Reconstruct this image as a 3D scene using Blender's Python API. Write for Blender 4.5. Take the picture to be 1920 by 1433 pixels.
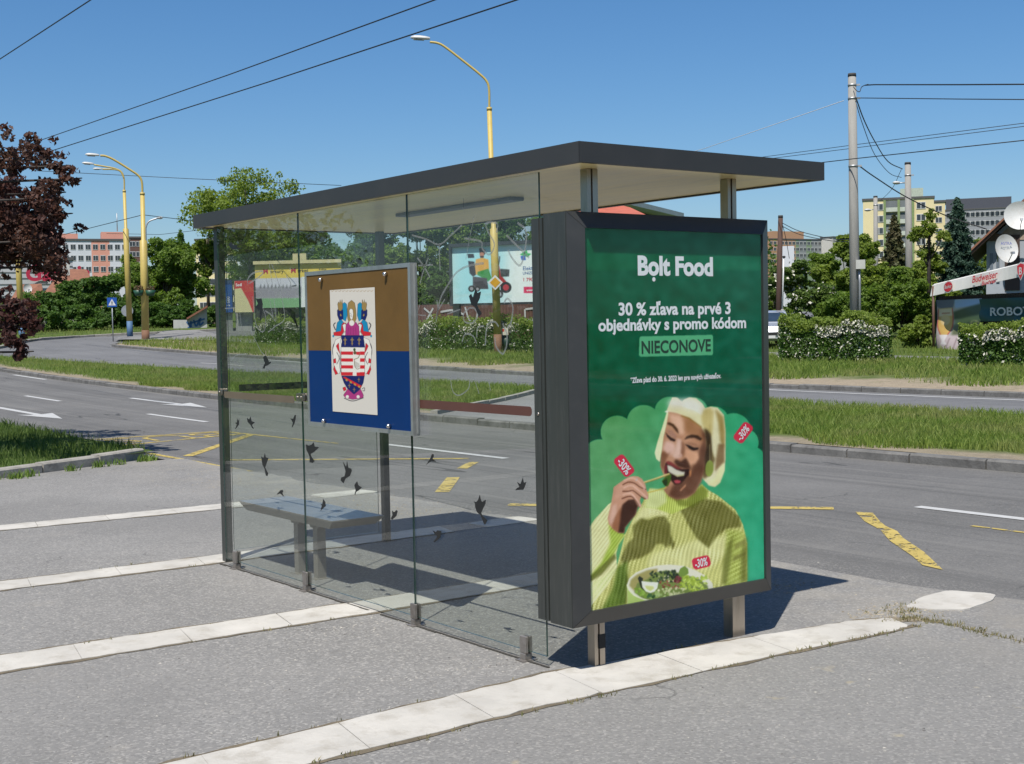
import bpy, math, random
import numpy as np
from mathutils import Vector, Matrix

for o in list(bpy.data.objects):
    bpy.data.objects.remove(o, do_unlink=True)
SC = bpy.context.scene
COL = SC.collection
rng = np.random.default_rng(7)

# ------------------------------------------------------------------ camera
PW, PH, FPX = 1920.0, 1433.0, 2484.35
CAM = np.array([-3.990, -5.123, 1.708])
YAW, PITCH, ROLL = -0.63833, -0.04264, -0.01866
_fw = np.array([-math.sin(YAW) * math.cos(PITCH), math.cos(YAW) * math.cos(PITCH), math.sin(PITCH)])
_r0 = np.array([math.cos(YAW), math.sin(YAW), 0.0])
_u0 = np.cross(_r0, _fw)
_rt = _r0 * math.cos(ROLL) + _u0 * math.sin(ROLL)
_up = -_r0 * math.sin(ROLL) + _u0 * math.cos(ROLL)
cd = bpy.data.cameras.new('camera')
cam = bpy.data.objects.new('camera', cd)
COL.objects.link(cam)
cam.matrix_world = Matrix(((_rt[0], _up[0], -_fw[0], CAM[0]), (_rt[1], _up[1], -_fw[1], CAM[1]),
                           (_rt[2], _up[2], -_fw[2], CAM[2]), (0, 0, 0, 1)))
cd.sensor_width = 36.0
cd.sensor_fit = 'HORIZONTAL'
cd.lens = FPX / PW * 36.0
cd.clip_start = 0.1
cd.clip_end = 6000.0
SC.camera = cam

# ------------------------------------------------------------------ light
SUN = np.array([-0.595, -0.415, 1.27]); SUN = SUN / np.linalg.norm(SUN)
w = bpy.data.worlds.new('World'); SC.world = w
w.use_nodes = True
nt = w.node_tree
sky = nt.nodes.new('ShaderNodeTexSky')
sky.sky_type = 'NISHITA'
sky.sun_disc = False
sky.sun_elevation = math.asin(SUN[2])
sky.sun_rotation = math.atan2(SUN[0], SUN[1])
sky.altitude = 200
sky.air_density = 1.0
sky.dust_density = 1.0
sky.ozone_density = 6.0
bg = nt.nodes['Background']
hsv = nt.nodes.new('ShaderNodeHueSaturation')
hsv.inputs['Saturation'].default_value = 1.2
nt.links.new(sky.outputs[0], hsv.inputs['Color'])
nt.links.new(hsv.outputs[0], bg.inputs[0])
bg.inputs[1].default_value = 0.082
sl = bpy.data.lights.new('sun', 'SUN')
sl.energy = 4.8
sl.angle = math.radians(0.5)
sl.color = (1.0, 0.955, 0.88)
so = bpy.data.objects.new('sun', sl)
COL.objects.link(so)
so.rotation_euler = Vector(SUN).to_track_quat('Z', 'Y').to_euler()
so.location = (-30, -20, 60)
SC.view_settings.view_transform = 'Standard'
SC.view_settings.look = 'None'
SC.view_settings.exposure = 0.5
SC.view_settings.gamma = 1.0
SC.render.engine = 'CYCLES'
SC.cycles.use_denoising = True
SC.cycles.transparent_max_bounces = 24
SC.cycles.max_bounces = 10
SC.cycles.sample_clamp_indirect = 6.0


# ------------------------------------------------------------------ geometry of the place
def T(x, y):
    """height of the terrain: level round the shelter, rising gently away from it"""
    x = np.asarray(x, float); y = np.asarray(y, float)
    a = .00045 * np.clip(y - 10, 0, 60) ** 2 + .02 * np.clip(y - 70, 0, 150)
    return a + .02 * np.clip(x - 20, 0, 40)


def ray(u, v):
    return _fw + _rt * ((u - PW / 2) / FPX) - _up * ((v - PH / 2) / FPX)


def on_ground(u, v, h=0.0):
    """measured ground point seen at photo position u, v (marches along the view ray to the terrain)"""
    q = ray(u, v); q = q / math.hypot(q[0], q[1])
    a, b = 2.0, 400.0
    d = np.arange(2.0, 400.0, 0.05)
    P = CAM[None] + d[:, None] * q[None]
    k = np.argmax(P[:, 2] < T(P[:, 0], P[:, 1]) + h)
    return P[k]


def at(u, v, D):
    q = ray(u, v)
    return CAM + q * (D / math.hypot(q[0], q[1]))


def onx(u, v, x):
    q = ray(u, v); return CAM + q * ((x - CAM[0]) / q[0])


def ony(u, v, y):
    q = ray(u, v); return CAM + q * ((y - CAM[1]) / q[1])


def onz(u, v, z):
    q = ray(u, v); return CAM + q * ((z - CAM[2]) / q[2])


def project(P):
    P = np.asarray(P, float) - CAM
    z = P @ _fw
    return PW / 2 + FPX * (P @ _rt) / z, PH / 2 - FPX * (P @ _up) / z


def lin(c):
    """sRGB 0..255 -> linear"""
    c = np.asarray(c, float) / 255.0
    return np.where(c <= 0.04045, c / 12.92, ((c + 0.055) / 1.055) ** 2.4)


# ------------------------------------------------------------------ materials
_mats = {}


def node(t, kind, **kw):
    n = t.nodes.new(kind)
    for k, v in kw.items():
        if k == 'ins':
            for i, val in v.items():
                n.inputs[i].default_value = val
        else:
            setattr(n, k, v)
    return n


def newmat(name):
    m = bpy.data.materials.new(name)
    m.use_nodes = True
    t = m.node_tree
    b = t.nodes['Principled BSDF']
    return m, t, b


def mixrgb(t, fac, a, b, blend='MIX'):
    n = t.nodes.new('ShaderNodeMix'); n.data_type = 'RGBA'; n.blend_type = blend
    for sock, val in ((n.inputs[0], fac), (n.inputs[6], a), (n.inputs[7], b)):
        if hasattr(val, 'links'):
            t.links.new(val, sock)
        elif sock == n.inputs[0]:
            sock.default_value = val
        else:
            sock.default_value = (*val, 1.0)
    return n.outputs[2]


def math_n(t, op, a, b=None, c=None, clamp=False):
    n = t.nodes.new('ShaderNodeMath'); n.operation = op; n.use_clamp = clamp
    for i, v in enumerate((a, b, c)):
        if v is None:
            continue
        if hasattr(v, 'links'):
            t.links.new(v, n.inputs[i])
        else:
            n.inputs[i].default_value = v
    return n.outputs[0]


def noise(t, scale, detail=4, rough=.6, coord=None, dist=0.0):
    n = t.nodes.new('ShaderNodeTexNoise')
    n.inputs['Scale'].default_value = scale
    n.inputs['Detail'].default_value = detail
    n.inputs['Roughness'].default_value = rough
    n.inputs['Distortion'].default_value = dist
    if coord is not None:
        t.links.new(coord, n.inputs['Vector'])
    return n.outputs[0]


def ramp(t, fac, lo, hi):
    n = t.nodes.new('ShaderNodeMapRange')
    n.inputs[1].default_value = lo; n.inputs[2].default_value = hi
    n.clamp = True
    t.links.new(fac, n.inputs[0])
    return n.outputs[0]


def pos(t, sx=1, sy=1, sz=1):
    g = t.nodes.new('ShaderNodeTexCoord')
    m = t.nodes.new('ShaderNodeMapping')
    m.inputs['Scale'].default_value = (sx, sy, sz)
    t.links.new(g.outputs['Object'], m.inputs[0])
    return m.outputs[0]


def bump(t, b, h, strength, dist=.01):
    n = t.nodes.new('ShaderNodeBump')
    n.inputs['Strength'].default_value = strength
    n.inputs['Distance'].default_value = dist
    t.links.new(h, n.inputs['Height'])
    t.links.new(n.outputs[0], b.inputs['Normal'])


def M(name, col, rough=.6, metal=0.0, var=.14, vs=3.0, bp=0.0, bs=60.0, dirt=None, dirt_amt=0.0, stretch=(1, 1, 1), coat=0.0, spec=.5):
    """plain paint / concrete / plaster / metal: noise-varied colour and roughness, optional dirt and bump"""
    if name in _mats:
        return _mats[name]
    m, t, b = newmat(name)
    c = np.asarray(col, float) * (.72 if metal < .3 else .9)
    dirt = None if dirt is None else np.asarray(dirt, float) * .72
    p = pos(t, *stretch)
    n1 = noise(t, vs, 5, .65, p)
    f = ramp(t, n1, .28, .72)
    out = mixrgb(t, f, c * (1 - var), np.minimum(c * (1 + var), 1))
    if dirt is not None:
        n2 = noise(t, vs * 2.7, 6, .7, p)
        out = mixrgb(t, math_n(t, 'MULTIPLY', ramp(t, n2, .5, .75), dirt_amt), out, np.asarray(dirt, float))
    t.links.new(out, b.inputs['Base Color'])
    b.inputs['Metallic'].default_value = metal
    r = t.nodes.new('ShaderNodeMapRange')
    r.inputs[3].default_value = max(rough - .08, .02); r.inputs[4].default_value = min(rough + .08, 1)
    t.links.new(n1, r.inputs[0]); t.links.new(r.outputs[0], b.inputs['Roughness'])
    b.inputs['Specular IOR Level'].default_value = spec
    if coat:
        b.inputs['Coat Weight'].default_value = coat
    if bp:
        bump(t, b, noise(t, bs, 4, .6, p), bp)
    _mats[name] = m
    return m


def leafmat(name, c1, c2, trans=.35, c3=None):
    """leaf cards: every leaf (mesh island) its own shade, with light passing through"""
    if name in _mats:
        return _mats[name]
    m, t, b = newmat(name)
    g = t.nodes.new('ShaderNodeNewGeometry')
    col = mixrgb(t, g.outputs['Random Per Island'], np.asarray(c1), np.asarray(c2))
    if c3 is not None:
        n = noise(t, .7, 3, .6, pos(t))
        col = mixrgb(t, math_n(t, 'MULTIPLY', ramp(t, n, .45, .7), .7), col, np.asarray(c3))
    t.links.new(col, b.inputs['Base Color'])
    b.inputs['Roughness'].default_value = .6
    b.inputs['Specular IOR Level'].default_value = .3
    tr = t.nodes.new('ShaderNodeBsdfTranslucent')
    hs = t.nodes.new('ShaderNodeHueSaturation'); hs.inputs['Value'].default_value = 1.5; hs.inputs['Saturation'].default_value = 1.1
    t.links.new(col, hs.inputs['Color']); t.links.new(hs.outputs[0], tr.inputs[0])
    mx = t.nodes.new('ShaderNodeMixShader'); mx.inputs[0].default_value = trans
    t.links.new(b.outputs[0], mx.inputs[1]); t.links.new(tr.outputs[0], mx.inputs[2])
    t.links.new(mx.outputs[0], t.nodes['Material Output'].inputs[0])
    _mats[name] = m
    return m


def vcolmat(name, rough=.5, gain=1.0, coat=0.0, spec=.5):
    """printed sheet: the print is a colour attribute of its own mesh"""
    m, t, b = newmat(name)
    a = t.nodes.new('ShaderNodeVertexColor'); a.layer_name = 'print'
    t.links.new(a.outputs[0], b.inputs['Base Color'])
    b.inputs['Roughness'].default_value = rough
    b.inputs['Specular IOR Level'].default_value = spec
    b.inputs['Coat Weight'].default_value = coat
    return m


# ------------------------------------------------------------------ mesh builder
class MB:
    def __init__(s):
        s.v = []; s.f = []; s.mi = []; s.m = 0; s.sm = []
        s.smooth = False

    def mat(s, i):
        s.m = i; return s

    def add(s, vs, fs, mi=None):
        k = len(s.v)
        s.v += [tuple(map(float, q)) for q in vs]
        for f in fs:
            s.f.append(tuple(k + i for i in f)); s.mi.append(s.m if mi is None else mi); s.sm.append(s.smooth)
        return s

    def box(s, x0, x1, y0, y1, z0, z1, bev=0.0):
        if bev:
            b = bev
            r = lambda z, d: [(x0 + d, y0 + d + 0, z), (x1 - d, y0 + d, z), (x1 - d, y1 - d, z), (x0 + d, y1 - d, z)]
            L = [r(z0, b), r(z0 + b, 0), r(z1 - b, 0), r(z1, b)]
            vs = [p for q in L for p in q]
            fs = [(3, 2, 1, 0), (12, 13, 14, 15)]
            for k in range(3):
                for i in range(4):
                    fs.append((4 * k + i, 4 * k + (i + 1) % 4, 4 * k + 4 + (i + 1) % 4, 4 * k + 4 + i))
            return s.add(vs, fs)
        vs = [(x0, y0, z0), (x1, y0, z0), (x1, y1, z0), (x0, y1, z0), (x0, y0, z1), (x1, y0, z1), (x1, y1, z1), (x0, y1, z1)]
        return s.add(vs, [(3, 2, 1, 0), (4, 5, 6, 7), (0, 1, 5, 4), (1, 2, 6, 5), (2, 3, 7, 6), (3, 0, 4, 7)])

    def obox(s, c, ex, ey, ez):
        """box with half-axis vectors"""
        c, ex, ey, ez = map(np.asarray, (c, ex, ey, ez))
        vs = [c + a * ex + b * ey + d * ez for d in (-1, 1) for a, b in ((-1, -1), (1, -1), (1, 1), (-1, 1))]
        return s.add(vs, [(3, 2, 1, 0), (4, 5, 6, 7), (0, 1, 5, 4), (1, 2, 6, 5), (2, 3, 7, 6), (3, 0, 4, 7)])

    def tube(s, path, rad, n=8, caps=True):
        P = np.asarray(path, float)
        R = np.full(len(P), rad) if np.isscalar(rad) else np.asarray(rad, float)
        vs = []; prev = None
        for i in range(len(P)):
            d = P[min(i + 1, len(P) - 1)] - P[max(i - 1, 0)]
            d = d / (np.linalg.norm(d) + 1e-12)
            if prev is None:
                a = np.cross(d, (0, 0, 1.0))
                if np.linalg.norm(a) < .1:
                    a = np.cross(d, (1.0, 0, 0))
            else:
                a = prev - d * (prev @ d)
            a = a / np.linalg.norm(a); prev = a
            b = np.cross(d, a)
            for k in range(n):
                an = 2 * math.pi * k / n
                vs.append(P[i] + R[i] * (math.cos(an) * a + math.sin(an) * b))
        fs = []
        for i in range(len(P) - 1):
            for k in range(n):
                fs.append((i * n + k, i * n + (k + 1) % n, (i + 1) * n + (k + 1) % n, (i + 1) * n + k))
        if caps:
            fs.append(tuple(reversed(range(n)))); fs.append(tuple((len(P) - 1) * n + k for k in range(n)))
        sm = s.smooth; s.smooth = True
        s.add(vs, fs); s.smooth = sm
        return s

    def prism(s, poly, o, ax, ay, n, t):
        """2-D polygon (in axes ax, ay from o) extruded by t along n"""
        o, ax, ay, n = (np.asarray(q, float) for q in (o, ax, ay, n))
        A = [o + p[0] * ax + p[1] * ay for p in poly]
        k = len(A)
        if t == 0:
            return s.add(A, [tuple(range(k))])
        B = [p + n * t for p in A]
        fs = [tuple(reversed(range(k))), tuple(range(k, 2 * k))]
        fs += [(i, (i + 1) % k, k + (i + 1) % k, k + i) for i in range(k)]
        return s.add(A + B, fs)

    def ellipsoid(s, c, r, nu=14, nv=8, z0=-1.0):
        vs = []; fs = []
        for j in range(nv + 1):
            ph = math.asin(max(-1, z0)) + (math.pi / 2 - math.asin(max(-1, z0))) * j / nv
            for i in range(nu):
                th = 2 * math.pi * i / nu
                vs.append((c[0] + r[0] * math.cos(ph) * math.cos(th), c[1] + r[1] * math.cos(ph) * math.sin(th), c[2] + r[2] * math.sin(ph)))
        for j in range(nv):
            for i in range(nu):
                fs.append((j * nu + i, j * nu + (i + 1) % nu, (j + 1) * nu + (i + 1) % nu, (j + 1) * nu + i))
        sm = s.smooth; s.smooth = True
        s.add(vs, fs); s.smooth = sm
        return s

    def build(s, name, mats, parent=None):
        me = bpy.data.meshes.new(name)
        me.from_pydata(s.v, [], s.f)
        mats = mats if isinstance(mats, (list, tuple)) else [mats]
        for m in mats:
            me.materials.append(m)
        me.polygons.foreach_set('material_index', s.mi)
        me.polygons.foreach_set('use_smooth', s.sm)
        me.update()
        return link(name, me, parent)


def link(name, me, parent=None):
    o = bpy.data.objects.new(name, me)
    COL.objects.link(o)
    if parent is not None:
        o.parent = parent
        if parent.type == 'EMPTY':
            o.matrix_parent_inverse = Matrix.Translation(-Vector(parent.location))
    return o


def empty(name, loc, rz=0.0):
    o = bpy.data.objects.new(name, None)
    COL.objects.link(o)
    o.location = [float(q) for q in loc]
    o.rotation_euler = (0, 0, rz)
    o.empty_display_size = .3
    return o


def tag(o, label, cat, group=None, kind=None):
    if label:
        o['label'] = label
    if cat:
        o['category'] = cat
    if group:
        o['group'] = group
    if kind:
        o['kind'] = kind
    return o


def thing(name, loc, label, cat, group=None, rz=0.0):
    return tag(empty(name, loc, rz), label, cat, group)


def struct(o):
    o['kind'] = 'structure'
    return o


def copy_tree(o, parent=None):
    c = o.copy(); COL.objects.link(c)
    if parent is not None:
        c.parent = parent
    for ch in list(o.children):
        copy_tree(ch, c)
    return c


def raw_mesh(name, V, F, mats, parent=None, mi=None, smooth=False):
    """big numpy mesh; F is (n,k) with equal k"""
    V = np.asarray(V, np.float32); F = np.asarray(F, np.int32)
    me = bpy.data.meshes.new(name)
    n, k = F.shape
    me.vertices.add(len(V)); me.vertices.foreach_set('co', V.ravel())
    me.loops.add(n * k); me.loops.foreach_set('vertex_index', F.ravel())
    me.polygons.add(n)
    me.polygons.foreach_set('loop_start', np.arange(0, n * k, k, dtype=np.int32))
    me.polygons.foreach_set('loop_total', np.full(n, k, np.int32))
    for m in (mats if isinstance(mats, (list, tuple)) else [mats]):
        me.materials.append(m)
    if mi is not None:
        me.polygons.foreach_set('material_index', np.asarray(mi, np.int32))
    me.polygons.foreach_set('use_smooth', np.full(n, smooth))
    me.update(calc_edges=True)
    return link(name, me, parent)


_tcache = {}


def text2d(body, bold=0.0, align='CENTER'):
    """letter outlines of the built-in font at size 1: (verts, faces, width)"""
    key = (body, bold, align)
    if key in _tcache:
        return _tcache[key]
    c = bpy.data.curves.new('lettering', 'FONT')
    c.body = body; c.size = 1.0; c.offset = bold; c.align_x = align; c.resolution_u = 4
    o = bpy.data.objects.new('lettering', c)
    COL.objects.link(o)
    bpy.context.view_layer.update()
    dg = bpy.context.evaluated_depsgraph_get()
    me = bpy.data.meshes.new_from_object(o.evaluated_get(dg))
    V = [(q.co.x, q.co.y) for q in me.vertices]
    F = [tuple(p.vertices) for p in me.polygons]
    bpy.data.objects.remove(o, do_unlink=True)
    bpy.data.meshes.remove(me)
    _tcache[key] = (V, F, (min(p[0] for p in V), max(p[0] for p in V)))
    return _tcache[key]


def letters(mb, body, o, ax, ay, size, bold=0.0, align='CENTER', mi=None, width=None, shear=0.0):
    V, F, (a, b) = text2d(body, bold, align)
    o, ax, ay = (np.asarray(q, float) for q in (o, ax, ay))
    k = 1.0 if width is None else width / ((b - a) * size)
    mid = (a + b) / 2 if (align == 'CENTER') else 0
    mb.add([o + ax * (((p[0] - mid) * k + shear * p[1]) * size) + ay * (p[1] * size) for p in V], F, mi)


# ================================================================== GROUND
def asphalt(name, base, light, speck=.5, streak=None, edge_x=None, dust=None):
    m, t, b = newmat(name)
    p = pos(t)
    big = ramp(t, noise(t, .35, 5, .6, p), .3, .7)
    c = mixrgb(t, big, np.asarray(base) * .80, np.asarray(base) * 1.17)
    mid = noise(t, 2.2, 6, .72, p)
    c = mixrgb(t, math_n(t, 'MULTIPLY', ramp(t, mid, .52, .7), .3), c, np.asarray(light))
    # the stones in the binder
    vo = t.nodes.new('ShaderNodeTexVoronoi'); vo.inputs['Scale'].default_value = 88
    t.links.new(p, vo.inputs['Vector'])
    hs = t.nodes.new('ShaderNodeSeparateColor'); t.links.new(vo.outputs['Color'], hs.inputs[0])
    st = ramp(t, hs.outputs[0], .62, .98)
    amt = speck
    fac = math_n(t, 'MULTIPLY', st, amt)
    if edge_x is not None:       # the worn, open-textured band along the road's edge
        sx = t.nodes.new('ShaderNodeSeparateXYZ'); t.links.new(p, sx.inputs[0])
        wob = math_n(t, 'MULTIPLY_ADD', noise(t, 1.3, 4, .6, p), .5, sx.outputs[0])
        band = t.nodes.new('ShaderNodeMapRange'); band.clamp = True
        band.inputs[1].default_value = edge_x + .65; band.inputs[2].default_value = edge_x + .1
        t.links.new(wob, band.inputs[0])
        fac = math_n(t, 'MULTIPLY', st, math_n(t, 'MULTIPLY_ADD', band.outputs[0], .75, amt))
    c = mixrgb(t, fac, c, np.asarray(light) * 1.35)
    dk = ramp(t, hs.outputs[1], .72, 1.0)
    c = mixrgb(t, math_n(t, 'MULTIPLY', dk, speck * .8), c, np.asarray(base) * .5)
    if streak:
        ps = pos(t, 1.15, .03, 1)
        sn = noise(t, 1.4, 5, .6, ps)
        c = mixrgb(t, math_n(t, 'MULTIPLY', ramp(t, sn, .5, .68), streak), c, np.asarray(base) * .62)
        sn2 = noise(t, 3.1, 4, .6, pos(t, 1.6, .02, 1))
        c = mixrgb(t, math_n(t, 'MULTIPLY', ramp(t, sn2, .54, .66), streak * .8), c, np.asarray(light))
        tar = noise(t, .9, 2, .5, pos(t, 1.0, .05, 1), .4)
        d = math_n(t, 'ABSOLUTE', math_n(t, 'SUBTRACT', tar, .47))
        c = mixrgb(t, math_n(t, 'MULTIPLY', math_n(t, 'LESS_THAN', d, .0022), .75), c, np.asarray(base) * .3)
    # fine cracks
    v2 = t.nodes.new('ShaderNodeTexVoronoi'); v2.feature = 'DISTANCE_TO_EDGE'; v2.inputs['Scale'].default_value = .55
    wv = t.nodes.new('ShaderNodeVectorMath'); wv.operation = 'ADD'
    nz = t.nodes.new('ShaderNodeTexNoise'); nz.inputs['Scale'].default_value = 1.1; nz.inputs['Detail'].default_value = 5
    t.links.new(p, nz.inputs['Vector']); t.links.new(p, wv.inputs[0]); t.links.new(nz.outputs['Color'], wv.inputs[1])
    t.links.new(wv.outputs[0], v2.inputs['Vector'])
    cr = math_n(t, 'LESS_THAN', v2.outputs['Distance'], .004)
    brk = ramp(t, noise(t, .8, 2, .5, p), .55, .62)
    c = mixrgb(t, math_n(t, 'MULTIPLY', math_n(t, 'MULTIPLY', cr, brk), .55), c, np.asarray(base) * .30)
    if dust is not None:
        sx = t.nodes.new('ShaderNodeSeparateXYZ'); t.links.new(p, sx.inputs[0])
        d = t.nodes.new('ShaderNodeMapRange'); d.clamp = True
        d.inputs[1].default_value = 1.3; d.inputs[2].default_value = 2.6
        t.links.new(sx.outputs[0], d.inputs[0])
        dn = ramp(t, noise(t, 1.5, 6, .7, p), .42, .62)
        c = mixrgb(t, math_n(t, 'MULTIPLY', math_n(t, 'MULTIPLY', d.outputs[0], dn), .6), c, np.asarray(dust))
        dn2 = ramp(t, noise(t, 1.1, 7, .75, p), .6, .72)
        c = mixrgb(t, math_n(t, 'MULTIPLY', dn2, .35), c, np.asarray(dust))
        # trodden gum and oil drips
        v4 = t.nodes.new('ShaderNodeTexVoronoi'); v4.inputs['Scale'].default_value = 3.4
        t.links.new(p, v4.inputs['Vector'])
        s4 = t.nodes.new('ShaderNodeSeparateColor'); t.links.new(v4.outputs['Color'], s4.inputs[0])
        rad = math_n(t, 'MULTIPLY_ADD', s4.outputs[0], .05, .012)
        gum = math_n(t, 'MULTIPLY', math_n(t, 'LESS_THAN', v4.outputs['Distance'], rad), math_n(t, 'GREATER_THAN', s4.outputs[1], .62))
        c = mixrgb(t, math_n(t, 'MULTIPLY', gum, .42), c, np.asarray(base) * .42)
        # a broad paler, dustier sheet along the strips and a darker, newer repair to the south-east
        c = mixrgb(t, math_n(t, 'MULTIPLY', ramp(t, noise(t, .23, 3, .5, p), .48, .56), .28), c, np.asarray(base) * .74)
        # pale spills: spots the size of a hand
        v3 = t.nodes.new('ShaderNodeTexVoronoi'); v3.inputs['Scale'].default_value = 2.6
        w3 = t.nodes.new('ShaderNodeVectorMath'); w3.operation = 'MULTIPLY_ADD'
        w3.inputs[1].default_value = (.35, .35, .35)
        n3 = t.nodes.new('ShaderNodeTexNoise'); n3.inputs['Scale'].default_value = 6; n3.inputs['Detail'].default_value = 4
        t.links.new(p, n3.inputs['Vector'])
        t.links.new(n3.outputs['Color'], w3.inputs[0]); t.links.new(p, w3.inputs[2])
        t.links.new(w3.outputs[0], v3.inputs['Vector'])
        sp = t.nodes.new('ShaderNodeMapRange'); sp.clamp = True
        sp.inputs[1].default_value = .13; sp.inputs[2].default_value = .06
        t.links.new(v3.outputs['Distance'], sp.inputs[0])
        lowy = t.nodes.new('ShaderNodeMapRange'); lowy.clamp = True
        lowy.inputs[1].default_value = -.7; lowy.inputs[2].default_value = -1.1
        t.links.new(sx.outputs[1], lowy.inputs[0])
        c = mixrgb(t, math_n(t, 'MULTIPLY', math_n(t, 'MULTIPLY', sp.outputs[0], lowy.outputs[0]), .55), c, (.30, .26, .175))
    t.links.new(c, b.inputs['Base Color'])
    b.inputs['Roughness'].default_value = .82
    b.inputs['Specular IOR Level'].default_value = .35
    bump(t, b, math_n(t, 'ADD', noise(t, 90, 4, .7, p), math_n(t, 'MULTIPLY', noise(t, 9, 3, .5, p), .6)), .55, .006)
    return m


PAVE = asphalt('pavement asphalt', (.179, .174, .165), (.25, .24, .222), .62, dust=(.25, .23, .195))
ROAD = asphalt('road asphalt', (.113, .110, .105), (.172, .166, .154), .40, streak=.5, edge_x=2.95)
ROAD2 = asphalt('far road asphalt', (.122, .122, .124), (.17, .17, .167), .35, streak=.4)
PATHM = asphalt('path asphalt', (.17, .167, .162), (.22, .215, .205), .3)


def soil(name, grass, grass2, dirt, lo, hi, xr=None, sharp=True):
    """short turf over sandy soil; xr = (x where bare soil ends, x where turf is closed)"""
    m, t, b = newmat(name)
    p = pos(t)
    g = mixrgb(t, ramp(t, noise(t, 2.5, 6, .7, p), .3, .7), np.asarray(grass), np.asarray(grass2))
    d = mixrgb(t, ramp(t, noise(t, 5, 6, .7, p), .3, .7), np.asarray(dirt) * .75, np.asarray(dirt) * 1.15)
    f = ramp(t, noise(t, .9, 5, .65, p), lo, hi)
    if xr is not None:
        sx = t.nodes.new('ShaderNodeSeparateXYZ'); t.links.new(p, sx.inputs[0])
        wob = math_n(t, 'MULTIPLY_ADD', math_n(t, 'SUBTRACT', noise(t, .55, 5, .65, p), .5), xr[2], sx.outputs[0])
        mr = t.nodes.new('ShaderNodeMapRange'); mr.clamp = True
        mr.inputs[1].default_value = xr[0]; mr.inputs[2].default_value = xr[1]
        t.links.new(wob, mr.inputs[0])
        f = math_n(t, 'MAXIMUM', f, math_n(t, 'SUBTRACT', 1.0, mr.outputs[0]))
    t.links.new(mixrgb(t, f, g, d), b.inputs['Base Color'])
    b.inputs['Roughness'].default_value = .95
    b.inputs['Specular IOR Level'].default_value = .1
    bump(t, b, noise(t, 25, 5, .7, p), .8, .03)
    return m


GRASSG = soil('turf and soil', (.055, .085, .02), (.085, .115, .03), (.22, .18, .12), .66, .74)
MEDG = soil('median turf', (.055, .085, .02), (.085, .115, .03), (.235, .20, .145), .70, .78, (9.5, 10.0, 1.3))
VERGEG = soil('verge turf', (.055, .085, .02), (.085, .115, .03), (.27, .225, .165), .64, .74, (22.3, 24.4, 6.5))
KERBM = M('kerb granite', (.17, .165, .155), .85, 0, .35, 2.5, .5, 40, dirt=(.07, .065, .06), dirt_amt=.85)
KERBL = M('kerb concrete', (.36, .34, .30), .9, 0, .18, 3, .5, 40, dirt=(.13, .12, .10), dirt_amt=.75)


def sheet(name, xs, ys, fx, off, mat, kind='structure'):
    """grid over ys rows; fx(y) -> (x0, x1); xs = fractions"""
    V = []; F = []
    n = len(xs)
    for y in ys:
        x0, x1 = fx(y)
        for k in xs:
            x = x0 + (x1 - x0) * k
            V.append((x, y, float(T(x, y)) + off))
    for j in range(len(ys) - 1):
        for i in range(n - 1):
            F.append((j * n + i, j * n + i + 1, (j + 1) * n + i + 1, (j + 1) * n + i))
    o = raw_mesh(name, V, F, mat)
    if kind:
        o['kind'] = kind
    return o


def lerp_poly(pts):
    a = np.asarray(pts, float)
    return lambda y: float(np.interp(y, a[:, 0], a[:, 1]))


# one sheet out to the horizon
gx = np.concatenate([[-3000, -1200, -500, -200, -100, -60], np.arange(-40, 64, 2.0), [70, 90, 130, 200, 400, 900, 1800, 3000]])
gy = np.concatenate([[-3000, -1200, -400, -150, -60], np.arange(-40, 90, 2.0), [100, 120, 150, 190, 220, 240, 400, 800, 1500, 3000]])
GX, GY = np.meshgrid(gx, gy)
V = np.stack([GX, GY, T(GX, GY) - .07], -1).reshape(-1, 3)
n = len(gx)
I, J = np.meshgrid(np.arange(n - 1), np.arange(len(gy) - 1))
k = (J * n + I).ravel()
ground = struct(raw_mesh('ground', V, np.stack([k, k + 1, k + n + 1, k + n], -1), GRASSG))

fr = lambda a, b: np.linspace(0, 1, max(2, int(round((b - a) / 2.0)) + 1))
yrow = np.concatenate([np.arange(-60, 90, 1.0), np.arange(90, 170, 5.0)])
jit = {float(y): rng.normal(0, .035) for y in yrow}
road_edge = lambda y: 2.97 + jit.get(float(y), 0)
sheet('road', fr(0, 6), yrow, lambda y: (2.80, 9.06), 0.0, ROAD)
med_far = lerp_poly([(-60, 13), (-5, 14.3), (6, 15.0), (13, 15.6), (24, 15.9), (37, 14.2), (46, 12.4), (54, 10.9), (60, 9.6), (170, 9.3)])
sheet('far_road', fr(0, 12), yrow, lambda y: (med_far(y) - .1, 21.2), -0.004, ROAD2)
kerb3 = lerp_poly([(-60, 20.6), (34, 20.8), (42, 20.3), (48, 19.7), (55, 19.0), (57.5, 18.7), (58.6, 18.9), (59.4, 19.6), (60.0, 21.0), (60.6, 25), (61, 60)])
sheet('side_street', fr(0, 60), np.arange(56, 72, 1.0), lambda y: (11.0, 90.0), -.012, ROAD2)
sheet('far_grass_verge', np.linspace(0, 1, 21), np.concatenate([np.arange(-60, 57, 1.0), np.arange(57, 61.01, .3)]), lambda y: (kerb3(y) + .12, 62.0), .10, VERGEG)
vb = lerp_poly([(9.0, 55.0), (12, 56.2), (13.6, 58.5), (15.5, 62), (17, 65), (19, 66.6), (21.2, 67.6), (30, 68.6), (60, 70)])
V = []; F = []
xs_ = np.arange(9.2, 62, 1.2)
for x in xs_:
    for k in np.linspace(0, 1, 24):
        y = vb(x) + (130 - vb(x)) * k ** 1.5
        V.append((x, y, float(T(x, y)) + .1))
for i in range(len(xs_) - 1):
    for j in range(23):
        F.append((i * 24 + j, (i + 1) * 24 + j, (i + 1) * 24 + j + 1, i * 24 + j + 1))
struct(raw_mesh('grass_bank', V, F, VERGEG if False else GRASSG))

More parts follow.
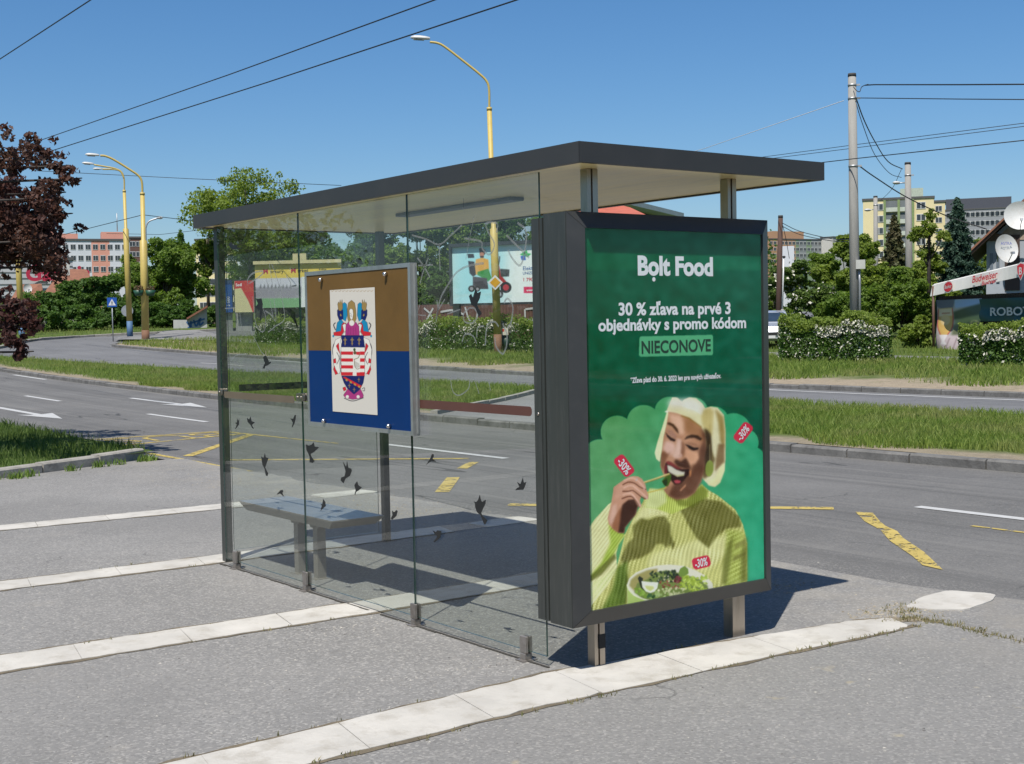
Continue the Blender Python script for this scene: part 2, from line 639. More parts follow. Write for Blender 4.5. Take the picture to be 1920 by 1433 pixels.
# the pavement the shelter stands on
yk = lambda x: 11.95 + (x - 2.6) * .44
V = []; F = []
xs_ = np.concatenate([[-60, -40, -25], np.arange(-16, 2.6, 1.0), [2.6]])
for x in xs_:
    for y in np.linspace(-40, yk(x), 12):
        V.append((x, y, .016))
# ragged outer edge towards the road
n = 12
for i in range(len(xs_) - 1):
    for j in range(n - 1):
        F.append((i * n + j, (i + 1) * n + j, (i + 1) * n + j + 1, i * n + j + 1))
struct(raw_mesh('pavement', V, F, PAVE))
mb = MB()
ye = np.arange(-40, 11.9, .22)
re = np.random.default_rng(3)
wx = 2.98 + np.convolve(re.normal(0, .10, len(ye) + 8), np.ones(4) / 4, 'valid')[:len(ye)] * 1.0
for a in range(len(ye) - 1):
    y0, y1 = ye[a], ye[a + 1]
    mb.add([(2.6, y0, .016), (wx[a], y0, .014), (wx[a + 1], y1, .014), (2.6, y1, .016), (wx[a] + .03, y0, -.01), (wx[a + 1] + .03, y1, -.01)],
           [(0, 1, 2, 3), (1, 4, 5, 2)])
struct(mb.build('pavement_edge', PAVE))

# broad pale paving strips across the pavement, laid slab by slab
SLAB = M('pale paving slab', (.55, .525, .475), .85, 0, .16, 2.0, .35, 35, dirt=(.33, .295, .235), dirt_amt=.75)
JOINT = M('joint soil', (.16, .13, .085), .95, 0, .4, 8, .6, 60)
strips = [
    ('front', [(-8.0, -.20), (-1.97, -.19), (-.9, -.13), (.0, -.10), (.9, -.19), (1.92, -.335), (2.12, -.43)],
     [(-8.0, -.56), (-1.54, -.545), (-.4, -.52), (.45, -.555), (1.2, -.58), (1.98, -.63), (2.12, -.60)]),
    ('second', [(-12, 2.12), (-2.1, 2.06), (0, 1.99), (2.15, 2.0)], [(-12, 1.75), (-2.1, 1.71), (0, 1.66), (2.15, 1.68)]),
    ('third', [(-14, 4.30), (-1.46, 4.23), (.14, 4.2), (2.15, 4.22)], [(-14, 4.0), (-1.5, 3.91), (.04, 3.88), (2.15, 3.9)]),
    ('fourth', [(-12, 7.06), (-.7, 6.99), (1.4, 6.94), (2.1, 6.94)], [(-12, 6.72), (-.7, 6.68), (1.2, 6.60), (2.1, 6.58)]),
]
for nm, U, L in strips:
    U = np.asarray(U); L = np.asarray(L)
    mb = MB(); x = U[0, 0]
    xe = U[-1, 0]
    jb = MB()
    while x < xe - .05:
        s = min(x + rng.uniform(.58, .64), xe)
        if xe - s < .25:
            s = xe
        g = .0018
        dz = rng.normal(0, .0015)
        mid = (x + s) / 2
        yu = lambda q: float(np.interp(q, U[:, 0], U[:, 1])) + rng.normal(0, .0055)
        yl = lambda q: float(np.interp(q, L[:, 0], L[:, 1])) + rng.normal(0, .0055)
        sk = -.07
        fx_ = np.linspace(x + g, s - g, 9)
        top = [(q + sk, yl(q)) for q in fx_] + [(q, yu(q)) for q in fx_[::-1]]
        nn_ = len(top)
        z = .0215 + dz * .4
        vs = [(a, b_, z) for a, b_ in top] + [(a, b_, .010) for a, b_ in top]
        mb.add(vs, [tuple(range(nn_))] + [(i, i + nn_, (i + 1) % nn_ + nn_, (i + 1) % nn_) for i in range(nn_)])
        x = s
    o = struct(mb.build('paving_strip', SLAB))
    # the soil seam each side
    for P, sg in ((U, 1), (L, -1)):
        xs_ = np.arange(U[0, 0], xe, .12)
        yy = np.interp(xs_, P[:, 0], P[:, 1])
        wv = np.abs(re.normal(.018, .012, len(xs_))) + .006
        for a in range(len(xs_) - 1):
            jb.add([(xs_[a], yy[a] - sg * .01, .0187), (xs_[a + 1], yy[a + 1] - sg * .01, .0187),
                    (xs_[a + 1], yy[a + 1] + sg * wv[a + 1], .0187), (xs_[a], yy[a] + sg * wv[a], .0187)], [(0, 1, 2, 3) if sg > 0 else (3, 2, 1, 0)])
    struct(jb.build('paving_seam', JOINT))
mb = MB()
for pts in ([(2.42, -.30), (2.72, -.20), (3.0, -.18), (3.12, -.44), (2.95, -.53), (2.62, -.58), (2.47, -.45)],
            [(2.42, 2.02), (3.0, 2.03), (3.05, 1.72), (2.42, 1.70)], [(2.42, 4.20), (2.98, 4.24), (3.02, 3.93), (2.44, 3.90)],
            [(2.35, 6.92), (2.95, 6.95), (3.0, 6.62), (2.36, 6.58)]):
    P_ = np.asarray(pts, float); c_ = P_.mean(0); out = []
    for a_, b_ in zip(P_, np.roll(P_, -1, 0)):
        for k in np.linspace(.10, .90, 6):
            q = a_ + (b_ - a_) * k
            out.append(tuple(c_ + (q - c_) * (1 + re.normal(0, .012))))
    pts = out
    mb.prism(list(reversed(pts)), (0, 0, .010), (1, 0, 0), (0, 1, 0), (0, 0, 1), .0125)
struct(mb.build('paving_strip', SLAB))

# the weedy, sandy break in the asphalt that runs on from the front strip
mb = MB()
sm_ = np.array([on_ground(u, v)[:2] for u, v in ((1655, 1176), (1700, 1168), (1745, 1170), (1790, 1180), (1850, 1194), (1925, 1213), (2000, 1236))])
q_ = np.linspace(0, len(sm_) - 1, 90)
cx_ = np.interp(q_, np.arange(len(sm_)), sm_[:, 0]); cy_ = np.interp(q_, np.arange(len(sm_)), sm_[:, 1])
w_ = np.abs(re.normal(.03, .02, 90)) + .012 + .05 * np.exp(-((q_ - 1.8) / .7) ** 2)
for a in range(89):
    mb.add([(cx_[a], cy_[a] - w_[a], .0183), (cx_[a + 1], cy_[a + 1] - w_[a + 1], .0183), (cx_[a + 1], cy_[a + 1] + w_[a + 1], .0183), (cx_[a], cy_[a] + w_[a], .0183)], [(0, 1, 2, 3)])
struct(mb.build('paving_seam', M('sandy seam soil', (.24, .20, .14), .95, 0, .35, 9, .8, 70)))
SEAM_LINE = np.stack([cx_, cy_], -1)

# kerbs
def kerb_run(name, pts, wdt, top, mat, length=1.0, side=1, base=-.08):
    """kerb stones along a polyline, each a bevelled block"""
    P = np.asarray(pts, float)
    seg = np.hypot(*(P[1:] - P[:-1]).T); S = np.concatenate([[0], np.cumsum(seg)])
    mb = MB(); s = 0
    pt = lambda q: np.array([np.interp(q, S, P[:, 0]), np.interp(q, S, P[:, 1])])
    while s < S[-1] - .05:
        e = min(s + length * rng.uniform(.9, 1.1), S[-1])
        a = pt(s + .012); b_ = pt(e - .012)
        d = (b_ - a) / (np.hypot(*(b_ - a)) + 1e-9); nn = np.array([-d[1], d[0]]) * side
        za, zb = float(T(*a)), float(T(*b_))
        h = top + rng.normal(0, .006)
        r = .022
        prof = [(0, base), (0, h - r), (r, h), (wdt, h), (wdt, base)]
        vs = [(a[0] + nn[0] * q, a[1] + nn[1] * q, za + z) for q, z in prof] + [(b_[0] + nn[0] * q, b_[1] + nn[1] * q, zb + z) for q, z in prof]
        fs = [(i, i + 1, i + 6, i + 5) for i in range(4)] + [(4, 3, 2, 1, 0), (5, 6, 7, 8, 9)]
        mb.add(vs, fs)
        s = e
    return struct(mb.build(name, mat))


kerb_run('kerb', [(9.02, -40), (9.02, 75)], .16, .115, KERBM, 1.0, -1)
kerb_run('kerb', [(y_, ) and (kerb3(y_), y_) for y_ in list(np.arange(-40, 57, 3.0)) + list(np.arange(57, 60.9, .4))], .16, .12, KERBM, 1.0, -1)
kerb_run('kerb', [(med_far(y_), y_) for y_ in np.arange(-40, 10, 3.0)], .14, .10, KERBM, 1.0, 1)
kerb_run('kerb', [(med_far(y_), y_) for y_ in np.arange(20.5, 58, 3.0)], .14, .10, KERBM, 1.0, 1)
kerb_run('kerb', [(9.2, 15.2), (10.75, 16.3), (12.8, 17.75), (15.8, 20.2)], .15, .17, KERBL, 1.0, -1)
kerb_run('kerb', [(9.2, 8.6), (12.5, 11.2), (15.5, 13.6)], .15, .17, KERBL, 1.0, 1)
kerb_run('kerb', [(-10, yk(-10)), (-2, yk(-2)), (.5, yk(.5)), (1.5, 11.5), (2.45, 11.93), (2.62, 12.12)], .15, .135, KERBL, 1.0, 1)
kerb_run('kerb', [(x_, vb(x_)) for x_ in np.arange(9.2, 60, 2.0)], .14, .13, KERBL, 1.0, 1)

ga = lambda x: 15.2 + (x - 9.2) * .745     # edge of the paved gap in the median, far side
gb = lambda x: 8.6 + (x - 9.2) * .79       # near side
V = []; F = []


def between(name, xs, f0, f1, n, off, mat):
    V = []; F = []
    for x in xs:
        for k in np.linspace(0, 1, n):
            y = f0(x) + (f1(x) - f0(x)) * k
            V.append((x, y, float(T(x, y)) + off))
    for i in range(len(xs) - 1):
        for j in range(n - 1):
            F.append((i * n + j, (i + 1) * n + j, (i + 1) * n + j + 1, i * n + j + 1))
    return struct(raw_mesh(name, V, F, mat))


between('median_path', np.linspace(9.17, 15.75, 8), lambda x: gb(x) - .05, lambda x: ga(x) + .05, 8, .098, PATHM)
sheet('median_turf', np.linspace(0, 1, 6), np.arange(-60, 15.0, 1.0), lambda y: (max(9.16, min(9.2 + (y - 8.6) / .79 + .05, 15.8)) if y > 8.5 else 9.16, med_far(y) - .1), .115, MEDG)
sheet('median_turf', np.linspace(0, 1, 6), np.concatenate([np.arange(15.1, 20.5, .4), np.arange(20.5, 160, 1.5)]), lambda y: (9.16, max(9.2, min(med_far(y) - .1, 9.2 + (y - 15.2) / .745 - .05)) if y < 20.4 else max(med_far(y) - .1, 9.17)), .115, MEDG)
between('near_verge', np.concatenate([np.arange(-16, 2.5, .8), [2.75]]), lambda x: yk(x) + .1, lambda x: 130, 60, .105, soil('near verge turf', (.05, .085, .02), (.08, .11, .03), (.40, .34, .25), .70, .78))

# footpaths of the far side
between('path', np.linspace(31.6, 33.2, 3), lambda x: -30, lambda x: 52, 60, .108, PATHM)
V = []
for u, v in [(215, 641), (290, 641.5), (400, 643), (520, 652), (520, 645), (420, 636), (398, 629), (372, 623.5), (330, 623), (305, 625), (290, 633), (222, 637)]:
    q = on_ground(u, v)
    V.append((q[0], q[1], float(T(q[0], q[1])) + .13))
struct(raw_mesh('path', V, [tuple(range(len(V)))], PATHM))

# ------------------------------------------------------------------ road paint
def paint(name, col, wear):
    m, t, b = newmat(name)
    p = pos(t)
    n1 = noise(t, 7, 6, .75, p)
    n2 = noise(t, 60, 3, .7, p)
    f = math_n(t, 'GREATER_THAN', math_n(t, 'ADD', math_n(t, 'MULTIPLY', n1, .7), math_n(t, 'MULTIPLY', n2, .3)), wear)
    c = mixrgb(t, ramp(t, noise(t, 3, 5, .7, p), .3, .7), np.asarray(col) * .82, np.asarray(col))
    t.links.new(c, b.inputs['Base Color']); b.inputs['Roughness'].default_value = .7
    tr = t.nodes.new('ShaderNodeBsdfTransparent')
    mx = t.nodes.new('ShaderNodeMixShader')
    t.links.new(f, mx.inputs[0]); t.links.new(tr.outputs[0], mx.inputs[1]); t.links.new(b.outputs[0], mx.inputs[2])
    t.links.new(mx.outputs[0], t.nodes['Material Output'].inputs[0])
    return m


PWHITE = paint('white road paint', (.42, .42, .41), .37)
PYEL = paint('yellow road paint', (.42, .32, .085), .46)
wm = MB(); ym = MB()


def gpoly(mb, pts, off=.005):
    mb.add([(x, y, float(T(x, y)) + off) for x, y in pts], [tuple(range(len(pts)))])


def band(mb, a, b, w0, w1=None, off=.005, n=6):
    a = np.asarray(a, float); b = np.asarray(b, float)
    d = (b - a) / np.hypot(*(b - a)); nn = np.array([-d[1], d[0]])
    w1 = w0 if w1 is None else w1
    for i in range(n):
        s, e = i / n, (i + 1) / n
        ws, we = w0 + (w1 - w0) * s, w0 + (w1 - w0) * e
        p, q = a + (b - a) * s, a + (b - a) * e
        gpoly(mb, [p - nn * ws / 2, q - nn * we / 2, q + nn * we / 2, p + nn * ws / 2], off)


for y0, y1 in ((-9.6, -6.7), (-.7, 2.28), (8.55, 11.5), (17.9, 20.8), (26.3, 29.0), (36, 38.6), (45, 47.7), (54, 56.7)):
    band(wm, (6.04, y0), (6.04, y1), .125)
band(wm, (8.78, 36.2), (8.78, 39.5), .13)


def arrow(mb, x, tip, tail, branch=False):
    band(mb, (x, tail), (x, tip + 1.5), .16)
    gpoly(mb, [(x, tip), (x + .36, tip + 1.75), (x + .08, tip + 1.55), (x - .08, tip + 1.55), (x - .36, tip + 1.75)])
    if branch:
        gpoly(mb, [(x - .08, tip + 3.9), (x - .62, tip + 3.1), (x - .62, tip + 2.75), (x - .98, tip + 3.5), (x - .62, tip + 4.25), (x - .62, tip + 3.75), (x - .08, tip + 4.6)])


arrow(wm, 7.72, 21.7, 26.2)
arrow(wm, 4.32, 20.8, 27.0, True)
band(wm, (20.15, -30), (20.2, 17.5), .13, n=30)
band(wm, (20.2, 33), (19.9, 44), .12, n=8)
band(wm, (17.6, 30), (17.4, 33), .12); band(wm, (17.2, 40), (16.8, 43), .12)
struct(wm.build('road_marking', PWHITE))
# the bus-stop box and its zig-zag
band(ym, (3.02, 15.75), (5.45, 15.72), .09); band(ym, (2.98, 14.35), (5.35, 14.95), .09)
band(ym, (2.98, 14.3), (2.96, 9.6), .09)
band(ym, (5.35, 15.7), (5.62, 12.2), .10, .05)
band(ym, (5.45, 14.75), (3.2, 12.05), .15)
band(ym, (3.3, 11.2), (5.7, 8.9), .13)
band(ym, (5.5, 8.5), (4.95, 7.97), .13)
band(ym, (4.36, 7.28), (3.53, 6.26), .15)
band(ym, (3.45, 5.0), (5.42, 2.72), .16)
zz_ = [(655, 380), (780, 390), (830, 450), (870, 485), (950, 520), (995, 570), (1140, 670), (1275, 800), (1130, 765), (1060, 700), (900, 590), (830, 510), (720, 450)]
zz_ = [on_ground(1430 + x * .26515, 860 + y * .26515)[:2] for x, y in zz_]
for idx in ((0, 1, 2, 3, 11, 12), (3, 4, 5, 10, 11), (5, 6, 9, 10), (6, 7, 8, 9)):
    gpoly(ym, [zz_[i] for i in idx][::-1])
band(ym, (5.42, 1.3), (5.4, -3), .05, n=10)
tb_ = MB(); letters(tb_, 'BUS', (4.2, 15.6, 0), (-1, 0, 0), (0, -1, 0), 1.25, -.012, width=1.95)
ym.add([(x, y, float(T(x, y)) + .006) for x, y, _z in tb_.v], tb_.f)
struct(ym.build('bus_stop_marking', PYEL))

# loose chips of stone lying on the pavement, thickest along the broken edge and by the front strip
def chips(name, P, size, mat, seed):
    r = np.random.default_rng(seed)
    n = len(P)
    base = np.array([[1, 0, 0], [-.5, .87, 0], [-.5, -.87, 0], [.1, .1, .75]])
    s = (size * r.uniform(.5, 1.6, n))[:, None, None]
    a = r.uniform(0, 6.28, n); c, d = np.cos(a), np.sin(a)
    B = base[None] * np.array([1, 1, .6]) * r.uniform(.6, 1.3, (n, 4, 1)) * s
    X = B[..., 0] * c[:, None] - B[..., 1] * d[:, None]; Y = B[..., 0] * d[:, None] + B[..., 1] * c[:, None]
    V = (np.stack([X, Y, B[..., 2]], -1) + P[:, None, :]).reshape(-1, 3)
    k = np.arange(n)[:, None] * 4
    F = np.concatenate([k + np.array(f)[None] for f in ((0, 1, 3), (1, 2, 3), (2, 0, 3))])
    return struct(raw_mesh(name, V, F, mat))


r_ = np.random.default_rng(15)


def chip_field(n, cx, cy, sx, sy, z=.0165):
    return np.stack([r_.normal(cx, sx, n), r_.normal(cy, sy, n), np.full(n, z)], -1)


CHIP = leafmat('stone chip', (.10, .095, .09), (.36, .34, .30), .0)
CHIP2 = leafmat('sandy chip', (.16, .13, .09), (.34, .30, .22), .0)
chips('gravel', np.concatenate([chip_field(260, -.15, .28, .35, .16), chip_field(700, -1.5, 1.0, 1.6, .9), chip_field(160, -.3, 1.45, .25, .15), chip_field(300, -2.5, 3, 1.6, 1.0), chip_field(250, 0, -1.4, 1.2, .5)]), .006, CHIP, 1)
chips('gravel', np.concatenate([chip_field(420, 2.28, -.35, .17, .10), chip_field(260, 2.25, .62, .16, .10), chip_field(500, 2.45, 5.6, .3, .8), chip_field(500, 2.4, 8.3, .35, 1.2), chip_field(260, 2.5, 2.9, .25, .6)]), .007, CHIP2, 2)


# ------------------------------------------------------------------ grass
def blades(name, P, h, wd, mats, lean=.45, hv=.4, seed=1):
    """triangular blades rooted at the points P (n,3)"""
    r = np.random.default_rng(seed)
    n = len(P)
    a = r.uniform(0, 2 * math.pi, n); la = r.uniform(0, 2 * math.pi, n)
    H = h * (1 + hv * r.uniform(-1, 1, n)); W = wd * r.uniform(.6, 1.3, n)
    d = np.stack([np.cos(a), np.sin(a), np.zeros(n)], -1) * (W / 2)[:, None]
    l = np.stack([np.cos(la), np.sin(la), np.zeros(n)], -1) * (H * lean * r.uniform(.1, 1, n))[:, None]
    mid = P + l * .35 + np.stack([0 * H, 0 * H, H * .6], -1)
    tip = P + l + np.stack([0 * H, 0 * H, H], -1)
    V = np.stack([P - d, P + d, mid + d * .7, tip, mid - d * .7], 1).reshape(-1, 3)
    k = np.arange(n) * 5
    F = np.stack([k, k + 1, k + 2, k + 3, k + 4], -1)
    return raw_mesh(name, V, F, mats)


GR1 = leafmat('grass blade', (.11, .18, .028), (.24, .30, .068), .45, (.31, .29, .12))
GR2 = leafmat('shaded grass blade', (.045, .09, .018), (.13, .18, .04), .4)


def scatter(n, x0, x1, y0, y1, keep, off, seed, clump=0.0):
    r = np.random.default_rng(seed)
    x = r.uniform(x0, x1, n); y = r.uniform(y0, y1, n)
    # patchy: soft value noise
    ph = r.uniform(0, 6.28, 6)
    d = np.sin(x * 1.7 + ph[0] + np.sin(y * 1.1 + ph[1])) + np.sin(y * 2.3 + ph[2] + np.sin(x * .9 + ph[3])) + .7 * np.sin(x * 4.1 + y * 3.3 + ph[4])
    k = keep(x, y) & (r.uniform(-2.7, 2.7, n) < d * 1.15 + 1.5)
    x, y = x[k], y[k]
    return np.stack([x, y, T(x, y) + off], -1)


mf = np.vectorize(med_far)
P = [scatter(110000, 9.2, 16.3, 15, 32, lambda x, y: (x < mf(y) - .15) & (y > ga(x) + .25) & (x > 9.5 + .35 * np.sin(y * 2.1) + .3 * np.sin(y * .83)), .11, 1),
     scatter(30000, 9.2, 16, 32, 56, lambda x, y: (x < mf(y) - .1) & (x > 9.45), .11, 2),
     scatter(120000, 9.2, 15.8, -3, 14, lambda x, y: (x < mf(y) - .15) & (y < gb(x) - .2) & (x > 9.75 + .35 * np.sin(y * 1.9) + .3 * np.sin(y * .7 + 1)), .11, 3)]
tag(blades('grass', np.concatenate(P), .105, .013, GR1, lean=.8, hv=.6, seed=5), 'rough green grass of the central reservation', 'grass', kind='stuff')
P = [scatter(60000, 22, 31.5, 8, 46, lambda x, y: x > 23.2 + 1.2 * np.sin(y * .9) + .8 * np.sin(y * 2.3), .10, 4),
     scatter(14000, 22.2, 31.5, 8, 46, lambda x, y: (np.sin(x * 2.2 + y) + np.sin(y * 1.3 - x)) > 1.1, .10, 8),
     scatter(16000, 33.3, 46, 8, 40, lambda x, y: x > 33.3, .10, 5),
     scatter(9000, 19.2, 24, 44, 60, lambda x, y: x > np.vectorize(kerb3)(y) + .35, .10, 6),
     scatter(7000, 12, 27, 58, 80, lambda x, y: y > np.vectorize(vb)(x) + .3, .10, 7),
     scatter(9000, 24, 32, 46, 60, lambda x, y: x > 24, .10, 17)]
tag(blades('grass', np.concatenate(P), .14, .028, GR1, lean=.8, hv=.6, seed=6), 'green grass of the verge beyond the far road', 'grass', kind='stuff')
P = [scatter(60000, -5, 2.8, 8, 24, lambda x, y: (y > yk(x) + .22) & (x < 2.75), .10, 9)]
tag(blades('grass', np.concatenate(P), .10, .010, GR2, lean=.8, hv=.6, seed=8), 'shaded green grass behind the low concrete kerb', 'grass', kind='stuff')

# weeds in the seams, at the foot of the kerb
WEED = leafmat('weed leaf', (.09, .16, .03), (.20, .27, .06), .35)


def weed_points(pts, n, sd, z):
    out = []
    for x, y, k in pts:
        m_ = int(n * k)
        out.append(np.stack([rng.normal(x, sd * k, m_), rng.normal(y, sd * .6 * k, m_), np.full(m_, z)], -1))
    return np.concatenate(out)


tufts = [(-1.2 + .1, 9.95, .7), (-.6, 10.4, .9), (.55, 10.85, 1.2), (.75, 10.95, .8), (1.35, 11.2, .7), (1.75, 11.38, 1.0), (2.05, 11.5, .7), (2.45, 11.68, 1.3), (2.55, 11.75, 1.0)]
tag(blades('weeds', weed_points(tufts, 34, .06, .015), .085, .020, WEED, lean=.9, seed=11), 'leafy weeds along the foot of the low concrete kerb', 'weeds', kind='stuff')
seam = []
for k in range(46):
    x = rng.uniform(-1.6, 2.1)
    seam.append((x, float(np.interp(x, [-1.54, .45, 1.2, 2.0], [-.56, -.575, -.60, -.65])) + rng.normal(0, .006), rng.uniform(.3, .8)))
for k in range(16):
    x = rng.uniform(-2, .9); seam.append((x, float(np.interp(x, [-2, -.9, 0, .9], [-.18, -.115, -.085, -.175])) + .01, rng.uniform(.2, .5)))
for k in range(20):
    x = rng.uniform(-2, .05); seam.append((x, rng.choice([2.03, 1.66, 4.24, 3.87]) + rng.normal(0, .008), rng.uniform(.2, .5)))
for k in range(60):
    i_ = rng.integers(0, len(SEAM_LINE)); seam.append((SEAM_LINE[i_, 0] + rng.normal(0, .02), SEAM_LINE[i_, 1] + rng.normal(0, .02), rng.uniform(.4, 1.1)))
for k in range(22):
    seam.append((rng.normal(2.32, .12), rng.normal(-.33, .09), rng.uniform(.4, .9)))
tag(blades('weeds', weed_points(seam, 10, .03, .016), .018, .006, leafmat('seam weed', (.13, .14, .05), (.28, .23, .12), .3), lean=.9, seed=12), 'tiny weeds and moss in the seams of the paving strips', 'weeds', kind='stuff')


# ================================================================== BUS SHELTER
FASCIA = M('dark grey powder coat', (.040, .0385, .036), .42, 0, .10, 1.5, dirt=(.07, .065, .06), dirt_amt=.25)
FASCIA2 = M('dark green-grey powder coat', (.042, .047, .043), .38, 0, .10, 2.0, dirt=(.10, .097, .09), dirt_amt=.5, stretch=(9, 9, .7))
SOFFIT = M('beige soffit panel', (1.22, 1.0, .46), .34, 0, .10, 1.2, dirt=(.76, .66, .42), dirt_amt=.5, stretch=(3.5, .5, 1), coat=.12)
STEEL = M('brushed steel', (.46, .41, .355), .34, 1.0, .12, 2, dirt=(.30, .24, .17), dirt_amt=.35, stretch=(8, 8, .8))
STEELD = M('weathered steel', (.34, .31, .28), .5, .8, .2, 6, dirt=(.16, .12, .09), dirt_amt=.5)
ALU = M('anodised aluminium', (.50, .51, .49), .42, .85, .10, 3, dirt=(.25, .24, .21), dirt_amt=.4)
BLACK = M('black rubber', (.015, .015, .015), .8)
BRONZE = M('brown film strip', (.115, .045, .032), .5, 0, .08, 5)
OLIVE = M('olive film strip', (.16, .125, .085), .45, 0, .08, 5)
DARKFILM = M('black film strip', (.018, .018, .016), .5)
BIRD = M('black vinyl', (.012, .012, .012), .45, 0, .2, 8)


def glassmat(name, tint, dirt, refl=1.0):
    m, t, b = newmat(name)
    t.nodes.remove(b)
    g = t.nodes.new('ShaderNodeNewGeometry')
    dt = t.nodes.new('ShaderNodeVectorMath'); dt.operation = 'DOT_PRODUCT'
    t.links.new(g.outputs['Incoming'], dt.inputs[0]); t.links.new(g.outputs['Normal'], dt.inputs[1])
    c = math_n(t, 'ABSOLUTE', dt.outputs['Value'])
    f = math_n(t, 'POWER', math_n(t, 'SUBTRACT', 1.0, c), 5.0)
    f = math_n(t, 'MULTIPLY', math_n(t, 'MULTIPLY_ADD', f, .955, .045), refl)
    tr = t.nodes.new('ShaderNodeBsdfTransparent'); tr.inputs[0].default_value = (*tint, 1)
    gl = t.nodes.new('ShaderNodeBsdfGlossy'); gl.inputs['Roughness'].default_value = .0
    mx = t.nodes.new('ShaderNodeMixShader')
    t.links.new(f, mx.inputs[0]); t.links.new(tr.outputs[0], mx.inputs[1]); t.links.new(gl.outputs[0], mx.inputs[2])
    df = t.nodes.new('ShaderNodeBsdfDiffuse'); df.inputs[0].default_value = (.55, .57, .54, 1)
    p = pos(t, 3, 3, .35)
    n = ramp(t, noise(t, 2.0, 6, .7, p), .35, .8)
    n2 = ramp(t, noise(t, 7.0, 5, .7, pos(t, 4, 4, .15)), .55, .8)
    d = math_n(t, 'MULTIPLY_ADD', n, dirt, math_n(t, 'MULTIPLY', n2, dirt * .8))
    m2 = t.nodes.new('ShaderNodeMixShader')
    t.links.new(d, m2.inputs[0]); t.links.new(mx.outputs[0], m2.inputs[1]); t.links.new(df.outputs[0], m2.inputs[2])
    t.links.new(m2.outputs[0], t.nodes['Material Output'].inputs[0])
    return m


GLASS = glassmat('dusty greenish glass', (.95, .97, .957), .010)
GEDGE = M('green glass edge', (.02, .06, .05), .15, 0, .1, 4)
PANE = glassmat('poster pane', (.985, .99, .985), .006, .45)
SCR = M('scratched glass marking', (.34, .37, .35), .9, 0, .1, 9)


def scratchmat():
    m, t, b = newmat('scratched frosting')
    b.inputs['Base Color'].default_value = (.17, .185, .18, 1); b.inputs['Roughness'].default_value = .9
    tr = t.nodes.new('ShaderNodeBsdfTransparent')
    mx = t.nodes.new('ShaderNodeMixShader')
    f = ramp(t, noise(t, 30, 5, .7, pos(t)), .25, .85)
    t.links.new(math_n(t, 'MULTIPLY_ADD', f, .5, .42), mx.inputs[0])
    t.links.new(tr.outputs[0], mx.inputs[1]); t.links.new(b.outputs[0], mx.inputs[2])
    t.links.new(mx.outputs[0], t.nodes['Material Output'].inputs[0])
    return m


SCRM = scratchmat()
shel = thing('bus_shelter', (.7, 1.8, 0), 'glass bus shelter with a flat dark grey roof and black bird stickers on its panes', 'bus shelter')
RX0, RX1, RY0, RY1, RZ0, RZ1 = -.064, 1.643, -.384, 4.028, 2.456, 2.552
mb = MB()
# fascia as four mitred lengths, with the roof sheet set just below its rim
e = .03
mb.prism([(RX0, RY0), (RX1, RY0), (RX1 - e, RY0 + e), (RX0 + e, RY0 + e)], (0, 0, RZ0), (1, 0, 0), (0, 1, 0), (0, 0, 1), RZ1 - RZ0)
mb.prism([(RX1, RY0 + .002), (RX1, RY1 - .002), (RX1 - e, RY1 - e), (RX1 - e, RY0 + e)], (0, 0, RZ0), (1, 0, 0), (0, 1, 0), (0, 0, 1), RZ1 - RZ0)
mb.prism([(RX1, RY1), (RX0, RY1), (RX0 + e, RY1 - e), (RX1 - e, RY1 - e)], (0, 0, RZ0), (1, 0, 0), (0, 1, 0), (0, 0, 1), RZ1 - RZ0)
mb.prism([(RX0, RY1 - .002), (RX0, RY0 + .002), (RX0 + e, RY0 + e), (RX0 + e, RY1 - e)], (0, 0, RZ0), (1, 0, 0), (0, 1, 0), (0, 0, 1), RZ1 - RZ0)
roof = mb.build('roof', FASCIA, shel)
MB().box(RX0 + e, RX1 - e, RY0 + e, RY1 - e, RZ1 - .03, RZ1 - .01).build('roof_sheet', M('zinc roof sheet', (.2, .2, .2), .5, .4), roof)
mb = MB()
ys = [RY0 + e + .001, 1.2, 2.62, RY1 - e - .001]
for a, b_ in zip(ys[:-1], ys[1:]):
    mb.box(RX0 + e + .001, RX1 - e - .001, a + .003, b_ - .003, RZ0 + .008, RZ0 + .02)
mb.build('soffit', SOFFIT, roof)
MB().box(.67, .77, 1.14, 2.42, RZ0 - .014, RZ0 + .009, .004).build('light_strip', M('grey light housing', (.22, .21, .19), .5), roof)


def post(x0, x1, y0, y1, mat, z1=RZ0 + .009, split=True):
    mb = MB()
    if split:     # two channels back to back with a dark seam
        xm = x0 + (x1 - x0) * .42
        mb.box(x0, xm - .004, y0, y1, .0, z1, .004); mb.box(xm + .004, x1, y0 - .004, y1, .0, z1, .004)
        mb.box(xm - .004, xm + .004, y0 + .01, y1 - .01, .0, z1)
    else:
        mb.box(x0, x1, y0, y1, 0, z1, .005)
    return mb.build('post', mat, shel)


p1 = post(.172, .236, -.156, -.104, STEEL)
MB().box(.198, .238, -.163, -.150, .105, .175).build('socket', BLACK, p1)
p2 = post(1.140, 1.200, -.156, -.100, STEEL)
MB().box(1.130, 1.222, -.166, -.098, .0, .30, .004).build('post_sleeve', STEEL, p2)
post(.046, .104, 3.868, 3.926, FASCIA2, split=False)
post(1.395, 1.447, 3.855, 3.907, FASCIA2, split=False)

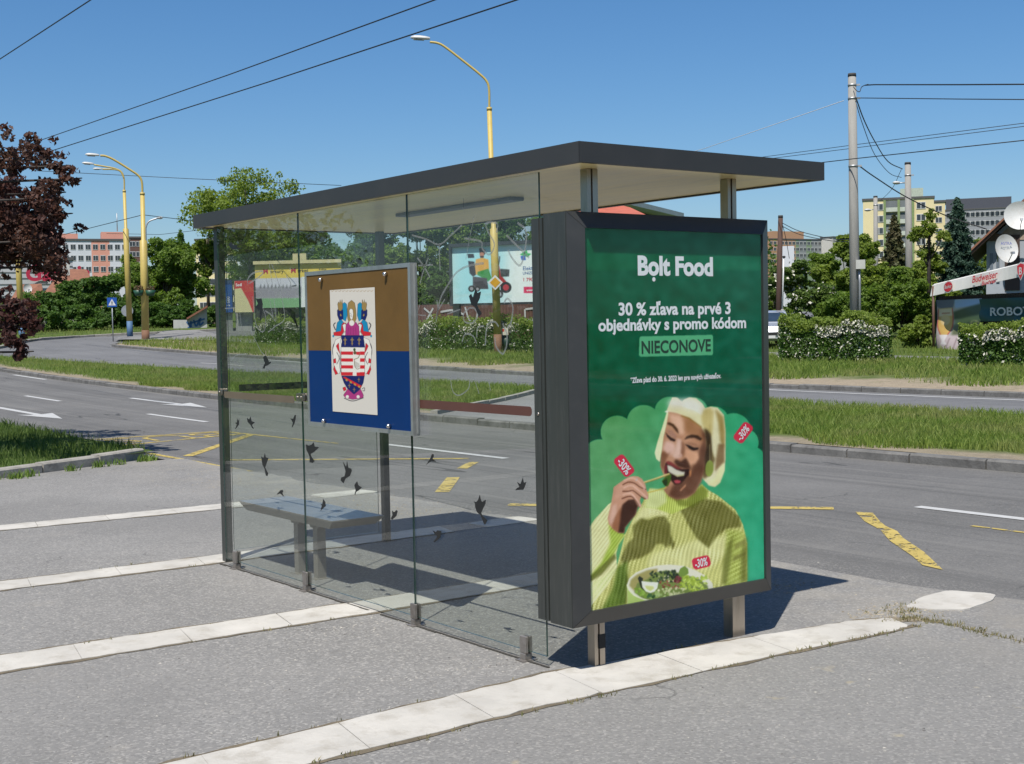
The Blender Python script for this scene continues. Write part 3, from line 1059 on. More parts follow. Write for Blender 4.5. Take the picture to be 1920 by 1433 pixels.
SEAM = [0.0, 1.213, 2.522, 3.757]
panes = []
for i in range(3):
    a, b_ = SEAM[i] + .003, SEAM[i + 1] - .003
    mb = MB()
    vs = [(-.005, a, .068), (.005, a, .068), (.005, b_, .068), (-.005, b_, .068), (-.005, a, 2.452), (.005, a, 2.452), (.005, b_, 2.452), (-.005, b_, 2.452)]
    mb.add(vs, [(1, 2, 6, 5), (3, 0, 4, 7)], 0)
    mb.add(vs, [(3, 2, 1, 0), (4, 5, 6, 7), (0, 1, 5, 4), (2, 3, 7, 6)], 1)
    panes.append(mb.build('glass_panel', [GLASS, GEDGE], shel))
mb = MB()
a, b_ = .118, 1.352
vs = [(a, 3.873, .10), (a, 3.883, .10), (b_, 3.883, .10), (b_, 3.873, .10), (a, 3.873, 2.44), (a, 3.883, 2.44), (b_, 3.883, 2.44), (b_, 3.873, 2.44)]
mb.add(vs, [(1, 2, 6, 5), (3, 0, 4, 7)], 0)
mb.add(vs, [(3, 2, 1, 0), (4, 5, 6, 7), (0, 1, 5, 4), (2, 3, 7, 6)], 1)
endpane = mb.build('glass_panel', [GLASS, GEDGE], shel)


def film(y0, y1, z, h, mat, par, x=-.0065, r=.02):
    pts = [(y0, z - h / 2), (y1, z - h / 2)]
    pts = []
    for cx, cz, a0 in ((y1 - r, z - h / 2 + r, -90), (y1 - r, z + h / 2 - r, 0), (y0 + r, z + h / 2 - r, 90), (y0 + r, z - h / 2 + r, 180)):
        for k in range(6):
            a = math.radians(a0 + 18 * k); pts.append((cx + r * math.cos(a), cz + r * math.sin(a)))
    MB().prism(pts, (x, 0, 0), (0, 1, 0), (0, 0, 1), (-1, 0, 0), .0012).build('film_strip', mat, par)


film(.085, 1.125, 1.280, .048, BRONZE, panes[0])
film(2.62, 3.70, 1.253, .046, OLIVE, panes[2])
MB().box(.19, 1.0, 3.868, 3.872, 1.262, 1.312).build('film_strip', DARKFILM, endpane)

for y in (.012, 1.213, 2.522, 3.745):
    mb = MB()
    pts = []
    hw = .048 if 1 < y < 3 else .018
    for cx, cz, a0 in ((hw - .018, -.008, -90), (hw - .018, .008, 0), (-hw + .018, .008, 90), (-hw + .018, -.008, 180)):
        for k in range(6):
            a = math.radians(a0 + 18 * k); pts.append((cx + .018 * math.cos(a), cz + .018 * math.sin(a)))
    mb.prism(pts, (-.006, y, 1.272), (0, 1, 0), (0, 0, 1), (-1, 0, 0), .016)
    mb.prism(pts, (.022, y, 1.272), (0, 1, 0), (0, 0, 1), (-1, 0, 0), .016)
    for s in ((-.5, .5) if hw > .03 else (0,)):
        mb.tube([(-.021, y + s * .05, 1.272), (-.027, y + s * .05, 1.272)], .008, 10)
    mb.build('glass_clamp', STEEL, shel)
for y in (.178, 1.213, 2.522, 3.58):
    mb = MB()
    mb.box(-.020, -.006, y - .026, y + .026, .055, .142, .003)
    mb.box(.006, .020, y - .026, y + .026, .055, .142, .003)
    mb.box(-.022, .022, y - .02, y + .02, .012, .054, .003)
    mb.box(-.045, .045, y - .035, y + .035, .012, .022)
    mb.build('floor_clamp', STEELD, shel)


# bird stickers, cut from black vinyl, and scratched tags
def zoomed(pts, off, s):
    return [(off[0] + x * s, off[1] + y * s) for x, y in pts]


A = ((400, 660), .2093); B = ((400, 880), .2093); Cc = ((740, 740), .1814); Dd = ((740, 340), .293); E_ = ((700, 960), .2303); F_ = ((400, 400), .2232)
birds = [
    (F_, [(130, 260), (150, 240), (165, 270), (205, 265), (195, 285), (240, 300), (190, 300), (160, 305), (140, 285)]),
    (F_, [(355, 715), (375, 720), (405, 715), (415, 760), (410, 830), (395, 905), (388, 900), (392, 820), (360, 800), (352, 790), (375, 760)]),
    (A, [(447, 45), (470, 30), (490, 65), (498, 90), (518, 88), (515, 100), (490, 120), (465, 130), (460, 150), (440, 148), (450, 125), (462, 100), (450, 70)]),
    (A, [(212, 590), (222, 620), (232, 597), (230, 650), (200, 692), (195, 688), (210, 650), (195, 635), (212, 632)]),
    (A, [(300, 590), (320, 605), (335, 578), (343, 620), (372, 632), (345, 655), (365, 688), (350, 685), (330, 650), (308, 630)]),
    (A, [(688, 597), (715, 600), (728, 565), (742, 568), (735, 610), (728, 640), (708, 678), (703, 675), (712, 635), (700, 610)]),
    (A, [(428, 935), (450, 950), (462, 903), (470, 945), (495, 950), (480, 990), (465, 1035), (492, 1090), (485, 1112), (470, 1108), (460, 1050), (440, 1010)]),
    (A, [(828, 828), (855, 840), (880, 830), (900, 808), (908, 848), (948, 855), (905, 895), (872, 915), (880, 940), (908, 980), (890, 995), (862, 990), (862, 940), (850, 910), (835, 880)]),
    (A, [(1160, 980), (1190, 1030), (1198, 975), (1210, 1040), (1235, 1045), (1240, 1065), (1225, 1110), (1185, 1135), (1165, 1178), (1140, 1150), (1145, 1125), (1175, 1115), (1185, 1070)]),
    (A, [(565, 1280), (600, 1240), (620, 1235), (628, 1250), (618, 1262), (635, 1300), (600, 1270)]),
    (A, [(960, 1360), (975, 1365), (985, 1318), (1003, 1345), (1008, 1380), (985, 1400), (960, 1425), (965, 1400), (972, 1380)]),
    (A, [(1263, 1195), (1275, 1175), (1288, 1158), (1300, 1195), (1330, 1215), (1305, 1240), (1280, 1255), (1272, 1280), (1265, 1275), (1275, 1240)]),
    (B, [(1600, 370), (1620, 385), (1640, 365), (1652, 375), (1640, 420), (1600, 455), (1590, 440), (1605, 410)]),
    (Cc, [(320, 733), (355, 680), (370, 655), (385, 615), (405, 618), (403, 645), (392, 662), (430, 695), (380, 690), (345, 710)]),
    (Cc, [(1245, 990), (1265, 965), (1290, 955), (1265, 905), (1300, 925), (1325, 858), (1335, 910), (1360, 905), (1350, 940), (1330, 985), (1290, 985)]),
    (Cc, [(815, 1105), (845, 1110), (862, 1090), (880, 1035), (893, 1095), (905, 1110), (943, 1085), (938, 1130), (912, 1180), (895, 1225), (910, 1255), (958, 1300), (940, 1340), (925, 1343), (905, 1290), (885, 1245), (850, 1215), (832, 1165), (830, 1125)]),
    (Dd, [(475, 735), (490, 720), (500, 745), (518, 685), (530, 715), (553, 705), (545, 750), (525, 790), (545, 825), (558, 845), (540, 868), (527, 840), (515, 805), (490, 790)]),
    (E_, [(483, 150), (510, 165), (520, 150), (555, 155), (545, 210), (500, 248), (490, 243), (520, 200), (500, 180)]),
]
for (off, s), pts in birds:
    q = [onx(u, v, -.0065) for u, v in zoomed(pts, off, s)]
    yc = np.mean([p[1] for p in q])
    par = panes[0] if yc < SEAM[1] else panes[1] if yc < SEAM[2] else panes[2]
    MB().prism([(p[1], p[2]) for p in q], (-.0062, 0, 0), (0, 1, 0), (0, 0, 1), (-1, 0, 0), .0006).build('bird_sticker', BIRD, par)
for (off, s), pts in (((F_), [(640, 800), (690, 830), (690, 880), (715, 960), (705, 965), (670, 890), (645, 860)]), ((360, 300, ), None)):
    if pts is None:
        off, s, pts = (360, 300), .2653, [(1160, 700), (1185, 690), (1200, 705), (1210, 740), (1180, 735), (1160, 720)]
    q = [ony(u, v, 3.871) for u, v in zoomed(pts, off, s)]
    MB().prism([(p[0], p[2]) for p in q], (0, 3.8725, 0), (1, 0, 0), (0, 0, 1), (0, -1, 0), .0006).build('bird_sticker', BIRD, endpane)


def smooth_line(P, n=6):
    P = np.asarray(P, float)
    if len(P) < 3:
        return P
    Q = np.concatenate([[2 * P[0] - P[1]], P, [2 * P[-1] - P[-2]]])
    out = []
    for i in range(1, len(Q) - 2):
        for k in range(n):
            t_ = k / n
            out.append(.5 * ((2 * Q[i]) + (-Q[i - 1] + Q[i + 1]) * t_ + (2 * Q[i - 1] - 5 * Q[i] + 4 * Q[i + 1] - Q[i + 2]) * t_ ** 2 + (-Q[i - 1] + 3 * Q[i] - 3 * Q[i + 1] + Q[i + 2]) * t_ ** 3))
    out.append(P[-1])
    return np.asarray(out)


def ribbon(mb, pts, w, o, ax, ay):
    P = smooth_line(pts)
    for a, b_ in zip(P[:-1], P[1:]):
        d = b_ - a; L = np.hypot(*d)
        if L < 1e-6:
            continue
        n = np.array([-d[1], d[0]]) / L * w / 2
        mb.add([o + ax * q[0] + ay * q[1] for q in (a - n, b_ - n, b_ + n, a + n)], [(0, 1, 2, 3)])


scr0 = [(8, [(110, 345), (200, 370), (285, 405), (360, 345), (430, 280)]), (8, [(285, 405), (290, 570)]), (3, [(440, 110), (440, 200)]), (4, [(510, 220), (480, 360), (455, 500)]),
        (9, [(445, 365), (550, 385), (560, 430), (600, 470), (630, 440), (635, 390), (600, 330), (585, 270), (655, 270), (650, 330)]),
        (10, [(785, 265), (840, 320), (830, 460), (800, 540), (750, 490), (725, 440)]), (10, [(715, 345), (790, 420), (860, 490)]),
        (9, [(145, 490), (190, 550), (225, 615)]), (8, [(215, 490), (185, 570), (160, 660)]), (7, [(150, 540), (245, 535)]),
        (10, [(570, 525), (480, 540), (400, 580), (330, 680), (290, 760), (265, 880)]), (8, [(270, 760), (275, 820), (265, 900)]), (7, [(320, 755), (275, 830)]),
        (8, [(480, 810), (440, 850), (450, 900), (500, 905), (530, 860), (510, 815), (480, 810)]),
        (10, [(700, 780), (720, 750), (755, 800), (745, 900), (720, 940)]), (9, [(715, 1060), (690, 1105), (650, 1060), (640, 1000)]), (9, [(690, 910), (718, 980), (715, 1060)]), (8, [(580, 1050), (585, 960), (600, 910), (640, 900), (665, 930)]),
        (7, [(430, 1030), (450, 980), (500, 990), (525, 1040)]), (6, [(355, 1250), (370, 1340), (410, 1370), (470, 1330), (480, 1270)]), (5, [(510, 1270), (540, 1360)]), (5, [(600, 1260), (612, 1340)]), (7, [(525, 1000), (530, 940), (570, 925)]), (6, [(335, 850), (420, 820)]), (5, [(160, 790), (150, 850), (200, 860)])]
scr2 = [(14, [(290, 600), (290, 550), (340, 500), (420, 490), (390, 530), (300, 590)]), (9, [(445, 545), (480, 760), (505, 880), (525, 885), (500, 640), (470, 420)]), (9, [(490, 430), (550, 600), (580, 740), (595, 890), (520, 950), (460, 1000)]),
        (10, [(610, 520), (650, 600), (625, 725)]), (9, [(345, 655), (395, 680), (415, 790), (440, 880), (430, 980), (390, 985), (350, 900), (330, 700)]), (12, [(435, 820), (480, 850), (510, 890)]),
        (7, [(310, 980), (360, 1080), (400, 1160), (440, 1200)]), (9, [(185, 830), (215, 930), (210, 980)]), (8, [(220, 830), (240, 990)]), (7, [(150, 1230), (200, 1190), (290, 1180)]), (7, [(640, 1180), (620, 1250)]),
        (8, [(95, 800), (180, 795)]), (6, [(560, 550), (575, 640)]), (6, [(530, 620), (545, 700), (570, 610)])]
scr1 = [(5, [(600, 1170), (600, 1400)]), (5, [(470, 1230), (475, 1390)])]
for lst, (off, s), par in ((scr0, Dd, panes[0]), (scr2, F_, panes[2])):
    mb = MB()
    for w_, pts in lst:
        q = [onx(u, v, -.0065) for u, v in zoomed(pts, off, s)]
        ribbon(mb, [(p[1], p[2]) for p in q], w_ * s * .0042, np.array([-.0060, 0, 0]), np.array([0, 1, 0]), np.array([0, 0, 1]))
    mb.build('scratched_tag', SCRM, par)
# hairline where the asphalt meets the shelter's floor slab
mb = MB()
for a, b_ in ((-.02, 1.60), (1.72, 3.85)):
    for y in np.arange(a, b_ - .05, .1):
        mb.box(-.018 + rng.normal(0, .003), -.004, y, y + .101, .0, .0225)
struct(mb.build('paving_seam', M('dark joint', (.06, .055, .045), .95, 0, .3, 9)))

# ------------------------------------------------------------------ bench
bench = thing('bench', (.32, 3.06, 0), 'low grey metal bench with a flat top on two legs, seen through the shelter glass', 'bench')
BSTEEL = M('grey bench steel', (.50, .51, .52), .38, .7, .08, 3, dirt=(.25, .24, .22), dirt_amt=.3)
BSIDE = M('sand-grey bench edge', (.30, .275, .235), .45, .2, .1, 3)
mb = MB()
x0, x1, y0, y1, zt = .118, .505, 2.385, 3.765, .472
T_ = [(x0, y0, zt), (x1, y0, zt), (x1, y1, zt), (x0, y1, zt)]
i1, zb = .018, zt - .030
Mid = [(x0, y0, zt - .008), (x1, y0, zt - .008), (x1, y1, zt - .008), (x0, y1, zt - .008)]
Bt = [(x0 + .02, y0 + .075, zt - .062), (x1 - .02, y0 + .075, zt - .062), (x1 - .02, y1 - .075, zt - .062), (x0 + .02, y1 - .075, zt - .062)]
mb.add(T_, [(0, 1, 2, 3)], 0)
mb.add(T_ + Mid + Bt, [(i, i + 4, (i + 1) % 4 + 4, (i + 1) % 4) for i in range(4)] + [(i + 4, i + 8, (i + 1) % 4 + 8, (i + 1) % 4 + 4) for i in range(4)] + [(11, 10, 9, 8)], 1)
mb.build('seat', [BSTEEL, BSIDE], bench)
for y in (2.86, 3.14):
    mb = MB()
    mb.box(.245, .310, y - .03, y + .03, 0, .40, .004)
    mb.prism([(-.05, 0), (.05, 0), (.105, .055), (-.105, .055)], (.24, y, .362), (0, 1, 0), (0, 0, 1), (1, 0, 0), .08)
    mb.box(.215, .34, y - .06, y + .06, 0, .02)
    mb.build('leg', BSIDE, bench)


# ================================================================== PRINTED SHEETS (painted in memory, flat prints on their own sheets)
class Canvas:
    def __init__(s, u0, v0, u1, v1, S, bg):
        s.u0, s.v0, s.S = u0, v0, S
        s.w, s.h = int((u1 - u0) * S), int((v1 - v0) * S)
        s.a = np.zeros((s.h, s.w, 3), np.float32) + np.asarray(bg, np.float32)

    def mask(s, pts, blur=0.6):
        P = (np.asarray(pts, float) - (s.u0, s.v0)) * s.S
        pad = int(blur * s.S * 3) + 3
        x0 = max(int(P[:, 0].min()) - pad, 0); x1 = min(int(P[:, 0].max()) + pad, s.w)
        y0 = max(int(P[:, 1].min()) - pad, 0); y1 = min(int(P[:, 1].max()) + pad, s.h)
        if x1 <= x0 or y1 <= y0:
            return None
        X, Y = np.meshgrid(np.arange(x0, x1) + .5, np.arange(y0, y1) + .5)
        m = np.zeros(X.shape, bool)
        for (ax, ay), (bx, by) in zip(P, np.roll(P, -1, 0)):
            if ay == by:
                continue
            c = ((ay > Y) != (by > Y)) & (X < (bx - ax) * (Y - ay) / (by - ay) + ax)
            m ^= c
        m = m.astype(np.float32)
        r = max(1, int(round(blur * s.S)))
        for _ in range(2):
            for axis in (0, 1):
                pw = [(0, 0), (0, 0)]; pw[axis] = (r + 1, r)
                c = np.cumsum(np.pad(m, pw, mode='edge'), axis)
                m = (c[2 * r + 1:] - c[:-(2 * r + 1)] if axis == 0 else c[:, 2 * r + 1:] - c[:, :-(2 * r + 1)]) / (2 * r + 1)
        return x0, y0, x1, y1, m

    def poly(s, pts, col, blur=.5, alpha=1.0, tex=None):
        q = s.mask(pts, blur)
        if q is None:
            return
        x0, y0, x1, y1, m = q
        m = (m * alpha)[..., None]
        c = np.asarray(col, np.float32)
        if tex is not None:
            X, Y = np.meshgrid((np.arange(x0, x1) / s.S + s.u0), (np.arange(y0, y1) / s.S + s.v0))
            c = c + tex(X, Y)[..., None].astype(np.float32)
        s.a[y0:y1, x0:x1] = s.a[y0:y1, x0:x1] * (1 - m) + m * c

    def ell(s, cu, cv, ru, rv, col, blur=.5, alpha=1.0, rot=0.0, n=36):
        a = np.linspace(0, 2 * math.pi, n, endpoint=False)
        x = ru * np.cos(a); y = rv * np.sin(a); c, d = math.cos(rot), math.sin(rot)
        s.poly(np.stack([cu + x * c - y * d, cv + x * d + y * c], -1), col, blur, alpha)

    def line(s, pts, w, col, blur=.4, alpha=1.0, smooth=True):
        P = smooth_line(pts) if smooth else np.asarray(pts, float)
        d = np.gradient(P, axis=0); d /= np.linalg.norm(d, axis=1)[:, None] + 1e-9
        n = np.stack([-d[:, 1], d[:, 0]], -1) * w / 2
        s.poly(np.concatenate([P + n, (P - n)[::-1]]), col, blur, alpha)

    def sample(s, u, v):
        x = np.clip((u - s.u0) * s.S - .5, 0, s.w - 1.001); y = np.clip((v - s.v0) * s.S - .5, 0, s.h - 1.001)
        i = x.astype(int); j = y.astype(int); fx = (x - i)[..., None]; fy = (y - j)[..., None]
        a = s.a
        return (a[j, i] * (1 - fx) + a[j, i + 1] * fx) * (1 - fy) + (a[j + 1, i] * (1 - fx) + a[j + 1, i + 1] * fx) * fy


def project_np(P):
    d = P - CAM
    z = d @ _fw
    return PW / 2 + FPX * (d @ _rt) / z, PH / 2 - FPX * (d @ _up) / z


def printed(name, o, ax, ay, w, h, nu, nv, cv, mat, gain, parent=None, uvmap=None, warp=None, cmax=.85):
    """flat sheet of nu x nv cells on the plane o + ax*s + ay*t, each vertex carrying the print's colour"""
    o, ax, ay = (np.asarray(q, float) for q in (o, ax, ay))
    S, Tt = np.meshgrid(np.linspace(0, w, nu + 1), np.linspace(0, h, nv + 1))
    P = o + S[..., None] * ax + Tt[..., None] * ay
    if uvmap is None:
        u, v = project_np(P)
    else:
        u, v = uvmap(S / w, Tt / h)
    c = np.clip(lin(np.clip(cv.sample(u, v), 0, 255)) * gain, 0, cmax)
    if warp is not None:
        P = warp(P, S / w, Tt / h)
    k = (np.arange(nv)[:, None] * (nu + 1) + np.arange(nu)[None]).ravel()
    F = np.stack([k, k + 1, k + nu + 2, k + nu + 1], -1)
    ob = raw_mesh(name, P.reshape(-1, 3), F, mat, parent)
    at_ = ob.data.color_attributes.new('print', 'FLOAT_COLOR', 'POINT')
    rgba = np.concatenate([c.reshape(-1, 3), np.ones((c.shape[0] * c.shape[1], 1))], -1).astype(np.float32)
    at_.data.foreach_set('color', rgba.ravel())
    return ob


# ------------------------------------------------------------------ the advertising case
case = thing('advertising_case', (.67, -.11, 0), 'dark framed poster case at the shelter end with a green food delivery advert', 'poster case')
FY = -.268
OX0, OX1, OZ0, OZ1 = -.020, 1.366, .250, 2.245
IX0, IX1, IZ0, IZ1 = .060, 1.284, .328, 2.166
mb = MB()
O = [(OX0, -.226, OZ0), (OX1, -.226, OZ0), (OX1, -.226, OZ1), (OX0, -.226, OZ1)]
I = [(IX0, FY, IZ0), (IX1, FY, IZ0), (IX1, FY, IZ1), (IX0, FY, IZ1)]
J = [(x, FY + .018, z) for x, _, z in I]
# four mitred members, a hair apart at the mitre
for i in range(4):
    k = (i + 1) % 4
    g = .0007
    def lp(a, b_, t_):
        return tuple(np.asarray(a) * (1 - t_) + np.asarray(b_) * t_)
    a, b_, c, d = lp(O[i], O[k], g), lp(O[k], O[i], g), lp(I[k], I[i], g), lp(I[i], I[k], g)
    mb.add([a, b_, c, d], [(0, 1, 2, 3)])
    mb.add([d, c, lp(J[k], J[i], g), lp(J[i], J[k], g)], [(0, 1, 2, 3)])
mb.build('frame', M('case frame paint', (.037, .039, .039), .40, 0, .10, 2.2, dirt=(.075, .073, .07), dirt_amt=.3), case)
mb = MB()
mb.box(OX0, OX1, -.226, -.052, OZ0, OZ1 - .001)
mb.box(OX0 + .012, OX1 - .012, -.052, -.036, OZ0 + .01, OZ1 - .012)
mb.box(OX0 + .002, OX1 - .002, -.036, .048, OZ0 + .004, OZ1 - .018)
mb.box(OX0 - .004, OX0 + .0, -.224, -.150, OZ0 + .001, OZ1 - .002)
mb.box(OX0 - .003, OX0 + .002, -.015, .030, OZ0 + .006, OZ1 - .02)
mb.build('housing', FASCIA2, case)

Z8 = ((1080, 730), .32095); Z3 = ((1180, 730), .16051); Z4 = ((1100, 860), .13953); Z5 = ((1160, 1040), .10417); Z7 = ((1080, 420), .22327)
z = lambda q, pts: zoomed(pts, *q)
cv = Canvas(1086, 418, 1446, 1160, 2.2, (0, 82, 56))
yy = np.linspace(0, 1, cv.h)[:, None, None]; xx = np.linspace(0, 1, cv.w)[None, :, None]
cv.a += (np.array([6, 8, 14]) * (xx - .5) + np.array([-4, -14, -6]) * np.exp(-((yy - .62) / .12) ** 2) + np.array([8, 10, 4]) * (yy < .12)).astype(np.float32)
r8 = np.random.default_rng(21)
GRN = np.array([72, 150, 100])
cloud = [(140, 392, 100), (240, 250, 96), (395, 190, 98), (545, 130, 86), (685, 135, 88), (800, 195, 96), (920, 242, 102), (985, 312, 82), (1022, 420, 88)]
cloudshape = [(150, 300), (240, 250), (395, 190), (545, 130), (685, 135), (800, 195), (920, 240), (1000, 330), (1030, 420), (1103, 450), (1110, 1200), (60, 1400), (60, 400)]
cv.poly(z(Z8, cloudshape), GRN, .4)
for cx, cy, r in cloud:
    (cu, c2), = z(Z8, [(cx, cy)])
    cv.ell(cu, c2, r * .321, r * .321, GRN, .4)
# the print's own gradient: yellowish at left, bluish at right
m_, = [np.all(np.abs(cv.a - GRN) < 3, axis=-1)]
gx_ = np.linspace(-1, 1, cv.w)[None, :, None]; gy_ = np.linspace(-1, 1, cv.h)[:, None, None]
cv.a = np.where(m_[..., None], cv.a + np.array([-30, 4, 12]) * np.clip(gx_, -.6, 1) * .9 + np.array([4, 6, 14]) * gy_, cv.a).astype(np.float32)


def knit(s, amp, ang, f2=1.1):
    ca, sa = math.cos(ang), math.sin(ang)
    return lambda X, Y: amp * (.55 + .9 * np.abs(np.sin(X * .043 + Y * .031) * np.sin(Y * .057 - X * .02))) * (np.sin((X * ca + Y * sa) * .85 + .9 * np.sin(Y * .11 + X * .03)) * 1.15 + .8 * np.sin((-X * sa + Y * ca) * 1.3 + 1.6 * np.sin((X * ca + Y * sa) * .85) + .8 * np.sin(X * .09))) + r8.normal(0, 5, X.shape)


SW = (184, 182, 112); SWB = (210, 206, 154); SWS = (106, 104, 50); SWD = (94, 97, 42)
sleeve = [(60, 830), (110, 760), (190, 672), (210, 660), (190, 755), (215, 805), (245, 845), (288, 850), (250, 905), (235, 960), (240, 1040), (185, 1150), (60, 1300)]
torso = [(285, 850), (330, 760), (390, 660), (415, 600), (520, 585), (620, 640), (735, 556), (775, 590), (830, 622), (930, 702), (975, 790), (1000, 900), (1000, 1125), (800, 1180), (790, 1200), (300, 1260), (60, 1310), (60, 1260), (180, 1150), (235, 1050)]
cv.poly(z(Z8, torso), SW, .5, tex=knit(1, 15, .25))
cv.poly(z(Z8, [(390, 680), (520, 640), (540, 740), (450, 745), (350, 770), (320, 800)]), SWB, 3, .8, tex=knit(1, 10, .2))
cv.poly(z(Z8, [(450, 960), (560, 930), (700, 880), (800, 880), (860, 860), (900, 820), (880, 950), (800, 1040), (640, 1080), (430, 1070), (420, 1010)]), SWB, 4, .6, tex=knit(1, 14, .2))
cv.poly(z(Z8, [(880, 820), (985, 830), (1000, 1120), (860, 1160), (870, 1000)]), (158, 168, 82), 3, .8, tex=knit(1, 13, 1.1))
cv.poly(z(Z8, [(985, 860), (1000, 870), (1000, 1120), (960, 1130), (965, 960)]), SWD, 3, .7)
cv.poly(z(Z8, [(860, 1000), (890, 900), (920, 850), (905, 1000), (880, 1140), (850, 1140)]), SWD, 2.5, .7)
cv.poly(z(Z8, [(930, 905), (985, 880), (990, 900), (925, 940)]), SWS, 1.5, .6)
cv.poly(z(Z8, [(920, 975), (990, 950), (990, 970), (915, 1010)]), SWS, 1.5, .6)
# cast shadows printed on the sweater
cv.poly(z(Z8, [(330, 800), (380, 752), (420, 765), (470, 745), (520, 742), (552, 790), (552, 850), (578, 905), (568, 940), (548, 905), (530, 930), (505, 902), (470, 905), (440, 950), (380, 985), (320, 1000), (255, 1050), (240, 1250), (290, 1250), (310, 1120), (262, 990), (300, 900), (335, 870)]), SWS, 1.6, .93, tex=knit(1, 11, .2))
cv.poly(z(Z8, [(560, 640), (640, 690), (735, 640), (850, 655), (955, 745), (965, 805), (880, 815), (820, 862), (775, 930), (705, 870), (655, 790), (630, 740)]), SWS, 1.6, .9, tex=knit(1, 11, .3))
cv.poly(z(Z8, [(240, 1040), (300, 1000), (300, 1150), (290, 1260), (150, 1290), (215, 1160)]), (84, 108, 34), 3, .85, tex=knit(1, 12, .2))
# sleeve
cv.poly(z(Z8, sleeve), SWB, .6, tex=lambda X, Y: 11 * np.sin((X * .80 + Y * .60) * 1.1) + r8.normal(0, 5, X.shape))
cv.poly(z(Z8, [(190, 770), (288, 850), (250, 905), (215, 980), (160, 1060), (80, 1115), (75, 1100), (150, 1010), (200, 900)]), (150, 172, 62), 2.2, .85, tex=lambda X, Y: 16 * np.sin((X * .80 + Y * .60) * 1.25))
cv.poly(z(Z8, [(75, 1100), (150, 1030), (225, 960), (235, 985), (150, 1085), (75, 1130)]), SWD, 1.5, .75)
cv.poly(z(Z8, [(80, 1140), (160, 1100), (230, 1040), (225, 1070), (170, 1150), (80, 1240)]), (206, 212, 150), 2, .8, tex=knit(1, 10, .7))
# collar
col_ = [(418, 612), (430, 580), (520, 590), (560, 625), (620, 640), (690, 610), (732, 552), (765, 590), (775, 625), (740, 640), (640, 695), (560, 730), (470, 700), (400, 690)]
cv.poly(z(Z8, col_), (176, 186, 92), 1, 1, tex=lambda X, Y: 20 * np.sin((X - 1245 + (Y - 900) * .12) * 1.5))
cv.poly(z(Z8, [(418, 612), (430, 580), (520, 590), (530, 660), (470, 700), (400, 690)]), (208, 210, 160), 2.2, .75, tex=lambda X, Y: 8 * np.sin(X * 1.6))
cv.poly(z(Z8, [(560, 620), (640, 650), (735, 560), (768, 592), (760, 640), (680, 690), (600, 680)]), (104, 112, 40), 2, .7, tex=lambda X, Y: 12 * np.sin(X * 1.5))
# hair behind the head, clipped by the scallops like the print
hair = [(430, 262), (470, 170), (500, 95), (560, 97), (615, 148), (640, 120), (700, 95), (780, 105), (850, 165), (885, 222), (950, 203), (1030, 215), (1105, 300), (1125, 480), (1126, 800), (1112, 950), (1060, 1090), (1000, 1140), (930, 1125), (860, 1050), (800, 900), (600, 500)]
cv.poly(z(Z3, hair), (206, 198, 160), .5, tex=lambda X, Y: 10 * np.sin(X * 2.3 + .6 * np.sin(Y * .3)) + r8.normal(0, 5, X.shape))
cv.poly(z(Z3, [(500, 110), (600, 160), (700, 110), (800, 140), (850, 220), (830, 330), (700, 290), (560, 235), (470, 225)]), (214, 208, 194), 6, .8, tex=lambda X, Y: 7 * np.sin(X * 2.6))
cv.poly(z(Z3, [(900, 420), (950, 400), (945, 480), (960, 700), (1000, 820), (950, 1000), (870, 1050), (840, 900), (900, 640), (880, 440)]), (92, 76, 42), 2, .9, tex=lambda X, Y: 12 * np.sin(X * 2.1))
cv.poly(z(Z3, [(1000, 230), (1100, 320), (1118, 520), (1110, 700), (1060, 600), (1040, 400)]), (140, 116, 62), 2.2, .85, tex=lambda X, Y: 12 * np.sin(X * 2.4))
cv.poly(z(Z3, [(1040, 640), (1112, 640), (1112, 860), (1060, 900), (1000, 960), (1010, 820)]), (112, 84, 52), 2, .8, tex=lambda X, Y: 10 * np.sin(X * 2.4))
cv.poly(z(Z3, [(1105, 850), (1112, 950), (1060, 1090), (1000, 1138), (940, 1125), (920, 1080), (1000, 1040), (1050, 930)]), (214, 206, 156), 1.5, .95, tex=lambda X, Y: 8 * np.sin(X * 2.4))
# face and neck
face = [(452, 262), (560, 280), (700, 330), (830, 430), (880, 520), (900, 700), (880, 900), (840, 1080), (760, 1210), (670, 1275), (560, 1290), (470, 1255), (405, 1180), (440, 1100), (395, 990), (362, 900), (372, 760), (392, 560), (425, 420)]
cv.poly(z(Z3, face), (176, 130, 100), .8)
cv.poly(z(Z3, [(460, 285), (600, 310), (640, 400), (640, 520), (590, 540), (560, 450), (480, 385)]), (212, 172, 146), 3, .8)
cv.poly(z(Z3, [(640, 330), (760, 370), (850, 470), (880, 600), (840, 620), (760, 540), (660, 540)]), (148, 104, 70), 3, .7)
cv.poly(z(Z3, [(830, 440), (900, 520), (905, 760), (880, 960), (830, 1090), (760, 1215), (650, 1275), (540, 1288), (450, 1240), (500, 1130), (560, 1080), (650, 1020), (720, 950), (735, 900), (800, 830), (815, 700), (870, 600)]), (92, 60, 44), 3.2, .9)
cv.poly(z(Z3, [(405, 1180), (430, 1130), (470, 1130), (470, 1200), (450, 1240)]), (150, 110, 84), 1.5, .8)
cv.poly(z(Z3, [(425, 600), (520, 625), (545, 690), (520, 760), (470, 770), (420, 740), (390, 690)]), (212, 176, 160), 2.5, .85)
cv.poly(z(Z3, [(660, 700), (740, 725), (800, 740), (812, 800), (770, 870), (700, 880), (655, 810)]), (206, 158, 126), 2, .9)
cv.poly(z(Z3, [(365, 760), (400, 720), (450, 760), (490, 720), (440, 800), (420, 860), (395, 960), (368, 900)]), (104, 66, 46), 2, .7)
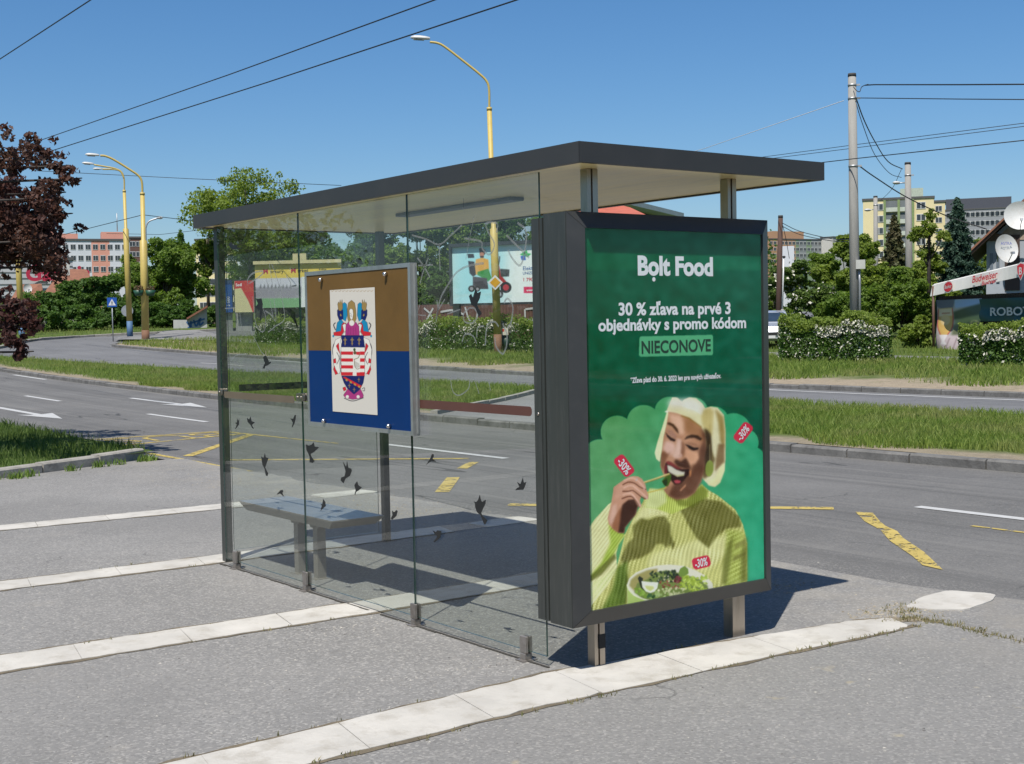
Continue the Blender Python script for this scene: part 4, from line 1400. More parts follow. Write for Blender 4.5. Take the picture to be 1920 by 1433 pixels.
cv.poly(z(Z3, [(555, 570), (610, 590), (615, 700), (600, 800), (540, 815), (500, 780), (540, 690)]), (204, 170, 152), 1.8, .9)
cv.poly(z(Z3, [(610, 600), (650, 640), (640, 740), (620, 800), (600, 740)]), (120, 80, 58), 1.6, .8)
cv.poly(z(Z3, [(545, 815), (600, 845), (660, 800), (690, 850), (720, 930), (650, 930), (560, 900), (520, 850)]), (70, 44, 32), 1.6, .95)
cv.ell(*z(Z3, [(598, 775)])[0], 3.2, 3.6, (186, 148, 130), 1, .9)
# brows, eyes
cv.poly(z(Z3, [(438, 392), (470, 385), (520, 410), (565, 465), (578, 520), (545, 492), (500, 435), (450, 412)]), (72, 48, 34), .7, .95)
cv.poly(z(Z3, [(640, 590), (670, 550), (730, 528), (800, 540), (850, 580), (830, 600), (760, 568), (700, 572)]), (58, 38, 26), .8, .95)
cv.poly(z(Z3, [(430, 470), (500, 480), (550, 540), (540, 580), (470, 540)]), (150, 112, 96), 1.5, .7)
cv.poly(z(Z3, [(422, 500), (445, 530), (490, 565), (540, 590), (530, 612), (480, 598), (440, 555)]), (34, 24, 22), .7, .95)
cv.poly(z(Z3, [(650, 630), (700, 615), (780, 640), (830, 670), (780, 670), (710, 650)]), (140, 100, 78), 1.2, .7)
cv.poly(z(Z3, [(645, 640), (700, 655), (750, 680), (812, 682), (800, 708), (745, 718), (700, 695)]), (34, 24, 22), .7, .95)
# mouth
cv.poly(z(Z3, [(424, 860), (470, 845), (540, 900), (620, 935), (700, 930), (705, 985), (660, 1040), (600, 1105), (530, 1115), (480, 1060), (440, 985), (412, 985), (412, 915)]), (48, 28, 24), .9)
cv.poly(z(Z3, [(424, 850), (455, 838), (500, 855), (555, 900), (610, 935), (560, 935), (490, 895), (448, 880)]), (128, 58, 56), .8, .95)
cv.poly(z(Z3, [(440, 885), (490, 900), (550, 940), (620, 965), (650, 965), (640, 1000), (560, 1012), (490, 985), (455, 960)]), (206, 200, 180), .8, .95)
cv.poly(z(Z3, [(500, 985), (560, 1003), (640, 990), (640, 1012), (560, 1025)]), (196, 190, 140), .6, .8)
cv.poly(z(Z3, [(415, 900), (438, 880), (442, 985), (415, 985)]), (120, 46, 52), .8, .9)
cv.poly(z(Z3, [(518, 1068), (560, 1058), (605, 1072), (590, 1098), (540, 1102)]), (178, 78, 84), .8)
cv.poly(z(Z3, [(700, 960), (725, 945), (722, 1000), (705, 1035)]), (196, 130, 84), .8, .9)
cv.poly(z(Z3, [(590, 1180), (660, 1105), (662, 1130), (600, 1195)]), (190, 134, 100), .9, .85)
# fringe and near lock
cv.poly(z(Z3, [(440, 270), (470, 180), (600, 190), (760, 250), (890, 330), (930, 450), (900, 480), (850, 450), (780, 390), (700, 335), (620, 305), (530, 265), (460, 250)]), (204, 195, 152), .6, .9, tex=lambda X, Y: 14 * np.sin(X * 2.7 + Y * .3))
cv.poly(z(Z3, [(450, 150), (540, 110), (700, 110), (860, 190), (880, 270), (760, 262), (600, 215), (470, 215)]), (212, 206, 190), 5, .85, tex=lambda X, Y: 9 * np.sin(X * 2.5 + Y * .3))
cv.poly(z(Z3, [(870, 240), (940, 215), (985, 260), (975, 420), (965, 560), (900, 520), (860, 430), (840, 320)]), (184, 166, 108), 2.2, .9, tex=lambda X, Y: 13 * np.sin(X * 2.3))
cv.poly(z(Z3, [(875, 455), (905, 470), (950, 520), (962, 700), (945, 860), (890, 960), (880, 800), (905, 640), (890, 520)]), (56, 42, 28), 1.8, .9)
cv.poly(z(Z3, [(600, 300), (700, 330), (850, 440), (840, 455), (760, 395), (690, 350), (600, 318)]), (140, 106, 56), .8, .8)
cv.poly(z(Z3, [(440, 262), (455, 280), (440, 380), (400, 560), (375, 740), (355, 850), (315, 815), (296, 745), (330, 610), (385, 440)]), (216, 212, 168), .6, tex=lambda X, Y: 9 * np.sin((X + Y * .3) * 2.4))
cv.ell(*z(Z3, [(436, 262)])[0], 3.4, 1.6, (224, 220, 200), .5, .9)
cv.ell(*z(Z3, [(936, 925)])[0], 7.6, 15.5, (128, 140, 64), .5, .95, .08)
cv.line(z(Z3, [(940, 640), (940, 850)]), 1.4, (150, 140, 100), .5, .8)
# chopsticks, bite
cv.poly(z(Z3, [(378, 1072), (430, 1010), (490, 990), (488, 1060), (450, 1135), (405, 1122)]), (70, 96, 34), .6)
cv.poly(z(Z3, [(385, 1075), (440, 1040), (446, 1090), (430, 1135), (405, 1118)]), (38, 58, 26), .6)
cv.line(z(Z3, [(165, 1092), (300, 1048), (472, 988)]), 3.4, (206, 190, 124), .4)
cv.line(z(Z3, [(165, 1101), (300, 1057), (472, 996)]), 1.0, (110, 92, 44), .4)
cv.line(z(Z3, [(200, 1212), (320, 1182), (432, 1148)]), 2.2, (190, 172, 84), .4)
# hand
hand = [(330, 600), (350, 480), (362, 385), (430, 335), (500, 285), (560, 250), (620, 236), (690, 240), (745, 275), (790, 350), (802, 415), (832, 500), (825, 545), (780, 535), (735, 500), (715, 560), (735, 640), (712, 658), (690, 640), (660, 750), (560, 870), (515, 925), (505, 1000), (440, 1005), (350, 945), (295, 880), (282, 800)]
cv.poly(z(Z4, hand), (188, 142, 116), .5)
cv.poly(z(Z4, [(480, 620), (560, 555), (640, 545), (690, 640), (655, 755), (570, 860), (515, 925), (505, 1000), (420, 995), (430, 860), (450, 720)]), (62, 38, 28), 1.2, .95)
cv.poly(z(Z4, [(350, 820), (430, 700), (470, 640), (450, 860), (420, 1000), (340, 940)]), (140, 90, 62), 1.6, .8)
cv.poly(z(Z4, [(300, 820), (345, 640), (400, 600), (400, 720), (360, 850), (320, 890)]), (206, 170, 152), 1.8, .7)
cv.poly(z(Z4, [(380, 400), (480, 340), (490, 420), (480, 500), (380, 540)]), (198, 154, 130), 2, .7)
for pts in ([(480, 355), (560, 318), (640, 330), (720, 385), (800, 415)], [(480, 440), (560, 440), (620, 430), (690, 480), (740, 520), (800, 545)], [(470, 540), (560, 510), (620, 520), (680, 590), (715, 655)]):
    cv.line(z(Z4, pts), 2.1, (96, 58, 42), .5, .85)
for pts in ([(500, 300), (600, 262), (690, 300), (770, 390)], [(490, 395), (600, 360), (690, 420), (800, 515)], [(480, 490), (590, 468), (660, 540), (715, 630)]):
    cv.line(z(Z4, pts), 3.4, (216, 176, 156), 1, .7)
for cx, cy in ((775, 400), (808, 528), (716, 632)):
    cv.ell(*z(Z4, [(cx, cy)])[0], 2.2, 3, (206, 164, 150), .5, .8)
cv.line(z(Z4, [(662, 300), (680, 265)]), 1.4, (170, 176, 176), .4)
# the portrait is a photograph: soften the drawn edges, then give it grain and slow tonal drift
def soften(a, r):
    for axis in (0, 1):
        pw = [(0, 0)] * 3; pw[axis] = (r + 1, r)
        c = np.cumsum(np.pad(a, pw, mode='edge'), axis)
        a = (c[2 * r + 1:] - c[:-(2 * r + 1)] if axis == 0 else c[:, 2 * r + 1:] - c[:, :-(2 * r + 1)]) / (2 * r + 1)
    return a


v0_ = int((742 - 418) * 2.2)
sft = soften(soften(cv.a[v0_:].astype(np.float64), 1), 1)
cv.a[v0_:] = (sft * .35 + cv.a[v0_:] * .65).astype(np.float32)
f0, f1, g0, g1 = int((1200 - 1086) * 2.2), int((1375 - 1086) * 2.2), int((765 - 418) * 2.2), int((920 - 418) * 2.2)
fac = soften(soften(cv.a[g0:g1, f0:f1].astype(np.float64), 2), 2)
cv.a[g0:g1, f0:f1] = (fac * .4 + cv.a[g0:g1, f0:f1] * .6).astype(np.float32)
lowf = soften(soften(r8.normal(0, 1, cv.a.shape[:2] + (1,)), 14), 14); lowf /= lowf.std()
cv.a[v0_:] = 118 + (cv.a[v0_:] - 118) * 1.10
cv.a += (lowf * 4 + r8.normal(0, 2.2, cv.a.shape[:2] + (1,))).astype(np.float32)
# salad bowl
bowl = [(150, 540), (190, 430), (300, 330), (480, 250), (700, 195), (930, 180), (1180, 205), (1400, 290), (1580, 390), (1690, 520), (1715, 700), (1200, 900), (170, 1000)]
cv.poly(z(Z5, bowl), (216, 212, 190), .5)
cv.poly(z(Z5, [(150, 560), (180, 640), (270, 740), (500, 830), (560, 900), (170, 1000)]), (172, 192, 104), .5)
cv.poly(z(Z5, [(190, 560), (220, 450), (330, 360), (520, 280), (700, 250), (700, 400), (560, 520), (400, 640), (300, 680)]), (146, 136, 70), 1.2, .85)
cv.poly(z(Z5, [(280, 680), (330, 520), (520, 440), (640, 330), (860, 280), (1080, 330), (1250, 380), (1450, 440), (1600, 560), (1620, 640), (1200, 760), (700, 830), (430, 800)]), (112, 128, 62), 1)
spots = [((560, 300, 1120, 500), 46, (42, 58, 36), 4.2), ((850, 300, 1000, 420), 10, (34, 50, 34), 3.5), ((720, 480, 1120, 600), 20, (128, 62, 50), 3.2), ((960, 390, 1120, 500), 10, (112, 48, 52), 4), ((1100, 380, 1580, 660), 60, (158, 178, 64), 4.6), ((1180, 440, 1580, 640), 26, (188, 204, 92), 3), ((300, 600, 520, 780), 12, (128, 160, 58), 5), ((700, 600, 1200, 740), 34, (196, 196, 148), 3.6), ((540, 660, 900, 800), 16, (150, 172, 100), 4), ((430, 700, 640, 790), 8, (56, 92, 48), 4.5), ((700, 380, 1100, 640), 14, (206, 194, 158), 2)]
for (a, b_, c, d), n_, col, rr in spots:
    for _ in range(n_):
        cu, c2 = z(Z5, [(r8.uniform(a, c), r8.uniform(b_, d))])[0]
        cv.ell(cu, c2, rr * r8.uniform(.5, 1), rr * r8.uniform(.35, .7), np.asarray(col) + r8.normal(0, 12), .4, .9, r8.uniform(0, 3), 10)
cv.poly(z(Z5, [(1080, 320), (1110, 250), (1190, 205), (1250, 260), (1260, 340), (1180, 390), (1100, 390)]), (112, 138, 58), .5)
cv.poly(z(Z5, [(345, 430), (375, 385), (440, 430), (420, 560), (480, 670), (400, 600)]), (40, 46, 34), .6)
cv.poly(z(Z5, [(410, 478), (560, 495), (715, 500), (695, 610), (640, 670), (570, 692), (490, 665), (430, 590)]), (226, 228, 204), .5)
cv.poly(z(Z5, [(470, 560), (620, 570), (640, 610), (570, 660), (500, 620)]), (190, 194, 110), .8, .85)
cv.line(z(Z5, [(152, 540), (190, 640), (300, 740), (490, 818), (520, 825)]), 2.0, (232, 226, 190), .4)
# red price tags
RED = (196, 40, 66)


def tagshape(c, a, b_, w_, h_):
    """rounded bar centred at c with half-axes along a (length w_) and b_ (h_)"""
    pts = []
    r = h_ * .62
    for sx, sy, a0 in ((1, 1, 0), (-1, 1, 90), (-1, -1, 180), (1, -1, 270)):
        for k in range(7):
            t_ = math.radians(a0 + 15 * k)
            x = sx * (w_ - r) + r * math.cos(t_); y = sy * (h_ - r) + r * math.sin(t_)
            pts.append((c[0] + a[0] * x + b_[0] * y, c[1] + a[1] * x + b_[1] * y))
    return pts


def unit(a):
    a = np.asarray(a, float); return a / np.hypot(*a)


TAGS = [(z(Z8, [(281, 447)])[0], unit((.60, .80)), 21, 11.5), (z(Z8, [(977, 254)])[0], unit((.60, -.80)), 20, 11), (z(Z8, [(732, 1012)])[0], unit((.97, -.24)), 17, 11)]
for c, a, w_, h_ in TAGS:
    cv.poly(tagshape(c, a, np.array([-a[1], a[0]]), w_, h_), RED, .3)
cv.poly([(1199, 634), (1201, 631), (1335, 628), (1337, 631), (1337, 663), (1335, 666), (1201, 669), (1198, 666)], (82, 164, 116), .3)
poster = printed('poster', (IX0 - .01, FY + .017, IZ0 - .01), (1, 0, 0), (0, 0, 1), IX1 - IX0 + .02, IZ1 - IZ0 + .02, 360, 540, cv, vcolmat('poster print', .5, spec=.03), 1.2, case)
LET = M('white print', (1.05, 1.07, 1.07), .45, 0, .03, 5)
LETG = M('dark green print', (.01, .06, .035), .45, 0, .03, 5)
PY = FY + .0162
mb = MB()


def pline(body, u0, u1, vb_, cap, bold, mi=0):
    """line of print between photo columns u0, u1 with its baseline at row vb_"""
    a = ony(u0, vb_, PY); b_ = ony(u1, vb_, PY); c = (a + b_) / 2
    t_ = ony((u0 + u1) / 2, vb_ - cap, PY)
    size = (t_[2] - c[2]) / .685
    letters(mb, body, (c[0], PY, c[2]), (1, 0, 0), (0, 0, 1), size, bold, width=b_[0] - a[0], mi=mi)


pline('Bolt Food', 1196, 1337, 515.5, 33, .042)
q = ony(1226, 524, PY)
mb.prism([(.011 * math.cos(a), .011 * math.sin(a)) for a in np.linspace(0, 2 * math.pi, 16, endpoint=False)], (q[0], PY, q[2]), (1, 0, 0), (0, 0, 1), (0, -1, 0), 0)
pline('30 % zľava na prvé 3', 1160, 1370, 589.5, 21.5, .032)
pline('objednávky s promo kódom', 1122, 1399, 617.5, 20.5, .032)
pline('NIECONOVE', 1203, 1333, 660.5, 22, .026, 1)
pline('*Zľava platí do 30. 6. 2022 len pre nových užívateľov.', 1182, 1352, 713.5, 9, .03)
for c, a, w_, h_ in TAGS:
    o_ = ony(*c, PY); r_ = ony(c[0] + a[0] * 10, c[1] + a[1] * 10, PY) - o_
    r_ /= np.linalg.norm(r_); up_ = np.array([-r_[2], 0, r_[0]])
    letters(mb, '-30%', o_ - up_ * .021, r_, up_, .060, .02, width=.092 if w_ > 18 else .088)
mb.build('lettering', [LET, LETG], poster)
MB().box(IX0 - .004, IX1 + .004, FY + .006, FY + .009, IZ0 - .004, IZ1 + .004).build('glass_pane', PANE, case)

# ------------------------------------------------------------------ the board with the coat of arms
board = thing('sign_board', (-.04, 1.725, 1.1), 'aluminium framed board, brown over blue, with a painted coat of arms on a white paper', 'board')
BX = -.052
by0, by1, bz0, bz1 = 1.108, 2.345, 1.104, 2.066
mb = MB()
fw_ = .024
mb.box(BX - .004, -.0095, by0, by0 + fw_, bz0, bz1)
mb.box(BX - .004, -.0095, by1 - fw_, by1, bz0, bz1)
mb.box(BX - .004, -.0095, by0 + fw_ + .001, by1 - fw_ - .001, bz0, bz0 + fw_)
mb.box(BX - .004, -.0095, by0 + fw_ + .001, by1 - fw_ - .001, bz1 - fw_, bz1)
mb.box(-.030, -.022, by0 - .006, by0 - .0005, bz0 + .01, bz1 - .01)
mb.build('frame', ALU, board)
X6 = ((560, 490), .23033)
zb_ = onx(669, 658, BX)[2]
mb = MB()
mb.mat(0).box(BX, BX + .03, by0 + fw_, by1 - fw_, zb_, bz1 - fw_)
mb.mat(1).box(BX, BX + .03, by0 + fw_, by1 - fw_, bz0 + fw_, zb_ - .0005)
mb.build('panel', [M('brown board paint', (.165, .095, .03), .6, 0, .14, 2.5, dirt=(.20, .11, .03), dirt_amt=.5, spec=.12), M('blue board paint', (.002, .034, .145), .55, 0, .10, 2.0, dirt=(.014, .04, .12), dirt_amt=.25, spec=.12)], board)
ca = Canvas(612, 534, 716, 786, 6, (205, 200, 188))
zx = lambda pts: zoomed(pts, *X6)
K = (40, 38, 44)
CR = (196, 36, 44); CB = (20, 30, 92); CC = (20, 130, 170); CP = (164, 52, 116); CG = (150, 124, 72); WH = (222, 218, 206)


def pk(pts, col, ol=.55, blur=.22):
    q_ = zx(pts)
    ca.line(q_ + [q_[0]], ol + .5, K, .18, .85, smooth=False)
    ca.poly(q_, col, blur)


def mir(pts, cx=436):
    return [(2 * cx - x, y) for x, y in pts]


for f in (lambda p: p, mir):
    # mantling
    ca.line(zx(f([(300, 560), (285, 520), (300, 500)])), 1.6, K, .3); ca.line(zx(f([(330, 640), (285, 680), (280, 760), (320, 800)])), 1.2, K, .3)
    pk(f([(345, 620), (300, 640), (278, 720), (285, 830), (300, 920), (330, 915), (345, 860), (330, 780), (345, 720)]), WH)
    pk(f([(325, 665), (305, 690), (318, 720), (340, 760), (330, 720)]), CR, .3)
    pk(f([(300, 790), (283, 800), (285, 830), (305, 828)]), CR, .3)
    pk(f([(290, 850), (283, 880), (300, 925), (320, 915), (300, 880)]), CR, .3)
    ca.line(zx(f([(345, 760), (335, 850), (350, 930)])), .8, K, .25); ca.line(zx(f([(310, 740), (330, 790), (310, 840)])), .8, K, .25)
    # feathers / wings
    pk(f([(315, 500), (300, 590), (345, 590), (365, 500), (345, 470)]), CC)
    pk(f([(355, 350), (372, 335), (390, 350), (395, 440), (380, 490), (355, 470)]), CC)
    pk(f([(315, 400), (330, 380), (360, 400), (362, 470), (330, 480), (316, 440)]), CB)
    pk(f([(325, 330), (333, 345), (338, 312), (346, 340), (353, 310), (358, 380), (345, 405), (325, 400), (318, 350)]), CG)
    pk(f([(340, 425), (350, 440), (345, 452), (335, 440)]), CG, .2)
    pk(f([(362, 500), (350, 520), (345, 570), (285, 580), (285, 605), (345, 608), (375, 560), (385, 505)]), CR)
    pk(f([(358, 520), (375, 508), (398, 530), (395, 570), (370, 570)]), WH)
    pk(f([(360, 590), (385, 575), (382, 605), (365, 610)]), WH)
    ca.ell(*zx(f([(282, 610)]))[0], 1.6, 2.2, CC, .3)
    pk(f([(342, 640), (352, 630), (350, 670), (338, 665)]), WH)
# angel
pk([(400, 470), (396, 400), (405, 340), (430, 318), (455, 340), (465, 400), (468, 470), (455, 500), (410, 500)], CG)
pk([(385, 520), (405, 495), (432, 530), (465, 495), (490, 530), (495, 605), (380, 605)], CP)
for dx in (-30, -12, 8, 26):
    ca.line(zx([(436 + dx, 540), (436 + dx * 1.2, 600)]), .7, (110, 30, 80), .3, .8)
pk([(412, 400), (425, 385), (440, 395), (444, 430), (438, 470), (428, 478), (418, 460)], WH)
ca.ell(*zx([(432, 503)])[0], 4.8, 5.4, WH, .3)
ca.line(zx([(420, 425), (428, 425)]), .7, K, .2); ca.line(zx([(428, 432), (426, 448), (431, 450)]), .6, K, .2)
# shield
pk([(345, 605), (530, 605), (528, 640), (540, 700), (345, 700), (355, 650)], CB)
for cx in (378, 435, 492):
    ca.line(zx([(cx, 620), (cx, 685)]), 1.8, CG, .3); ca.line(zx([(cx - 14, 645), (cx - 6, 635), (cx, 655), (cx + 6, 635), (cx + 14, 645)]), 1.3, CG, .25); ca.line(zx([(cx - 10, 668), (cx + 10, 668)]), 1.1, CG, .25)
pk([(345, 700), (538, 702), (536, 935), (350, 930)], WH)
for k in range(4):
    y_ = 735 + k * 56
    ca.poly(zx([(345, y_), (442, y_), (442, y_ + 27), (346, y_ + 26)]), CR, .25)
    ca.poly(zx([(500, y_), (537, y_), (536, y_ + 28), (500, y_ + 28)]), CR, .25)
ca.poly(zx([(468, 737), (500, 737), (500, 765), (468, 760)]), CR, .25); ca.poly(zx([(440, 905), (470, 905), (470, 932), (440, 932)]), WH, .3)
ca.poly(zx([(472, 905), (537, 905), (536, 934), (472, 933)]), CR, .25)
ca.line(zx([(448, 800), (485, 785), (498, 750)]), 1.2, (120, 112, 84), .25)
for k in range(5):
    ca.line(zx([(458 + k * 8, 812 + k * 5), (462 + k * 8, 870 - abs(k - 2) * 4)]), .6, (110, 105, 96), .2)
ca.line(zx([(455, 800), (456, 850), (475, 878), (498, 870)]), .9, (110, 100, 80), .25)
ca.ell(*zx([(454, 720)])[0], 2.2, 3, (60, 84, 50), .3); ca.ell(*zx([(458, 745)])[0], 2.8, 3.4, (100, 80, 56), .3)
pk([(350, 935), (536, 935), (525, 990), (500, 1040), (450, 1085), (400, 1040), (370, 990)], CB)
ca.poly(zx([(358, 945), (375, 940), (515, 1015), (502, 1035)]), CR, .25)
for k in range(4):
    x_, y_ = 392 + k * 34, 960 + k * 18
    ca.poly(zx([(x_ - 8, y_ - 4), (x_ + 8, y_ + 5), (x_ + 4, y_ + 20), (x_ - 12, y_ + 10)]), (176, 140, 60), .25)
for cx, cy in ((412, 1014), (452, 1046), (490, 965)):
    ca.line(zx([(cx, cy - 18), (cx, cy + 18)]), 1.2, CG, .25); ca.line(zx([(cx - 11, cy - 2), (cx + 11, cy - 2)]), 1.2, CG, .25)
pk([(372, 1080), (400, 1040), (450, 1085), (505, 1042), (527, 1090), (525, 1110), (475, 1120), (440, 1125), (380, 1110), (365, 1090)], CP)
pk([(358, 1030), (380, 1022), (388, 1048), (368, 1058)], CR, .3)
ca.line(zx([(370, 1115), (440, 1138), (528, 1112)]), 1.2, K, .25)
for cx in (396, 484):
    ca.ell(*zx([(cx, 1103)])[0], 3.0, 3.0, WH, .3)
ca.line(zx([(515, 1040), (535, 1030), (535, 1055), (520, 1052)]), .8, K, .25)
for k in range(12):
    x_ = 265 + k * 29
    ca.line(zx([(x_, 240), (x_ + 10, 246), (x_ + 22, 236)]), .8, (150, 120, 80), .3, .8)
pa = onx(623, 771, BX - .003); pb = onx(707, 779, BX - .003); pc = onx(703, 540, BX - .003); pd = onx(619, 543, BX - .003)
py0, py1 = (pb[1] + pc[1]) / 2, (pa[1] + pd[1]) / 2
pz0, pz1 = (pa[2] + pb[2]) / 2, (pc[2] + pd[2]) / 2
printed('paper', (BX - .0025, py1, pz0), (0, -1, 0), (0, 0, 1), py1 - py0, pz1 - pz0, 200, 300, ca, vcolmat('painted paper', .6, spec=.2), .82, board, cmax=.75)
for u, v in ((601, 525), (722, 514), (607, 789), (729, 799)):
    q = onx(u, v, BX - .012)
    mb = MB()
    mb.tube([(BX - .001, q[1], q[2]), (BX - .010, q[1], q[2])], .011, 12)
    mb.ellipsoid((BX - .014, q[1], q[2]), (.014, .014, .014), 12, 8, -1)
    mb.build('bolt', M('polished steel', (.62, .61, .6), .22, 1.0, .05, 9), board)


# ================================================================== TREES, HEDGES
BARK = M('grey brown bark', (.12, .095, .07), .9, 0, .3, 6, .8, 30)
BARKD = M('dark bark', (.05, .04, .034), .9, 0, .3, 6, .8, 30)


def leaf_cloud(name, centres, radii, n, ls, mat, parent, seed, shell=.62, squash=1.0, droop=0.0, aspect=.62):
    """n leaf cards spread through blobs; cards are bent diamonds"""
    r = np.random.default_rng(seed)
    Cn = np.asarray(centres, float); R = np.asarray(radii, float)
    if R.ndim == 1:
        R = np.stack([R, R, R * squash], -1)
    wgt = (R[:, 0] * R[:, 2]); wgt = wgt / wgt.sum()
    k = np.arange(n) if len(Cn) == n else r.choice(len(Cn), n, p=wgt)
    d = r.normal(size=(n, 3)); d /= np.linalg.norm(d, axis=1)[:, None]
    rad = r.uniform(shell ** 3, 1, n) ** (1 / 3)
    # ragged edge: twigs poke out
    rad = rad * (1 + .16 * np.sin(d[:, 0] * 7 + k) * np.sin(d[:, 2] * 6 + 2 * k) + .06 * r.normal(size=n))
    P = Cn[k] + d * R[k] * rad[:, None]
    nrm = d * .5 + r.normal(size=(n, 3)) * .75 + np.array([0, 0, .35])
    nrm /= np.linalg.norm(nrm, axis=1)[:, None]
    t_ = np.cross(nrm, r.normal(size=(n, 3))); t_ /= np.linalg.norm(t_, axis=1)[:, None] + 1e-9
    b_ = np.cross(nrm, t_)
    s = (ls * r.uniform(.6, 1.35, n))[:, None]
    A0 = P - t_ * s * .5; A1 = P + b_ * s * .5 * aspect + nrm * s * .07; A2 = P + t_ * s * .5 - np.array([0, 0, droop]) * s; A3 = P - b_ * s * .5 * aspect + nrm * s * .07
    V = np.stack([A0, A1, A2, A3], 1).reshape(-1, 3)
    q = np.arange(n) * 4
    return raw_mesh(name, V, np.stack([q, q + 1, q + 2, q + 3], -1), mat, parent)


LEAF = dict(
    mid=leafmat('mid green leaf', (.072, .130, .018), (.16, .235, .042), .5, (.165, .235, .045)),
    dark=leafmat('dark green leaf', (.038, .086, .017), (.088, .158, .030), .45, (.095, .17, .03)),
    light=leafmat('yellow green leaf', (.105, .160, .022), (.225, .285, .055), .5, (.17, .23, .045)),
    conifer=leafmat('brownish conifer needle', (.045, .056, .020), (.10, .105, .042), .3, (.13, .10, .055)),
    spruce=leafmat('blue green spruce needle', (.026, .056, .036), (.062, .11, .072), .3, (.045, .085, .06)),
    copper=leafmat('copper red leaf', (.032, .014, .013), (.100, .044, .036), .4, (.115, .065, .04)),
    lilac=leafmat('shrub leaf', (.055, .105, .02), (.14, .20, .045), .42),
)
BLOSSOM = M('white blossom', (.62, .60, .50), .8, 0, .08, 9)
TG = None


def view_axes(u, D):
    p = at(u, 600, D); d = p[:2] - CAM[:2]; d = d / np.hypot(*d)
    return p, np.array([d[1], -d[0], 0.0]), np.array([d[0], d[1], 0.0])      # right, away


def tree(name, label, cat, u, vt, D, wpx, leaf, n=9000, ls=.2, seed=0, vb=None, trunk_h=.25, shape='round', group=None, blobs=None, blossom=0, nb=9, bark=BARK, depth=.9):
    p, rt_, aw = view_axes(u, D)
    x, y = p[0], p[1]
    z0 = float(T(x, y)) + .05
    z1 = at(u, vt, D)[2]
    H = max(z1 - z0, 1.0); W = wpx / FPX * D
    r = np.random.default_rng(seed + 100)
    root = thing(name, (x, y, z0), label, cat, group)
    cs = []; rs = []
    zc0 = z0 + H * trunk_h
    for i in range(nb):
        if shape == 'cone':
            t_ = i / (nb - 1)
            rad = W / 2 * (1 - t_) ** .85 * .62 + .12
            for k in range(3 if t_ < .8 else 1):
                a = r.uniform(0, 6.28)
                off = W / 2 * (1 - t_) * .5 if t_ < .8 else 0
                cs.append((x + off * math.cos(a), y + off * math.sin(a), zc0 + (z1 - zc0 - rad * .5) * t_)); rs.append((rad, rad, rad * .7))
        elif shape == 'column':
            t_ = (i + .5) / nb
            a = r.uniform(0, 6.28); q = W * .18
            rad = W * .33 * (1.05 - abs(t_ - .45) * .9)
            cs.append((x + q * math.cos(a), y + q * math.sin(a), zc0 + (z1 - zc0) * t_)); rs.append((rad, rad, H * .12))
        else:
            t_ = r.uniform(0, 1) if i > 2 else (.85, .5, .2)[i]
            prof = math.sin(math.pi * (.14 + .80 * t_)) ** .7
            a = r.uniform(0, 6.28); q = r.uniform(.25, .62) * W / 2 * prof if i > 0 else W * .08
            rad = r.uniform(.30, .46) * W / 2 * (0.65 + .35 * prof)
            cs.append((x + q * math.cos(a) * 1.0, y + q * math.sin(a) * depth, min(zc0 + (z1 - zc0) * t_, z1 - rad * .85))); rs.append((rad, rad, rad * .85))
    cs = np.asarray(cs); rs = np.asarray(rs)
    if shape == 'cone':
        pass
    if shape == 'round':   # let the crown reach the measured width and height
        for s in (-1, 1):
            q = rt_ * s * W * .34
            cs = np.vstack([cs, [[x + q[0], y + q[1], zc0 + (z1 - zc0) * r.uniform(.35, .6)]]]); rs = np.vstack([rs, [[W * .18, W * .18, W * .16]]])
    fc = []; fr = []
    for c, q in zip(cs, rs):
        fc.append(c); fr.append(q * .80)
        m_ = 9 if shape != 'cone' else 6
        dd = r.normal(size=(m_, 3)); dd /= np.linalg.norm(dd, axis=1)[:, None]
        kk = r.uniform(.22, .48, m_)
        for k in range(m_):
            e = c + dd[k] * q * r.uniform(.7, 1.12)
            e[2] = min(e[2], z1 - q[2] * kk[k] * .8)
            fc.append(e); fr.append(q * kk[k] * (1, 1, .8))
    if shape == 'cone':
        m_ = int(n * 1.6)
        t_ = 1 - np.sqrt(r.uniform(0, 1, m_))          # more needles low down
        ang = r.uniform(0, 2 * math.pi, m_)
        tiers = 13
        saw = 1 - (t_ * tiers + .25 * np.sin(3 * ang + seed)) % 1.0
        R_ = W / 2 * (1 - t_) ** .85 * (.50 + .5 * saw) * (.78 + .30 * np.sin(ang * 5 + np.floor(t_ * tiers) * 2.3) + .08 * r.normal(size=m_)) + .06
        q_ = r.uniform(.25, 1, m_) ** .5
        Pn = np.stack([x + R_ * q_ * np.cos(ang), y + R_ * q_ * np.sin(ang), zc0 + (z1 - zc0) * t_ + .12 * R_ * (1 - q_)], -1)
        leaf_cloud('crown', Pn, np.full((m_, 3), .10), m_, ls * .9, LEAF[leaf], root, seed, .1)
    else:
        leaf_cloud('crown', fc, fr, int(n * 1.5), ls * .9, LEAF[leaf], root, seed, .25)
    mb = MB()
    top = np.array([x, y, zc0 + (z1 - zc0) * .6])
    rb = max(.05, H * .018)
    mb.tube([(x, y, z0 - .1), (x + .02 * H * r.normal(), y, z0 + H * trunk_h), top], [rb, rb * .75, rb * .25], 8)
    for c in cs[:: max(1, len(cs) // 7)]:
        s_ = np.array([x, y, z0 + H * trunk_h * .8 + (c[2] - z0 - H * trunk_h * .8) * .35])
        mb.tube([s_, (s_ + c) / 2 + np.array([0, 0, -.02 * H]), c], [rb * .5, rb * .32, rb * .1], 6)
    mb.build('trunk', bark, root)
    if blossom:
        leaf_cloud('blossom', cs, rs * 1.02, blossom, ls * 1.1, BLOSSOM, root, seed + 5, .9)
    return root


GW = 'trees in front of the houses on the far side'
